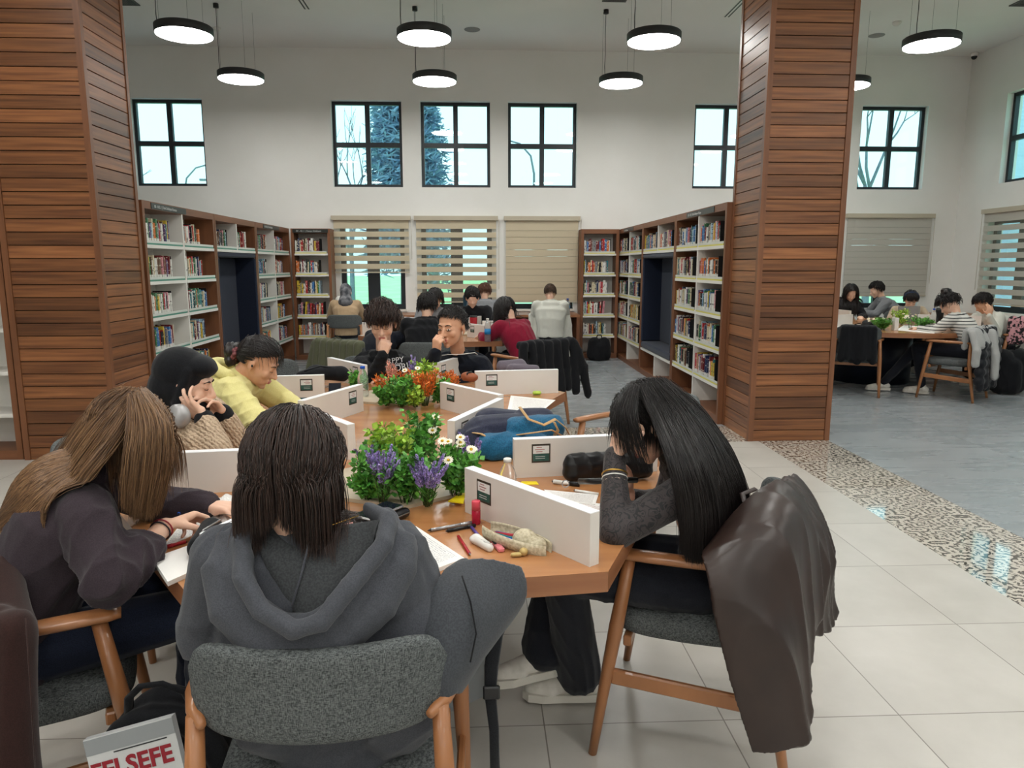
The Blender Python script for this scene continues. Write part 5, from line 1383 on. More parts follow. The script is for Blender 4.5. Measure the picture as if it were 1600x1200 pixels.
# ---- person in the yellow hoodie
hc = at(404, 566, 3.62); nk = Vector((-1.2, 3.62, .965)); pel = Vector((-1.56, 3.70, .53))
t4, b4, HM, Rm, SH = person('person with tied-up black hair in a pale yellow hoodie leaning over the table', pel, nk, hc, (.86, -.02, -.5), 20,
    {'R': ((-1.02, 3.30, .80), (-.76, 3.42, .79), (.8, .3, 0), (0, 0, -1), -1, .5), 'L': ((-1.05, 3.86, .80), (-.93, 3.72, .79), (.5, -.6, 0), (0, 0, -1), 1, .5)},
    top_mat=M_yellow, bulk=1.22, foldamp=.007, voxel=.006, seed=12, hood=hood_back, skin=SK2, shoulder={'R': (-1.19, 3.46, .92), 'L': (-1.18, 3.80, .92)})
cc = Col()
hair(t4, 'hair', H_black, hc, Rm, 1.0, 3000, .19, cc, st_tie(.0, -1.3, .15), 14, .0013, .009, .0, 1.0, 5, .0, hl=(.22, -.15, -.5), goal=hc + Rm @ Vector((0, -.125, -.005)))
hair(t4, 'fringe', H_black, hc, Rm, 1.0, 160, .09, cc, lambda U: np.stack([U[:, 0] * .9, np.full(len(U), .8), np.full(len(U), -.2)], 1), 12, .0011, .02, .5, 1.0, 6, .2, hl=(.3, .3, .5), cap=False)
m = MB(); hp_ = [nk + Vector((math.cos(a) * .085 - .03, math.sin(a) * .095, .012 + .035 * math.sin(a * .5) - .03 * math.cos(a))) for a in [R(60) + R(240) * i / 12 for i in range(13)]]
m.tube(hp_, [.012] + [.03] * 11 + [.012], 12, flat=1.0); m.caps(nk + Vector((-.14, -.03, -.02)), nk + Vector((-.10, .05, .0)), .045, .04)
organic(m, .006, 'hood', M_yellow, t4, 5, folds(.005, 40, 4))
m = MB(); bc = hc + Rm @ Vector((0, -.135, -.01))
for i in range(9): m.ell(bc + Vector((math.cos(i * 2.1) * .024, math.sin(i * 2.6) * .02, math.sin(i * 1.3) * .03 - .02)), (.03, .028, .034))
organic(m, .005, 'hair_bun', H_black, t4, 3, folds(.005, 120, 3))
m = MB(); ax = (bc - hc).normalized(); x = ax.orthogonal().normalized(); y = ax.cross(x); bcc = hc + ax * .115
m.tube([bcc + (x * math.cos(a) + y * math.sin(a)) * (.032 + .006 * math.sin(a * 9)) + ax * .006 * math.sin(a * 7) for a in [2 * PI * i / 60 for i in range(61)]], [.012 + .004 * math.sin(i * 1.9) for i in range(61)], 8, False)
m.build('scrunchie', noisy('maroon_print_scrunchie', rgb(84, 20, 32), rgb(150, 90, 92), (90, 90, 90), .7, .2), t4, True)
m = MB(); m.ell(HM @ Vector((.083, .0, -.008)), (.006, .008, .008)); m.build('earbud', mat('earbud_black', rgb(24, 24, 28), .3), t4, True)

# ---- two boys on the far side
hc = at(597, 503, 4.86); nk = at(600, 552, 4.98); pel = Vector((-.72, 5.32, .53)); w1 = at(598, 556, 4.76)
t5, b5, HM, Rm, SH = person('boy with brown fringe in a black printed hoodie, chin on his hand', pel, nk, hc, (.06, -.88, -.36), -88,
    {'R': (at(584, 592, 4.84), w1, (.25, .05, 1), (.1, .9, .2), 1, (1.2, 1.2, 1.2, 1.2), .8), 'L': (at(642, 598, 4.92), at(612, 592, 4.78), (-1, 0, 0), (0, 0, -1), 1, .5)},
    sex='m', top_mat=M_blackcloth, bulk=1.14, foldamp=.006, voxel=.006, seed=21, hood=hood_back, hs=1.12, shoulder={'R': at(566, 572, 5.0), 'L': at(636, 572, 5.0)})
hair(t5, 'hair', H_dark, hc, Rm, 1.14, 2600, lambda U: .06 + .045 * (U[:, 1] > .1), Col(), st_fringe, 10, .0018, .024, .3, 1.0, 9, .16, hl=(.42, -.05, -.45))
dl = MB()
for i, (tx, sz, px, py, ro) in enumerate((('TRPPY', .052, 598, 570, 9), ('London', .036, 603, 574.5, 10), ('WORLD', .06, 603, 584, 14))):
    M = Matrix.Translation(at(px, py, 4.825)) @ Matrix.Rotation(R(-8), 4, 'Z') @ Matrix.Rotation(R(78), 4, 'X') @ Matrix.Rotation(R(ro), 4, 'Z')
    text_part('chest_lettering', tx, sz, mat('print_white', rgb(200, 202, 206), .8), t5, pmat(t5).inverted() @ M)
hc = at(706, 511, 4.86); nk = at(716, 553, 5.0); pel = Vector((-.12, 5.32, .53)); w1 = at(681, 552, 4.72)
t6, b6, HM, Rm, SH = person('boy with short black hair in a black sweatshirt with white line, hand over his mouth', pel, nk, hc, (-.5, -.84, -.12), -92,
    {'R': (at(664, 592, 4.88), w1, (.12, -.1, 1), (.6, .7, .2), 1, (1.0, 1.05, 1.1, 1.1), .5), 'L': (at(765, 600, 4.95), at(720, 596, 4.78), (-1, 0, 0), (0, 0, -1), 1, .5)},
    sex='m', top_mat=M_navyk, top_name='sweatshirt', bulk=1.16, foldamp=.005, voxel=.006, seed=23, open_eyes=True, skin=SK2, hs=1.12, shoulder={'R': at(676, 570, 5.02), 'L': at(752, 572, 5.02)})
hair(t6, 'hair', H_black, hc, Rm, 1.1, 2200, .035, Col(), st_short, 6, .0018, .010, .1, 1.0, 10, .2, hl=(.44, .05, -.35))
m = MB(); m.tube([at(682, 557, 4.86), at(700, 554, 4.80), at(722, 553.5, 4.80), at(742, 551, 4.83), at(746, 554, 4.86)], .004, 6, flat=.6); m.build('white_piping', M_white, t6, True)

# ---- person with very long black hair at right
hc = at(1014, 660, 2.22); nk = Vector((.625, 2.20, .955)); pel = Vector((.75, 2.18, .53)); el = at(962, 832, 1.95); w1 = at(960, 715, 2.10); el2 = at(1035, 790, 2.42); w2 = at(985, 778, 2.27)
lp7 = {'L': ((.68, 2.10, .53), (.26, 2.13, .57), atz(905, 1052, .10), atz(840, 1080, .03)), 'R': ((.74, 2.27, .53), (.27, 2.33, .58), atz(850, 1015, .20), atz(790, 1040, .17)), 'hem': .082, 'w': 1.02, 'bend': .05}
t7, b7, HM, Rm, SH = person('person with very long straight black hair and black lace top, head bowed on one hand', pel, nk, hc, (-.78, .12, -.60), 158,
    {'L': (el, w1, (.18, .12, 1), (.8, .15, -.1), -1, (.9, 1.0, 1.1, 1.2), .5), 'R': (el2, w2, at(938, 742, 2.26) - w2, (.2, -.9, .2), 1, (.8, .9, 1.0, 1.0), .4)},
    top_mat=M_lace, top_name='lace_top', bulk=.92, foldamp=.0035, voxel=.005, seed=31, leg_mat=M_blackjean, legpose=lp7, hem=0, sleeve_end={'L': -.02, 'R': .1},
    shoulder={'L': (.655, 2.04, .885), 'R': (.70, 2.36, .885)})
cc = None
hair(t7, 'hair', H_black, hc, Rm, 1.04, 4200, lambda U: np.where(U[:, 1] > .3, .07, .13), Col(), st_long(0, .35, .6), 14, .0009, .013, .42, 1.0, 15, .012, hl=(.3, -.3, -.6), lenvar=.15)
hair_guided(t7, 'hair_locks', H_black, [A_((1040, 598, 2.26), (1094, 645, 2.24), (1142, 715, 2.2), (1168, 795, 2.18), (1166, 885, 2.2)), A_((1030, 597, 2.2), (1080, 645, 2.18), (1124, 715, 2.10), (1148, 795, 2.08), (1148, 885, 2.1)),
    A_((1020, 598, 2.15), (1064, 650, 2.12), (1102, 722, 2.01), (1122, 800, 1.99), (1124, 885, 2.0)), A_((1012, 602, 2.13), (1044, 655, 2.08), (1077, 725, 1.95), (1093, 800, 1.93), (1094, 882, 1.95)),
    A_((1004, 606, 2.12), (1024, 655, 2.06), (1050, 722, 1.94), (1066, 790, 1.92), (1070, 870, 1.94))], 8500, cc, 28, .001, 7, .012, .02, .1)
hair_guided(t7, 'fringe_locks', H_black, [A_((985, 602, 2.14), (962, 630, 2.08), (953, 660, 2.06), (950, 690, 2.07)), A_((988, 603, 2.12), (972, 640, 2.06), (978, 690, 2.05), (990, 735, 2.06)), A_((996, 604, 2.12), (992, 645, 2.05), (1004, 690, 2.03), (1020, 740, 2.02))], 420, None, 18, .0008, 8, .006, .010, .4)
u = (w1 - el).normalized(); x = u.orthogonal().normalized(); y = u.cross(x)
for nm, k, rr, c_ in (('gold_bracelet', .055, .0028, mat('gold', rgb(200, 160, 80), .3, 1)), ('white_bracelet', .068, .0022, M_white), ('pale_bracelet', .082, .0018, mat('pale_bead', rgb(224, 200, 180), .4))):
    p = w1 - u * k; m = MB(); m.tube([p + (x * math.cos(a) + y * math.sin(a)) * .037 for a in [2 * PI * i / 24 for i in range(25)]], rr, 6, False); m.build(nm, c_, t7, True)
# ------------------------------------------------------------------ artificial plants in the planters
M_leafd = noisy('leaf_deep_green', rgb(58, 124, 48), rgb(112, 176, 72), (40, 40, 40), .5, 0, island=True)
M_leafl = noisy('leaf_lime_green', rgb(128, 172, 50), rgb(184, 212, 84), (40, 40, 40), .5, 0, island=True)
M_stem = mat('stem_green', rgb(60, 92, 46), .6)
M_lav = noisy('lavender_florets', rgb(136, 116, 184), rgb(184, 166, 216), (90, 90, 90), .7, 0, island=True)
M_oran = noisy('orange_leaves', rgb(206, 84, 30), rgb(232, 140, 52), (40, 40, 40), .55, 0, island=True)
M_pinkf = noisy('salmon_plumes', rgb(214, 140, 120), rgb(232, 168, 150), (40, 40, 40), .6, 0, island=True)
M_petal = mat('white_petals', rgb(240, 236, 216), .6); M_yolk = mat('yellow_flower_centre', rgb(224, 178, 40), .7)
def leaf(mb, p, d, L, w, rnd):
    d = Vector(d).normalized(); s = d.cross(Vector((rnd.uniform(-1, 1), rnd.uniform(-1, 1), rnd.uniform(-1, 1)))).normalized(); n = d.cross(s)
    m = p + d * L * .5 + n * L * .08
    mb.add([p, m + s * w, p + d * L, m - s * w], [(0, 1, 2), (0, 2, 3)], None, True)
PCNT = [0]
def plant(kind, base, h, spread, label, cat='artificial plant', seed=None, n=9, group=None, m=None):
    PCNT[0] += 1; rnd = random.Random(seed if seed is not None else PCNT[0] * 13)
    name = {'lavender': 'lavender_bunch', 'leafy': 'leafy_bunch', 'daisy': 'daisy_bunch', 'plume': 'plume_bunch'}[kind]
    t = thing(name, label, cat, base, 0, group); st = MB(); fo = MB(); fl = MB(); heads = []
    for i in range(n):
        a = rnd.random() * 2 * PI; r = spread * math.sqrt(rnd.random()); hh = h * rnd.uniform(.65, 1.0)
        q = Vector((r * math.cos(a), r * math.sin(a), hh)); mid = q * .5 + Vector((0, 0, hh * .12)); b0 = Vector((r * .2 * math.cos(a), r * .2 * math.sin(a), 0))
        st.tube([b0, mid, q], [.0016, .0013, .001], 4)
        def pt(t_): return b0.lerp(mid, t_ * 2) if t_ < .5 else mid.lerp(q, t_ * 2 - 1)
        if kind == 'lavender':
            for k in range(46):
                t_ = .42 + .58 * k / 46; p = pt(t_); rr = .0085 * (1 - (t_ - .42) * 1.3) + .002; an = rnd.random() * 6.28
                d = Vector((math.cos(an), math.sin(an), .7)).normalized(); leaf(fl, p, d, rr * 1.7, .0036, rnd); leaf(fl, p, Vector((-d.x, d.y, .9)), rr * 1.3, .0034, rnd)
            for k in range(8): leaf(fo, pt(rnd.uniform(.05, .4)), Vector((rnd.uniform(-1, 1), rnd.uniform(-1, 1), .9)), .03, .0025, rnd)
        elif kind == 'leafy':
            for k in range(44):
                p = pt(.12 + .88 * rnd.random()); d = Vector((rnd.uniform(-1, 1), rnd.uniform(-1, 1), rnd.uniform(-.2, .9))); leaf(fo, p + d * .012, d, rnd.uniform(.018, .032), rnd.uniform(.007, .012), rnd); st.tube([p, p + d * .013], .0006, 3)
        elif kind == 'plume':
            for k in range(34):
                p = pt(.25 + .75 * rnd.random()); d = Vector((rnd.uniform(-1, 1), rnd.uniform(-1, 1), rnd.uniform(.2, 1.4))); leaf(fo, p, d, rnd.uniform(.018, .034), .0035, rnd)
        elif kind == 'daisy':
            for k in range(9): leaf(fo, pt(rnd.uniform(.15, .8)), Vector((rnd.uniform(-1, 1), rnd.uniform(-1, 1), .5)), .024, .006, rnd)
            heads.append((q, (q - mid).normalized()))
    st.build('stems', M_stem, t, kind='stuff')
    if fo.v: fo.build('foliage', m or M_leafd, t, kind='stuff')
    if fl.v: fl.build('florets', M_lav, t, kind='stuff')
    for q, d in heads:
        d = (d + Vector((-.1, -.8, .5))).normalized(); x = d.orthogonal().normalized(); y = d.cross(x); b = MB(); b.mi = 0
        for k in range(13):
            a = 2 * PI * k / 13; v = x * math.cos(a) + y * math.sin(a); s = d.cross(v); b.add([q + v * .003, q + v * .012 + s * .0034 + d * .002, q + v * .0185 + d * .001, q + v * .012 - s * .0034 + d * .002], [(0, 1, 2, 3)])
        b.mi = 1; b.ell(q + d * .002, (.0055, .0055, .004), None, None, 10, 6); b.build('daisy_flower', [M_petal, M_yolk], t)
    return t
Z0 = .7625
def pp(px, py): v = atz(px, py, Z0); return (v.x, v.y, Z0)
GP = 'artificial flowers in the near planter'
plant('leafy', pp(590, 772), .16, .10, 'leafy green artificial bunch at the left end of the near planter', n=15, group=GP)
plant('lavender', pp(598, 786), .19, .08, 'purple lavender bunch at the left front of the near planter', n=19, group=GP)
plant('lavender', pp(668, 790), .17, .075, 'purple lavender bunch right of centre in the near planter', n=19, group=GP)
plant('leafy', pp(633, 784), .16, .10, 'deep green leafy bunch at the front middle of the near planter', n=18, group=GP)
plant('leafy', pp(617, 755), .21, .09, 'lime green leafy bunch behind the left lavender', n=14, m=M_leafl, group=GP)
plant('leafy', pp(652, 748), .24, .08, 'tall green leafy bunch at the back of the near planter', n=12, group=GP)
plant('daisy', pp(706, 770), .19, .085, 'white daisy bunch at the right front of the near planter', n=9, group=GP)
plant('leafy', pp(712, 775), .15, .09, 'green leafy bunch under the white daisies', n=14, group=GP)
plant('daisy', pp(678, 745), .23, .05, 'tall white daisy sprays at the back of the near planter', n=5, group=GP)
plant('lavender', pp(738, 745), .17, .06, 'purple lavender bunch at the right end, behind the near divider', n=9, group=GP)
plant('lavender', pp(574, 750), .18, .05, 'thin purple lavender sprigs at the far left of the near planter', n=7, group=GP)
plant('leafy', pp(575, 780), .09, .05, 'short green leafy bunch beside the charcoal hoodie hair', n=12, group=GP)
GQ = 'artificial flowers in the far planter'
plant('leafy', pp(628, 636), .16, .085, 'green leafy bunch at the front of the far planter', n=20, group=GQ)
plant('plume', pp(604, 630), .16, .08, 'orange artificial bunch at the left of the far planter', n=18, m=M_oran, group=GQ)
plant('plume', pp(664, 634), .19, .08, 'orange artificial bunch at the front right of the far planter', n=22, m=M_oran, group=GQ)
plant('plume', pp(612, 618), .19, .05, 'salmon pink plumes at the back left of the far planter', n=8, m=M_pinkf, group=GQ)
plant('lavender', pp(647, 618), .24, .035, 'single purple lavender tuft at the back of the far planter', n=7, group=GQ)
plant('leafy', pp(668, 618), .2, .08, 'lime yellow leafy bunch at the back right of the far planter', n=18, m=M_leafl, group=GQ)
plant('plume', pp(700, 622), .15, .07, 'orange artificial bunch at the right end of the far planter', n=14, m=M_oran, group=GQ)
plant('leafy', pp(686, 630), .13, .05, 'small green bunch between the orange bunches of the far planter', n=12, group=GQ)
plant('daisy', pp(640, 628), .2, .05, 'small white daisies in the middle of the far planter', n=4, group=GQ)
plant('plume', pp(636, 626), .17, .07, 'orange artificial bunch in the middle of the far planter', n=14, m=M_oran, group=GQ)
plant('leafy', pp(606, 634), .10, .07, 'short green bunch under the left orange leaves', n=12, group=GQ)
plant('leafy', pp(650, 636), .11, .07, 'short lime bunch at the front of the far planter', n=12, m=M_leafl, group=GQ)
plant('leafy', pp(555, 612), .11, .05, 'low green sprig beside the blue-capped bottle', n=9, group=GQ)

# ------------------------------------------------------------------ things on the near table
M_paper = noisy('white_paper', rgb(232, 230, 226), rgb(240, 238, 234), (3, 3, 3), .7, .05)
def writing(name, line, dense, ink):
    m, nt, b = newmat(name); tc = N(nt, 'ShaderNodeTexCoord'); sp = N(nt, 'ShaderNodeSeparateXYZ'); nt.links.new(tc.outputs['UV'], sp.inputs[0])
    a = N(nt, 'ShaderNodeMath', operation='MULTIPLY'); a.inputs[1].default_value = line; nt.links.new(sp.outputs[1], a.inputs[0])
    f = N(nt, 'ShaderNodeMath', operation='FRACT'); nt.links.new(a.outputs[0], f.inputs[0]); g = N(nt, 'ShaderNodeMath', operation='LESS_THAN'); g.inputs[1].default_value = .42; nt.links.new(f.outputs[0], g.inputs[0])
    fl = N(nt, 'ShaderNodeMath', operation='FLOOR'); nt.links.new(a.outputs[0], fl.inputs[0])
    cb = N(nt, 'ShaderNodeCombineXYZ'); mx_ = N(nt, 'ShaderNodeMath', operation='MULTIPLY'); mx_.inputs[1].default_value = dense; nt.links.new(sp.outputs[0], mx_.inputs[0]); nt.links.new(mx_.outputs[0], cb.inputs[0]); nt.links.new(a.outputs[0], cb.inputs[1])
    no = N(nt, 'ShaderNodeTexNoise'); no.inputs['Scale'].default_value = 1.6; no.inputs['Detail'].default_value = 2; nt.links.new(cb.outputs[0], no.inputs['Vector'])
    t = N(nt, 'ShaderNodeMath', operation='GREATER_THAN'); t.inputs[1].default_value = .5; nt.links.new(no.outputs[0], t.inputs[0])
    e = N(nt, 'ShaderNodeMath', operation='MULTIPLY'); nt.links.new(t.outputs[0], e.inputs[0]); nt.links.new(g.outputs[0], e.inputs[1])
    # margins
    k = e.outputs[0]
    for ax in (0, 1):
        pg = N(nt, 'ShaderNodeMath', operation='PINGPONG'); pg.inputs[1].default_value = .5; nt.links.new(sp.outputs[ax], pg.inputs[0]); g2 = N(nt, 'ShaderNodeMath', operation='GREATER_THAN'); g2.inputs[1].default_value = .08; nt.links.new(pg.outputs[0], g2.inputs[0])
        e2 = N(nt, 'ShaderNodeMath', operation='MULTIPLY'); nt.links.new(k, e2.inputs[0]); nt.links.new(g2.outputs[0], e2.inputs[1]); k = e2.outputs[0]
    mx = N(nt, 'ShaderNodeMix', data_type='RGBA'); nt.links.new(k, mx.inputs['Factor']); mx.inputs['A'].default_value = rgb(236, 234, 230); mx.inputs['B'].default_value = ink
    nt.links.new(mx.outputs['Result'], b.inputs['Base Color']); b.inputs['Roughness'].default_value = .7; return m
M_hand = writing('handwritten_page', 20, 60, rgb(150, 150, 160)); M_print = writing('printed_page', 44, 90, rgb(150, 140, 140)); M_printr = writing('printed_exam_page', 40, 70, rgb(186, 140, 140))
def sheet(name, label, cat, px, z=.7505, th=.001, m=M_paper, edge=M_paper, parent=None, group=None, world=None):
    """quad lying flat, corners given in order (top-left, top-right, bottom-right, bottom-left)"""
    P = [atz(x, y, z + th) for x, y in px] if world is None else [Vector(p) for p in world]
    c = sum(P, Vector()) / 4; base = Vector((c.x, c.y, z))
    mb = MB(); mb.smooth = False; V_ = [p - base for p in P]; V2 = [Vector((p.x, p.y, 0)) for p in V_]
    mb.mi = 0; mb.add(V_, [(0, 1, 2, 3)]); mb.mi = 1; mb.add(V_ + V2, [(4, 5, 1, 0), (5, 6, 2, 1), (6, 7, 3, 2), (7, 4, 0, 3), (7, 6, 5, 4)])
    n = (V_[1] - V_[0]).cross(V_[3] - V_[0])
    if n.z < 0: mb.f = [f[::-1] for f in mb.f]
    me = mb.mesh(name, [m, edge]); uv = me.uv_layers.new(name='UV')
    UVC = {0: (0, 1), 1: (1, 1), 2: (1, 0), 3: (0, 0)}
    for poly in me.polygons:
        for li in poly.loop_indices:
            vi = me.loops[li].vertex_index; uv.data[li].uv = UVC.get(vi, (0, 0))
    o = link(name, me, parent); o.location = base
    if parent is None: tag(o, label, cat, group)
    return o
def stick(name, label, cat, a, b, r, m, z=.7505, cap=None, capf=.25, tip=None, group=None):
    A = atz(a[0], a[1], z + r); B = atz(b[0], b[1], z + r); t = thing(name, label, cat, (A.x, A.y, z), 0, group)
    d = (B - A); u = d.normalized(); q = MB(); q.tube([A, A + d * .93], r, 10); q.build('barrel', m, t, True)
    q = MB(); q.tube([A + d * .93, B], [r * .8, r * .2], 8); q.build('tip', tip or M_blackmetal, t, True)
    if cap: q = MB(); q.tube([A - u * .001, A + d * capf], r * 1.18, 10); q.build('cap', cap, t, True)
    return t
M_black_p = mat('black_plastic', rgb(20, 20, 22), .3); M_silver = mat('silver_plastic', rgb(170, 170, 172), .25, .7); M_redp = mat('red_plastic', rgb(170, 34, 46), .3); M_pinkp = mat('pink_plastic', rgb(226, 130, 136), .35)
M_purp = mat('purple_ink_plastic', rgb(96, 74, 150), .3); M_bluep = mat('blue_plastic', rgb(30, 84, 190), .25); M_yellowp = mat('yellow_paper', rgb(236, 208, 20), .6); M_whitep = mat('white_plastic', rgb(228, 226, 220), .35)
nb = sheet('notebook', 'white spiral notebook with handwriting beside the charcoal hoodie elbow', 'notebook', [(650, 822), (726, 872), (672, 892), (580, 842)], th=.011, m=M_hand)
pc = thing('phone_pouch', 'flat black zip pouch on the table, under the grey phone', 'pouch', tuple(atz(592, 812, .75)))
q = MB(); a_, b_ = atz(565, 822, .768), atz(622, 798, .768); dv = (b_ - a_); sd = Vector((-dv.y, dv.x, 0)).normalized()
for k in (-1, 0, 1): q.caps(a_ + sd * k * .028, b_ + sd * k * .028, .017, .017, 10, 3)
organic(q, .004, 'pouch_body', M_black_p, pc, 4); q = MB(); q.tube([a_ - sd * .045 + Vector((0, 0, .003)), b_ - sd * .045 + Vector((0, 0, .003))], .0022, 5); q.build('zip', M_silver, pc, True)
ph = thing('phone', 'dark smartphone in a grey case lying on the black pouch', 'phone', ((a_ + b_) / 2).to_tuple())
Mp = Matrix.Translation((a_ + b_) / 2 + Vector((-.005, 0, .0225))) @ Matrix.Rotation(math.atan2(dv.y, dv.x), 4, 'Z')
q = MB(); q.box((0, 0, 0), (.15, .074, .009), Mp, bev=.004); q.build('case', mat('phone_case_grey', rgb(150, 150, 148), .3, .5), ph, True); q = MB(); q.box((0, 0, .0048), (.142, .066, .001), Mp); q.build('screen', mat('phone_glass', rgb(24, 28, 38), .08), ph, True)
mr = thing('compact_mirror', 'round silver compact mirror on the table beside the notebook', 'mirror', tuple(atz(611, 822, .7505)))
q = MB(); q.lathe([(.034, 0), (.036, .004), (.034, .008), (.029, .0085)], tuple(atz(611, 822, .7505)), 32); q.build('rim', M_silver, mr, True); q = MB(); q.lathe([(.029, .0086), (0, .0087)], tuple(atz(611, 822, .7505)), 32); q.build('mirror_glass', mat('mirror', rgb(230, 230, 230), .03, 1), mr, True)
stick('pen', 'silver pen lying with its point toward the notebook', 'pen', (736, 817), (668, 829), .0052, M_silver, cap=M_silver)
stick('pen', 'black pen lying under the silver pen', 'pen', (742, 821), (696, 830), .005, M_black_p, cap=M_black_p)
stick('pen', 'purple pen lying beside the white correction tape', 'pen', (737, 824), (752, 842), .0048, M_purp)
stick('pen', 'red clicking pen lying alone on the table', 'pen', (716, 838), (735, 867), .0045, M_redp, tip=M_silver)
ct = thing('correction_tape', 'white ribbed correction tape dispenser on the table', 'correction tape', tuple(atz(755, 848, .7505)))
ca, cb_ = atz(744, 842, .762), atz(765, 856, .76); q = MB(); q.caps(ca, cb_, .016, .012, 12, 3); q.ell(ca, (.02, .02, .012)); organic(q, .003, 'body', M_whitep, ct, 2)
q = MB(); 
for i in range(4): q.tube([ca.lerp(cb_, .25 + .22 * i) + Vector((-.012, .01, .0125)), ca.lerp(cb_, .25 + .22 * i) + Vector((.010, -.01, .0125))], .0018, 5)
q.build('grip_ribs', M_whitep, ct, True, kind='stuff')
hl = thing('highlighter', 'pink highlighter lying beside the correction tape', 'highlighter', tuple(atz(775, 850, .7505)))
q = MB(); q.bar(atz(765, 838, .757), atz(784, 860, .757), .019, .012, .003); q.build('body', M_pinkp, hl, True); q = MB(); q.bar(atz(768, 842, .7635), atz(774, 850, .7635), .008, .001); q.build('clip', M_black_p, hl, True)
lb = thing('lip_gloss', 'upright pink and red tube standing by the near divider', 'cosmetic tube', tuple(atz(744, 818, .7505))); c_ = atz(744, 818, .7505)
q = MB(); q.lathe([(.0125, 0), (.0135, .002), (.0135, .042), (.0125, .043)], tuple(c_), 20); q.build('tube', mat('deep_red_gloss', rgb(168, 26, 52), .15), lb, True); q = MB(); q.lathe([(.0132, .043), (.0132, .070), (.0125, .072), (0, .0722)], tuple(c_), 20); q.build('cap', mat('coral_cap', rgb(224, 84, 100), .3), lb, True)
# cream pencil case, open, with pens inside
pcs = thing('pencil_case', 'cream quilted open pencil case leaning on the near divider', 'pencil case', tuple(atz(810, 845, .7505)))
A = atz(760, 824, .785); B = atz(858, 858, .765)
def pcw(u, v):
    p = A.lerp(B, u); d = (B - A).normalized(); s = Vector((-d.y, d.x, 0)); w = .040 * math.sin(PI * min(1, max(0, u * .9 + .07))) ** .5 + .004
    a = PI * (.12 - 1.24 * v) ; return p + s * (math.cos(a) * w) + Vector((0, 0, math.sin(a) * .034 + .0)) 
q = MB(); q.grid(pcw, 28, 18, thick=.003)
q.build('case_shell', noisy('cream_quilted_cloth', rgb(178, 166, 138), rgb(214, 204, 178), (120, 120, 120), .85, .5, .002), pcs, True)
q = MB(); d_ = (B - A).normalized(); s_ = Vector((-d_.y, d_.x, 0)); q.ell(A.lerp(B, .62) + Vector((0, 0, .004)), (.035, .03, .03)); q.ell(A.lerp(B, .8), (.03, .025, .022)); organic(q, .004, 'closed_end', MATS['cream_quilted_cloth'], pcs, 3)
for k, (o_, c1) in enumerate(((-.012, M_bluep), (0, mat('teal_plastic', rgb(20, 120, 120), .3)), (.012, M_purp), (.004, M_redp))):
    stk = MB(); stk.tube([A.lerp(B, .12) + s_ * o_ + Vector((0, 0, -.012)), A.lerp(B, .55) + s_ * o_ * .6 + Vector((0, 0, -.005 + .004 * k))], .0055, 8); o = stk.build('pen', c1); o.data.transform(Matrix.Translation(-A)); o.location = A; tag(o, '%s pen inside the cream pencil case' % ['blue', 'teal', 'purple', 'red'][k], 'pen')
kc = thing('keychain_charm', 'small brass and grey round charm keychain hanging off the pencil case', 'keychain', tuple(atz(814, 868, .7505)))
q = MB(); q.ell(atz(818, 862, .762), (.012, .012, .011)); q.caps(atz(812, 866, .757), atz(801, 867, .757), .007, .006, 10, 3); q.build('charm', mat('brass_charm', rgb(196, 170, 110), .4, .3), kc, True)
q = MB(); p_ = atz(819, 852, .765); q.tube([p_ + Vector((math.cos(a) * .006, 0, math.sin(a) * .006)) for a in [2 * PI * i / 14 for i in range(15)]], .0012, 5, False); q.build('ring', M_silver, kc, True)
sheet('sticky_notes', 'bright yellow note pad lying at the planter edge beside the near divider', 'note pad', [(722, 768), (727, 771), (724, 786), (700, 783)], z=.763, th=.003, m=M_yellowp, edge=M_yellowp)
def bottle(base, h, r, capm, label, band=None):
    t = thing('water_bottle', label, 'bottle', base); q = MB(); q.lathe([(r * .9, 0), (r, .006), (r, h * .22), (r * .93, h * .25), (r, h * .28), (r, h * .62), (r * .75, h * .78), (r * .36, h * .9), (r * .36, h * .93)], (0, 0, 0), 24)
    m = MATS.get('clear_bottle') or None
    if m is None:
        m, nt, b = newmat('clear_bottle'); MATS['clear_bottle'] = m; b.inputs['Base Color'].default_value = (.9, .95, .96, 1); b.inputs['Transmission Weight'].default_value = .9; b.inputs['Roughness'].default_value = .12; b.inputs['IOR'].default_value = 1.2
    q.build('bottle_body', m, t); q = MB(); q.lathe([(r * .45, h * .92), (r * .46, h * .99), (r * .4, h), (0, h)], (0, 0, 0), 20); q.build('cap', capm, t)
    if band: q = MB(); q.lathe([(r * 1.01, h * .32), (r * 1.01, h * .55)], (0, 0, 0), 24); q.build('paper_label', band, t)
    return t
v_ = at(793, 716, 2.27); bottle((v_.x, 2.27, .7505), v_.z - .7505, .029, M_whitep, 'clear plastic water bottle with white cap behind the near divider')
v_ = atz(568, 622, .7505); bottle((v_.x, v_.y, .7505), .19, .032, M_bluep, 'small water bottle with blue cap left of the far planter')
v_ = atz(762, 534, .7505); bottle((v_.x, v_.y, .7505), .24, .033, M_whitep, 'clear water bottle with blue label on the middle table', mat('blue_label', rgb(40, 130, 190), .4))
v_ = Vector((1.12, 11.5, .7505)); bottle((1.42, 11.6, .7505), .25, .04, M_bluep, 'large water bottle on the window desk beside the white hoodie person', mat('blue_label', rgb(40, 130, 190), .4))
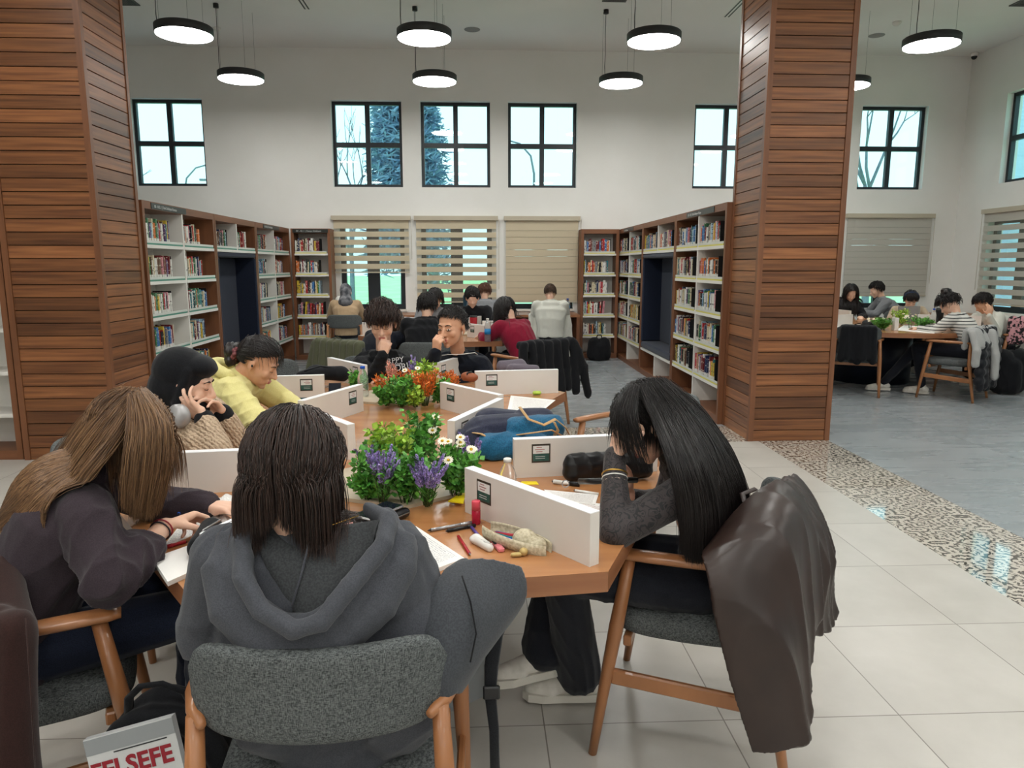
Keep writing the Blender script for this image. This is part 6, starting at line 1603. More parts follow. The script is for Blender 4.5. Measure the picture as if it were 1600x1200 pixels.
# person in black lace: papers, pens, bag
sheet('exam_paper', 'printed exam sheet under the left elbow of the long black-haired person', 'paper', [(870, 775), (955, 790), (950, 842), (862, 830)], m=M_printr)
sheet('exam_paper', 'printed sheet lying behind the exam paper at the right seat', 'paper', [(850, 765), (935, 773), (930, 788), (865, 783)], z=.7518, m=M_print)
stick('marker', 'white marker pen with black cap at the right seat', 'marker', (905, 757), (862, 752), .0075, M_whitep, cap=M_black_p, capf=.35)
mk = stick('pen', 'slim white pen lying near the marker', 'pen', (935, 772), (896, 766), .005, M_whitep)
sheet('sticky_notes', 'yellow paper lying behind the near divider by the white-capped bottle', 'note pad', [(815, 752), (838, 752), (842, 757), (812, 757)], m=M_yellowp, edge=M_yellowp)
hb = thing('handbag', 'small black leather handbag on the table behind the bowed person\'s hand', 'handbag', tuple(atz(950, 752, .7505)))
q = MB()
ca_, cb2 = atz(893, 752, .7505), atz(1005, 748, .7505)
for zz, rr in ((.785, .034), (.81, .034), (.83, .026)): q.caps((ca_.x, ca_.y, zz), (cb2.x, cb2.y, zz), rr, rr, 14, 4)
organic(q, .005, 'bag_body', mat('black_leather', rgb(22, 22, 24), .35), hb, 4, folds(.003, 40, 5))
q = MB(); q.tube([atz(905, 752, .84), atz(930, 752, .868), atz(965, 750, .87), atz(995, 750, .85)], .006, 8, flat=1.6); q.build('handle', mat('black_leather', rgb(22, 22, 24), .35), hb, True)
q = MB(); c_ = atz(882, 752, .785); q.tube([c_ + Vector((math.cos(a) * .012, -.03, math.sin(a) * .012)) for a in [2 * PI * i / 14 for i in range(15)]], .002, 5, False); q.build('metal_ring', M_silver, hb, True)
# blue backpack lying on the table
bp = thing('backpack', 'blue and navy backpack with tan straps lying on the table', 'backpack', tuple(atz(800, 715, .7505)))
M_bpn = fabric('navy_nylon', rgb(28, 32, 52), rgb(40, 44, 66), 200, .6, .3); M_bpb = fabric('petrol_blue_nylon', rgb(16, 78, 112), rgb(26, 98, 134), 200, .6, .3); M_tanw = fabric('tan_webbing', rgb(176, 140, 92), rgb(196, 160, 112), 300, .8, .3)
q = MB(); Yb = 2.98
def w3(px, py, Y): return at(px, py, Y)
for (a, b, r1, r2) in (((755, 684, 2.95), (840, 682, 3.05), .10, .105), ((765, 668, 3.1), (855, 672, 3.2), .09, .08), ((750, 695, 2.9), (760, 680, 3.05), .085, .085), ((820, 660, 3.05), (850, 655, 3.1), .06, .05)): q.caps(w3(*a), w3(*b), r1, r2, 16, 4)
q.v = [(x, y, max(z, .752)) for x, y, z in q.v]
organic(q, .007, 'main_body', M_bpn, bp, 5, folds(.006, 34, 2))
q = MB(); 
for (a, b, r1, r2) in (((765, 700, 2.84), (840, 700, 2.9), .065, .065), ((808, 672, 2.93), (862, 668, 3.02), .06, .06)): q.caps(w3(*a), w3(*b), r1, r2, 14, 4)
q.v = [(x, y, max(z, .752)) for x, y, z in q.v]
organic(q, .006, 'blue_panel', M_bpb, bp, 4, folds(.005, 34, 4))
for nm, P_ in (('strap', [(812, 636, 2.95), (826, 655, 2.9), (850, 664, 2.88), (868, 655, 2.92), (884, 668, 2.98), (889, 678, 3.0)]), ('strap', [(805, 680, 2.86), (835, 676, 2.84), (862, 672, 2.86), (880, 682, 2.93)]), ('strap', [(739, 676, 2.86), (752, 678, 2.83), (766, 685, 2.82)]), ('strap', [(866, 660, 2.87), (872, 672, 2.88), (866, 681, 2.9)])):
    q = MB(); q.tube([w3(*p) for p in P_], .008, 8, flat=.35); q.build(nm, M_tanw, bp, True)
q = MB(); q.tube([w3(722, 672, 2.9), w3(718, 690, 2.87), w3(728, 706, 2.86), w3(742, 716, 2.88)], .02, 10, flat=.5); q.build('padded_strap', M_bpn, bp, True)
# far part of the main table
sheet('worksheet', 'open printed worksheet beside the far right divider', 'paper', [(798, 618), (868, 625), (850, 640), (793, 641)], m=M_print)
v_ = atz(835, 617, .7505); q = MB(); q.caps((0, 0, .012), (.03, 0, .012), .012, .012, 10, 3); tag(rest(q.build('eraser', M_leafl), v_), 'small lime green eraser in front of the far right divider', 'eraser')
def softbag(name, label, cat, pts, m, vox=.008, zmin=None, parts=(), f=(.006, 34), base=None, seed=1):
    c = sum([Vector(a) for a, b, r, s in pts], Vector()) / len(pts); t = thing(name, label, cat, base or (c.x, c.y, zmin if zmin is not None else min(Vector(a).z for a, b, r, s in pts)))
    q = MB()
    for a, b, r, s in pts: q.caps(a, b, r, s, 14, 4)
    if zmin is not None: q.v = [(x, y, max(z, zmin + .002)) for x, y, z in q.v]
    organic(q, vox, 'bag_body' if cat in ('bag', 'backpack', 'handbag') else 'cloth_body', m, t, 5, folds(f[0], f[1], seed, (1, 1, .45)))
    for nm, P_, r, mm, fl in parts: q = MB(); q.tube([Vector(p) for p in P_], r, 8, flat=fl); q.build(nm, mm, t, True)
    return t
softbag('shoulder_bag', 'black crumpled bag lying beyond the far left divider', 'bag', [(at(490, 582, 4.62), at(535, 584, 4.62), .05, .05), (at(470, 588, 4.5), at(500, 584, 4.6), .035, .05)], M_blackcloth, zmin=.75, parts=[('strap', [at(475, 580, 4.5), at(500, 572, 4.6), at(530, 576, 4.6)], .008, M_blackcloth, .4)])
softbag('folded_scarf', 'mauve grey bundle of cloth in front of the boy in the black sweatshirt', 'scarf', [(at(785, 573, 4.75), at(812, 571, 4.8), .045, .05), (at(800, 577, 4.7), at(836, 578, 4.8), .04, .035)], fabric('mauve_grey_cloth', rgb(92, 84, 94), rgb(108, 100, 110)), zmin=.75)
softbag('small_pouch', 'small black and copper pouch between the orange flowers and the far right divider', 'pouch', [(at(728, 588, 4.3), at(740, 590, 4.3), .03, .03)], mat('copper_cloth', rgb(150, 84, 54), .5), .006, .75, parts=[('handle', [at(729, 590, 4.28), at(730, 583, 4.28), at(736, 581, 4.3), at(739, 588, 4.3)], .006, M_black_p, 1)])
t = thing('pencil_case', 'dark teal shiny pencil case near the yellow hoodie person', 'pencil case', tuple(atz(465, 631, .7505)))
q = MB(); q.caps(atz(452, 628, .773), atz(479, 627, .773), .022, .022, 14, 4); organic(q, .004, 'case_body', mat('teal_gloss', rgb(14, 52, 60), .2), t, 2); q = MB(); q.tube([atz(449, 628, .777), atz(482, 627, .777)], .0235, 14); q.v = [(x, y, .777 + (z - .777) * .1) for x, y, z in q.v]; q.build('zip', M_silver, t, True)
t = thing('phone', 'dark smartphone leaning at the far left divider', 'phone', tuple(atz(523, 616, .7505))); Mp = Matrix.Translation(atz(523, 612, .765)) @ Matrix.Rotation(R(8), 4, 'Z') @ Matrix.Rotation(R(35), 4, 'X'); q = MB(); q.box((0, 0, 0), (.075, .15, .008), Mp, bev=.003); q.build('case', M_black_p, t, True); q = MB(); q.box((0, 0, .0045), (.068, .142, .001), Mp); q.build('screen', mat('phone_glass', rgb(24, 28, 38), .08), t, True)
# left front seat
sheet('tablet_case', 'flat black case lying behind the writing hand', 'tablet', [(236, 788), (305, 777), (322, 789), (250, 806)], th=.012, m=M_black_p, edge=M_black_p)
sheet('worksheet', 'ruled paper being written on by the person at the left edge', 'paper', [(292, 806), (330, 801), (345, 818), (252, 857)], m=M_hand)
fold = thing('folded_newspaper', 'crumpled printed sheet folded over beside the charcoal hoodie', 'newspaper', tuple(atz(352, 800, .7505)))
q = MB(); Pn = [atz(314, 796, .756), atz(378, 776, .756), atz(384, 812, .756), atz(345, 822, .756)]
def nf(u, v): p = Pn[0].lerp(Pn[1], u).lerp(Pn[3].lerp(Pn[2], u), v); return p + Vector((0, 0, .022 * math.sin(u * 3.0) * (1 - v * .8) + .004 * math.sin(u * 23 + v * 9)))
q.grid(nf, 20, 12, thick=.0015); me = q.mesh('pages', [M_print]); uv = me.uv_layers.new(name='UV'); 
for li in range(len(me.loops)):
    co = me.vertices[me.loops[li].vertex_index].co; uv.data[li].uv = ((co.x * 7) % 1, (co.y * 7) % 1)
link('pages', me, fold, True)
sheet('notebook', 'blank white notebook with rounded corner overhanging the left table edge', 'notebook', [(238, 872), (303, 849), (322, 882), (262, 909)], th=.012, m=M_paper)
stick('pen', 'red pen lying between the two papers at the left seat', 'pen', (262, 854), (292, 846), .005, M_redp, cap=M_redp)
v_ = atz(318, 775, .7505); q = MB(); q.box((0, 0, .006), (.04, .02, .012), bev=.003); tag(rest(q.build('eraser', M_whitep), v_, R(10)), 'small white eraser at the foot of the left divider', 'eraser')
stick('pen', 'blue pen held in the writing hand of the person at left', 'pen', (275, 776), (280, 805), .0048, M_bluep, z=.775, cap=M_whitep, capf=.06)
softbag('pencil_case', 'black soft pencil case beside the charcoal hoodie shoulder', 'pencil case', [(atz(312, 855, .785), atz(330, 825, .785), .032, .03)], M_blackcloth, .005, .75, parts=[('zip', [atz(305, 850, .81), atz(318, 828, .815), atz(345, 812, .812)], .003, M_silver, 1)])
# middle table and window desk things
sheet('open_book', 'open white papers on the middle table by the crimson sweater', 'papers', [(745, 518), (775, 515), (792, 527), (750, 527)], m=M_paper)
t = thing('tumbler', 'red tumbler cup on the middle table', 'cup', tuple(atz(740, 520, .7505))); q = MB(); q.lathe([(.035, 0), (.045, .17), (.043, .18)], tuple(atz(740, 520, .7505)), 24); q.build('cup_body', M_redp, t, True); q = MB(); q.lathe([(.046, .18), (.046, .195), (0, .197)], tuple(atz(740, 520, .7505)), 24); q.build('lid', M_black_p, t, True)
softbag('tote_bag', 'dark teal tote bag standing on the window desk', 'bag', [((-.17, 11.65, .80), (-.2, 11.65, 1.02), .07, .06), ((.02, 11.65, .80), (.05, 11.65, 1.02), .07, .06), ((-.08, 11.65, .8), (-.08, 11.65, 1.0), .08, .06)], fabric('teal_tote_cloth', rgb(28, 56, 72), rgb(38, 70, 88)), .012, .75,
        parts=[('handle', [(-.12, 11.64, 1.05), (-.11, 11.64, 1.13), (-.04, 11.64, 1.13), (-.03, 11.64, 1.05)], .008, M_blackcloth, 1)])
t = thing('monitor', 'white box with dark screen standing at the right end of the window desk', 'monitor', (1.28, 11.72, .75)); q = MB(); q.bx(1.1, 1.36, 11.7, 11.74, .76, .96, bev=.01); q.build('shell', M_whitep, t, True); q = MB(); q.bx(1.12, 1.30, 11.695, 11.7, .79, .94); q.build('screen', M_navy, t, True); q = MB(); q.bx(1.2, 1.28, 11.66, 11.76, .75, .762); q.build('foot', M_whitep, t, True)
t = thing('white_container', 'white rounded container at the left end of the window desk', 'container', (-2.2, 11.6, .75)); q = MB(); q.caps((-2.2, 11.6, .83), (-2.2, 11.6, .98), .08, .07, 16, 4); organic(q, .012, 'container_body', M_whitep, t, 2); q = MB(); q.tube([(-2.13, 11.6, .95), (-2.08, 11.6, .9), (-2.13, 11.6, .84)], .01, 6); q.build('handle', M_whitep, t, True)
softbag('backpack', 'black backpack standing on the floor against the narrow right bookcase', 'backpack', [((1.86, 11.6, .10), (1.86, 11.6, .28), .12, .10), ((2.02, 11.6, .10), (2.02, 11.6, .28), .12, .10), ((1.94, 11.55, .08), (1.94, 11.55, .2), .11, .1)], M_blackcloth, .012, 0, parts=[('handle', [(1.9, 11.6, .37), (1.91, 11.6, .41), (1.97, 11.6, .41), (1.98, 11.6, .37)], .01, M_blackcloth, 1)])
softbag('floor_bag', 'dark grey bag lying on the floor behind the boy in the printed hoodie', 'bag', [((-1.75, 5.6, .08), (-1.3, 5.65, .08), .1, .09)], M_blackcloth, .014, 0, parts=[('strap', [(-1.7, 5.5, .12), (-1.5, 5.45, .2), (-1.35, 5.55, .15)], .012, M_blackcloth, .5)])

# ------------------------------------------------------------------ coats and bags hung on chairs
M_leather = noisy('dark_brown_faux_leather', rgb(38, 26, 23), rgb(50, 36, 31), (6, 6, 6), .36, .12, .0008, spec=.5)
def patch(mb, P, bulge=(0, 0, 0), thick=.03, nu=10, nv=10):
    """P: rows of points (top to bottom) of a sheet; smooth interpolation, closed with thickness"""
    rows = [[Vector(p) for p in r] for r in P]; B = Vector(bulge)
    def cr(v, t):
        n = len(v) - 1; x = min(max(t * n, 0), n - 1e-6); i = int(x); f = x - i
        p0 = v[max(i - 1, 0)]; p1 = v[i]; p2 = v[i + 1]; p3 = v[min(i + 2, n)]
        return .5 * ((2 * p1) + (p2 - p0) * f + (2 * p0 - 5 * p1 + 4 * p2 - p3) * f * f + (3 * p1 - p0 - 3 * p2 + p3) * f ** 3)
    def fn(u, v): return cr([cr(r, u) for r in rows], v) + B * math.sin(PI * u) * math.sin(PI * min(1, v + .15))
    vs = []; 
    mb.grid(fn, nu * 2, nv * 2, thick=thick)
jk = thing('leather_jacket', 'dark brown leather jacket draped over the chair back of the long black-haired person', 'jacket', (.85, 2.0, .1))
q = MB()
patch(q, [[at(1118, 868, 1.93), at(1165, 800, 2.0), at(1210, 760, 2.12), at(1236, 768, 2.3)], [at(1104, 892, 1.84), at(1168, 850, 1.86), at(1225, 820, 1.92), at(1258, 830, 2.05)],
          [at(1118, 960, 1.80), at(1170, 960, 1.79), at(1225, 950, 1.82), at(1270, 930, 1.96)], [at(1142, 1060, 1.77), at(1185, 1060, 1.75), at(1232, 1055, 1.77), at(1250, 1020, 1.86)], [at(1178, 1166, 1.75), at(1205, 1170, 1.73), at(1240, 1160, 1.74), at(1252, 1130, 1.78)]], (.0, -.015, 0), .035, 12, 16)
patch(q, [[at(1190, 775, 2.15), at(1215, 752, 2.28), at(1240, 762, 2.45)], [at(1205, 850, 2.0), at(1245, 820, 2.12), at(1262, 820, 2.35)], [at(1215, 930, 1.95), at(1262, 900, 2.05), at(1278, 900, 2.3)], [at(1225, 1000, 1.93), at(1268, 990, 2.0), at(1286, 970, 2.2)]], (.03, -.02, 0), .04, 10, 12)
patch(q, [[at(1150, 850, 2.0), at(1190, 790, 2.08), at(1215, 765, 2.2)], [at(1140, 880, 2.04), at(1180, 870, 2.1), at(1205, 850, 2.2)]], (0, 0, .01), .03, 8, 6)
organic(q, .006, 'jacket_body', M_leather, jk, 5, folds(.016, 34, 17, (1, 1, .28)))
q = MB(); q.tube([at(1130, 885, 1.81), at(1148, 960, 1.77), at(1170, 1060, 1.74), at(1196, 1160, 1.715)], .0016, 5); q.build('seam', M_leather, jk, True)
q = MB(); q.tube([at(1168, 800, 1.98), at(1160, 772, 2.04), at(1180, 764, 2.08), at(1197, 776, 2.06), at(1190, 800, 2.0)], .009, 8, flat=.4); q.build('collar_loop', M_leather, jk, True)
ck = thing('charcoal_coat', 'charcoal padded coat hanging over the right arm of the front chair', 'coat', (-.0, 1.42, .4))
q = MB()
patch(q, [[at(700, 900, 1.50), at(735, 884, 1.54), at(775, 882, 1.56), at(802, 893, 1.56)], [at(680, 930, 1.45), at(725, 935, 1.45), at(770, 935, 1.50), at(806, 915, 1.54)], [at(662, 985, 1.40), at(705, 990, 1.40), at(755, 975, 1.46), at(790, 950, 1.52)], [at(668, 1045, 1.36), at(690, 1050, 1.36), at(715, 1040, 1.39), at(745, 1010, 1.45)], [at(690, 1085, 1.35), at(695, 1085, 1.35), at(700, 1078, 1.37), at(712, 1060, 1.41)]], (0, -.03, 0), .03, 12, 14)
q.caps(at(704, 900, 1.5), at(725, 885, 1.55), .022, .02)
organic(q, .005, 'coat_body', fabric('charcoal_nylon', rgb(56, 59, 64), rgb(66, 69, 74), 260, .7, .2), ck, 5, folds(.003, 26, 3))
q = MB(); q.tube([at(722, 900, 1.435), at(735, 940, 1.395), at(744, 990, 1.365), at(735, 1035, 1.345)], .002, 6); q.build('seam', M_blackcloth, ck, True)
q = MB(); q.tube([at(797, 930, 1.52), at(775, 990, 1.46), at(768, 1040, 1.43), at(766, 1085, 1.42), at(772, 1140, 1.41), at(774, 1225, 1.4)], [.018, .017, .016, .013, .011, .011], 8, flat=.22, upv=(0, 1, 0)); q.build('strap', M_blackcloth, ck, True)
q = MB(); q.box(at(768, 1082, 1.41), (.036, .012, .03), bev=.003); q.build('buckle', M_black_p, ck, True)
bc = thing('brown_coat', 'dark brown coat hanging on the chair back at the bottom left corner', 'coat', (-1.2, 1.5, .2))
q = MB(); C_ = lambda a, b, r, s: q.caps(at(*a), at(*b), r, s, 16, 4)
C_((15, 990, 1.52), (18, 1110, 1.48), .055, .055); C_((18, 1110, 1.48), (20, 1230, 1.45), .055, .055); C_((-60, 980, 1.55), (-60, 1200, 1.5), .06, .06); C_((-10, 985, 1.54), (-10, 1220, 1.46), .06, .06); C_((8, 890, 1.75), (12, 990, 1.56), .04, .055)
organic(q, .007, 'coat_body', fabric('dark_brown_wool', rgb(40, 22, 19), rgb(50, 29, 26)), bc, 5, folds(.006, 28, 5, (1, 1, .3)))
q = MB(); q.tube([at(40, 965, 1.49), at(48, 1080, 1.44), at(55, 1200, 1.41)], .0016, 5); q.build('seam', MATS['dark_brown_wool'], bc, True)
# black school bag with a textbook
DX, DY, DZ = -.05, .13, .035
sb = thing('backpack', 'black open backpack on the floor between the two front chairs', 'backpack', (-.76, 1.60, 0))
q = MB(); C_ = lambda a, b, r, s: q.caps(Vector(a) + Vector((DX, DY, 0)), Vector(b) + Vector((DX, DY, DZ)), r, s, 16, 4)
q.ell((-.765, 1.65, .24), (.165, .085, .275), None, None, 24, 16); q.ell((-.765, 1.63, .14), (.17, .11, .15), None, None, 24, 16)
for i in range(12):
    a0, a1 = PI * i / 12 - .15, PI * (i + 1) / 12 - .15; q.caps((-.765 + .155 * math.cos(a0), 1.60, .25 + .22 * math.sin(a0)), (-.765 + .155 * math.cos(a1), 1.60, .25 + .22 * math.sin(a1)), .03, .03, 10, 3)
q.v = [(x, y, max(z, .003)) for x, y, z in q.v]
organic(q, .006, 'bag_body', M_blackcloth, sb, 5, folds(.006, 30, 9))
q = MB(); q.tube([Vector(p) + Vector((DX, DY, .02)) for p in ((-.80, 1.50, .43), (-.785, 1.48, .49), (-.75, 1.47, .525), (-.70, 1.47, .53), (-.655, 1.48, .50), (-.64, 1.50, .43))], .011, 8, flat=.6); q.build('handle', M_blackcloth, sb, True)
q = MB(); q.caps(Vector((-.84, 1.36, .12)) + Vector((DX, DY, 0)), Vector((-.58, 1.36, .26)) + Vector((DX, DY, 0)), .06, .06); organic(q, .006, 'front_pocket', M_blackcloth, sb, 5, folds(.006, 30, 11))
tb = thing('textbook', 'grey and white textbook with dark red capital letters inside the open black backpack', 'book', (-.76, 1.52, .15), 0)
Tb = Matrix.Translation((-.765, 1.50, .368)) @ Matrix.Rotation(R(-12), 4, 'X') @ Matrix.Rotation(R(-14), 4, 'Y')
q = MB(); q.mi = 0; q.box((0, 0, 0), (.20, .02, .26), Tb); q.build('cover', mat('book_cover_silver_grey', rgb(196, 198, 198), .35), tb, True)
q = MB(); q.box((0, -.0105, .11), (.20, .001, .035), Tb); q.build('cover_band', mat('book_cover_mid_grey', rgb(140, 144, 146), .35), tb, True)
text_part('title_lettering', 'FELSEFE', .054, mat('dark_red_print', rgb(140, 20, 36), .5), tb, pmat(tb).inverted() @ Tb @ Matrix.Translation((-.098, -.0115, .035)) @ UPR, bold=.0016)
q = MB(); q.box((.02, -.0113, .088), (.12, .0006, .0025), Tb); q.build('thin_rule', M_ink, tb, True)
# ------------------------------------------------------------------ people farther back
def bgp(label, seat, face, lean, top, hairm, hairlen=.03, sex='f', headoff=(0, 0, 0), fdz=-.45, arms='table', top_name='hoodie', skin=SK1, hood=None, hstyle=None, n=900, hl=(.35, -.25, -.5), bulk=1.12, fd=None, z=.53, legm=None, s=1.0, hscale=1.0, grav=.4, hth=.02, faceon=False, legs=None, hair_on=True, fold=.006, armset=None, topfn=None, hrad=.003):
    F = Vector((math.cos(R(face)), math.sin(R(face)), 0)); Rt = Vector((F.y, -F.x, 0)); pel = Vector((seat[0], seat[1], z))
    nk = pel + F * (.5 * math.sin(R(lean))) * s + Vector((0, 0, .49 * math.cos(R(lean)))) * s
    hc = nk + F * (.05 + .05 * math.sin(R(lean))) + Vector((0, 0, .115)) + Vector(headoff)
    f = fd or (F.x, F.y, fdz)
    sh = nk - Vector((0, 0, .07)); A = {}
    for k, q in (('L', -1), ('R', 1)):
        el = sh + Rt * q * .24 + F * .12; el.z = .76 if arms == 'table' else .70; wr = el + F * .2 - Rt * q * .12; wr.z = .78 if arms == 'table' else .74
        A[k] = (el, wr, tuple(F - Rt * q * .4), (0, 0, -1), -q, .5)
    if armset: A.update(armset)
    t, b, HM, Rm, SH = person(label, pel, nk, hc, f, face, A, sex=sex, top_mat=top, top_name=top_name, bulk=bulk, voxel=.011, tvox=.011, foldamp=fold, skin=skin, hood=hood, face_on=faceon, seed=int(abs(seat[0] * 37 + seat[1] * 11)), leg_mat=legm or M_blackjean, legpose=legs, s=s, top=topfn)
    if hair_on:
        cc = torso_col(pel, nk, .15); cc.cap(SH['L'], SH['R'], .085)
        hair(t, 'hair', hairm, hc, Rm, 1.05 * hscale, n, hairlen, cc, hstyle or st_short, 12, hrad, hth, grav, 1.0, int(abs(seat[0] * 53)), .05, hl=hl)
    return t, hc, Rm, HM, nk, pel, F, Rt
def headcover(t, HM, m, name='headscarf', low=True):
    q = MB(); q.ell((0, -.025, .035), (.09, .106, .1), HM, None, 18, 12); q.ell((0, -.06, -.03), (.08, .078, .09), HM, None, 18, 12)
    if low: q.caps(HM @ Vector((0, -.03, -.08)), HM @ Vector((0, -.05, -.17)), .085, .11)
    organic(q, .011, name, m, t, 4, folds(.005, 30, 5))
# middle table
v = Vector((-1.06, 7.0)); bgp('person with brown hair over a navy top bent low behind the printed hoodie boy', (-1.12, 7.0), 60, 50, M_navyk, H_mid, .36, hstyle=st_long(0, .5, .7), fdz=-1.2, top_name='sweater', n=1400)
bgp('person in a black hooded jacket, back to the viewer, between the two boys', (-.52, 7.05), 88, 16, M_blackcloth, H_black, .06, 'm', hood=hood_back, top_name='jacket')
bgp('person with black hair in a grey jacket beyond the middle table', (-.52, 9.3), -95, 20, M_greyf, H_black, .08, 'm')
t_, hc_, Rm_, HM_, *_r = bgp('person in a black cap at the far right side of the middle table', (-.1, 9.35), -85, 14, M_blackcloth, H_black, .04, 'm')
headcover(t_, HM_, M_blackcloth, 'cap', False)
q = MB(); q.tube([HM_ @ Vector((-.02, .082, .075)), HM_ @ Vector((.0, .086, .07)), HM_ @ Vector((.03, .078, .085))], .004, 5); q.build('curved_emblem', M_white, t_, True)
bgp('person with dark shoulder-length hair in a crimson sweatshirt at the middle table', (.50, 7.35), 130, 33, M_red, H_black, .30, hstyle=st_long(0, .4, .7), fdz=-.9, top_name='sweatshirt', n=1800, bulk=1.2)
# window desk
t_, hc_, Rm_, HM_, *_r = bgp('person in a grey patterned headscarf and tan jacket at the window desk', (-1.95, 10.7), 95, 12, M_tan, H_black, .02, hair_on=False, top_name='jacket')
headcover(t_, HM_, noisy('grey_patterned_scarf', rgb(60, 62, 68), rgb(140, 140, 144), (14, 14, 14), .9, .2))
bgp('person with reddish brown hair in a grey hoodie at the middle of the window desk', (.08, 10.75), 88, 10, M_greyf, hairmat('hair_auburn', rgb(70, 42, 32), rgb(120, 78, 58)), .04, 'm', hood=hood_back)
bgp('person in a white hoodie sitting at the right end of the window desk', (1.02, 10.3), 88, 10, M_offw, H_mid, .02, 'm', hood=hood_back, bulk=1.2, hth=.008)
# right table
S1 = (5.35, 8.2)
p = bgp('person with a high dark bun in a striped top at the round table', (5.72, 8.05), 128, 30, M_stripe, H_black, .1, hstyle=st_tie(0, -.6, 1.2), top_name='striped_top', fdz=-.9, n=1500, fold=.004,
    legs={'R': ((5.72, 8.15, .53), (5.32, 8.5, .56), (4.96, 8.56, .10), (4.82, 8.6, .04)), 'L': ((5.6, 8.0, .53), (5.25, 8.4, .55), (5.28, 8.3, .1), (5.2, 8.38, .05)), 'hem': .05})
t_, hc_, Rm_ = p[0], p[1], p[2]
q = MB(); c_ = Vector(hc_) + Rm_ @ Vector((0, -.07, .13)); q.ell(c_, (.06, .055, .05)); q.ell(c_ + Vector((.04, 0, -.01)), (.035, .035, .03)); q.ell(c_ + Vector((-.035, 0, .02)), (.03, .03, .03)); organic(q, .009, 'hair_bun', H_black, t_, 2, folds(.008, 70, 2))
# hand on head person
hd = Vector((6.0, 8.85, 1.17))
p = bgp('person in a white T-shirt with one hand on their dark hair at the round table', (6.80, 8.95), 172, 36, M_offw, H_black, .045, 'm', top_name='t_shirt', skin=SK2, fdz=-.8,
    armset={'L': (at(1556, 524, 8.72), at(1546, 494, 8.66), (.06, .1, 1), (.25, .9, .1), 1, (.4, .4, .5, .6)), 'R': ((6.35, 9.2, .77), (6.15, 9.1, .78), (-1, 0, 0), (0, 0, -1), -1, .5)})
p = bgp('person with headphones in a beige sweater facing forward at the round table', (6.35, 10.55), -112, 38, fabric('beige_sweater', rgb(172, 154, 130), rgb(188, 170, 146)), H_black, .05, fdz=-.75, top_name='sweater', faceon=True, hl=(.3, -.2, -.5), hstyle=st_short)
t_, HM_ = p[0], p[3]
q = MB(); q.tube([HM_ @ Vector((math.cos(a) * .098, -.01, .02 + math.sin(a) * .115)) for a in [PI * i / 12 for i in range(13)]], .013, 8)
hpt = tag(q.build('headphones', fabric('blue_headband', rgb(44, 58, 84), rgb(56, 72, 100))), 'dark blue headphones on the head of the person in the beige sweater', 'headphones')
p = bgp('person in a light grey hoodie leaning left beyond the round table', (6.75, 11.35), 165, 36, M_greyf, H_black, .04, 'm', hood=hood_back, headoff=(0, 0, .02), z=.6)
p = bgp('person with long black hair in a black coat at the left of the round table', (5.55, 10.9), -98, 18, M_blackcloth, H_black, .40, hstyle=st_long(0, .5, .6), fdz=-.6, top_name='coat', n=2000, headoff=(.05, 0, 0))
# ------------------------------------------------------------------ garments on the farther chairs
def drape(loc, face, name, label, m, cat='jacket', low=.3, w=.30, sleeves=(), vox=.011, f=.01, th=.035, seed=1, puff=False):
    t = thing(name, label, cat, (loc[0], loc[1], 0), R(face - 90)); q = MB()
    q.caps((-w + .04, -.27, .80), (w - .04, -.27, .80), .045, .045, 12, 3)
    for i in range(7):
        x = -w + .04 + (2 * w - .08) * i / 6; q.caps((x, -.31, .80), (x * 1.05, -.36 - .02 * math.sin(i * 2), low + .03 * math.sin(i * 1.7)), th + .006, th + .012, 10, 3)
    for i in range(5):
        x = -w * .7 + 2 * w * .7 * i / 4; q.caps((x, -.2, .80), (x, -.2, .62), th * .8, th * .8, 8, 3)
    for s in sleeves:
        P = [Vector(p) for p in s]
        for a, b in zip(P[:-1], P[1:]): q.caps(a, b, .05, .042, 10, 3)
    if puff:
        for k in range(5): q.caps((-w, -.35, low + .08 + k * .1), (w, -.35, low + .08 + k * .1), .058, .058, 10, 3)
    me_o = organic(q, vox, 'garment_body', m, t, 5, folds(f, 24, seed, (1, 1, .3)), world=False)
    q = MB(); q.tube([(-.05, -.3, .845), (0, -.3, .86), (.05, -.3, .845)], .005, 6); q.build('hanging_loop', m, t)
    return t
drape((.47, 6.95), 125, 'jacket', 'black jacket with hanging sleeve on the chair right of the crimson sweatshirt', M_blackcloth, low=.35, w=.34, sleeves=[[(.32, -.3, .78), (.40, -.36, .55), (.46, -.36, .28)]], seed=2)
drape((-1.15, 7.05), 55, 'jacket', 'olive green jacket hanging on a chair behind the printed hoodie boy', fabric('olive_cloth', rgb(74, 76, 58), rgb(92, 94, 74)), low=.3, w=.30, sleeves=[[(-.3, -.3, .78), (-.36, -.33, .5), (-.36, -.33, .35)]], seed=3)
drape((1.02, 10.75), 85, 'jacket', 'white fleece jacket hanging on the chair of the white hoodie person', M_offw, low=.3, w=.28, sleeves=[[(.28, -.3, .78), (.33, -.33, .45), (.32, -.33, .2)]], seed=4)
drape((5.5, 8.1), 130, 'puffer_jacket', 'black quilted puffer jacket on the chair of the striped top person', fabric('black_quilted_nylon', rgb(20, 21, 26), rgb(30, 31, 37), 120, .5, .2), low=.18, w=.30, puff=True, seed=5, f=.008)
drape((5.48, 8.12), 130, 'grey_sweatshirt', 'light grey sweatshirt thrown over the black puffer jacket', fabric('light_grey_fleece', rgb(160, 160, 158), rgb(178, 178, 176)), 'sweatshirt', low=.66, w=.34, sleeves=[[(-.05, -.4, .78), (-.1, -.47, .55), (-.12, -.48, .3)], [(-.34, -.3, .78), (-.4, -.36, .6), (-.4, -.36, .45)], [(.33, -.3, .78), (.38, -.36, .6), (.38, -.36, .5)]], seed=6, th=.05)
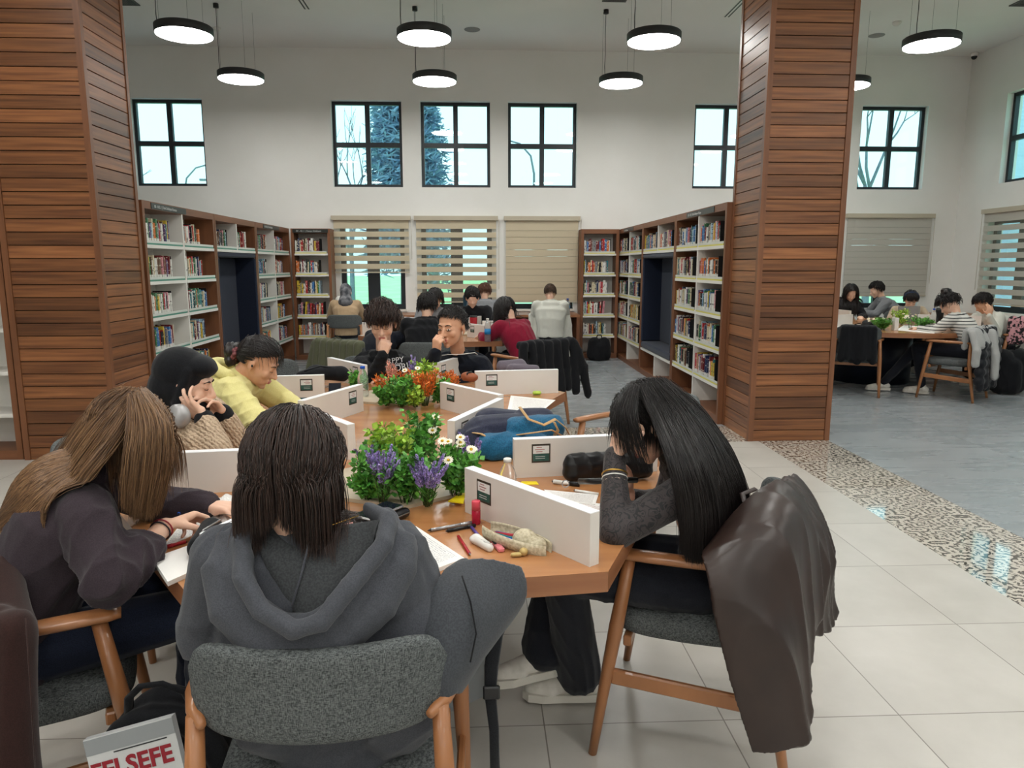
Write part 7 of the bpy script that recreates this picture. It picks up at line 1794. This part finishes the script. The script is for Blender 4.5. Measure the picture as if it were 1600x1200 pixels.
drape((4.52, 8.45), 65, 'backpack', 'black backpack hung on the chair beside the right column', M_blackcloth, 'backpack', low=.45, w=.2, seed=7)
softbag('backpack', 'tall black backpack standing on the floor at the right photo edge', 'backpack', [((6.25, 8.3, .12), (6.25, 8.3, .42), .13, .12), ((6.42, 8.3, .12), (6.42, 8.3, .42), .13, .12), ((6.33, 8.25, .1), (6.33, 8.25, .34), .12, .11)], M_blackcloth, .012, 0, parts=[('handle', [(6.3, 8.3, .53), (6.31, 8.3, .58), (6.37, 8.3, .58), (6.38, 8.3, .53)], .01, M_blackcloth, 1)])
softbag('plaid_shirt', 'pink and black checked shirt hanging at the right photo edge', 'shirt', [((6.62, 8.7, .60), (6.62, 8.7, .86), .06, .05), ((6.7, 8.66, .60), (6.7, 8.66, .86), .06, .05)], noisy('pink_black_check', rgb(28, 24, 28), rgb(206, 150, 156), (26, 26, 26), .9, .1, lo=.48, hi=.52), .011)
# things on the round table
def rp(px, py): v = atz(px, py, .751); return (v.x, v.y, .751)
plant('leafy', rp(1378, 515), .13, .13, 'low green and white artificial bunch at the left of the round table planter', n=22, seed=91); plant('leafy', rp(1440, 514), .13, .13, 'low green artificial bunch at the right of the round table planter', n=22, seed=92)
plant('leafy', rp(1408, 508), .2, .12, 'lime green artificial bunch in the middle of the round table', n=18, m=M_leafl, seed=93); plant('daisy', rp(1422, 512), .17, .13, 'small white flowers in the middle of the round table', n=9, seed=94); plant('daisy', rp(1372, 513), .13, .12, 'small white flowers at the left of the round table', n=8, seed=95)
sheet('papers', 'large white papers spread at the front of the round table', 'papers', [(1412, 508), (1460, 511), (1460, 521), (1400, 516)], z=.7506, m=M_paper)
sheet('papers', 'white papers at the left of the round table beside the column', 'papers', [(1308, 506), (1345, 507), (1343, 513), (1306, 512)], z=.7506, m=M_paper)
t = thing('laptop', 'open laptop in front of the headphones person', 'laptop', (5.95, 9.9, .751)); q = MB(); q.bx(5.8, 6.12, 9.85, 10.07, .752, .766, bev=.003); q.build('keyboard_base', M_silver, t, True)
q = MB(); q.box((5.96, 9.81, .86), (.31, .008, .21), None); q.build('lid', M_silver, t, True)
softbag('pouch', 'black tangled pouch on the round table left of the flowers', 'pouch', [(Vector(rp(1352, 510)) + Vector((0, 0, .04)), Vector(rp(1362, 512)) + Vector((0, 0, .03)), .045, .04), (Vector(rp(1366, 513)) + Vector((0, 0, .02)), Vector(rp(1372, 513)) + Vector((0, 0, .02)), .02, .02)], M_blackcloth, .009, .751)
v = Vector(rp(1457, 512)); bottle(tuple(v), .24, .033, M_bluep, 'clear water bottle beside the black thermos on the round table'); q = MB(); q.lathe([(.045, 0), (.047, .22), (.04, .25), (0, .252)], (0, 0, 0), 20); tag(rest(q.build('thermos', M_black_p), Vector(rp(1466, 512))), 'black thermos standing on the round table', 'thermos')
v = Vector(rp(1398, 516)); q = MB(); q.box((0, 0, .075), (.05, .07, .15), bev=.003); tag(rest(q.build('white_card_box', M_whitep), v), 'small white upright box at the front of the round table', 'box')
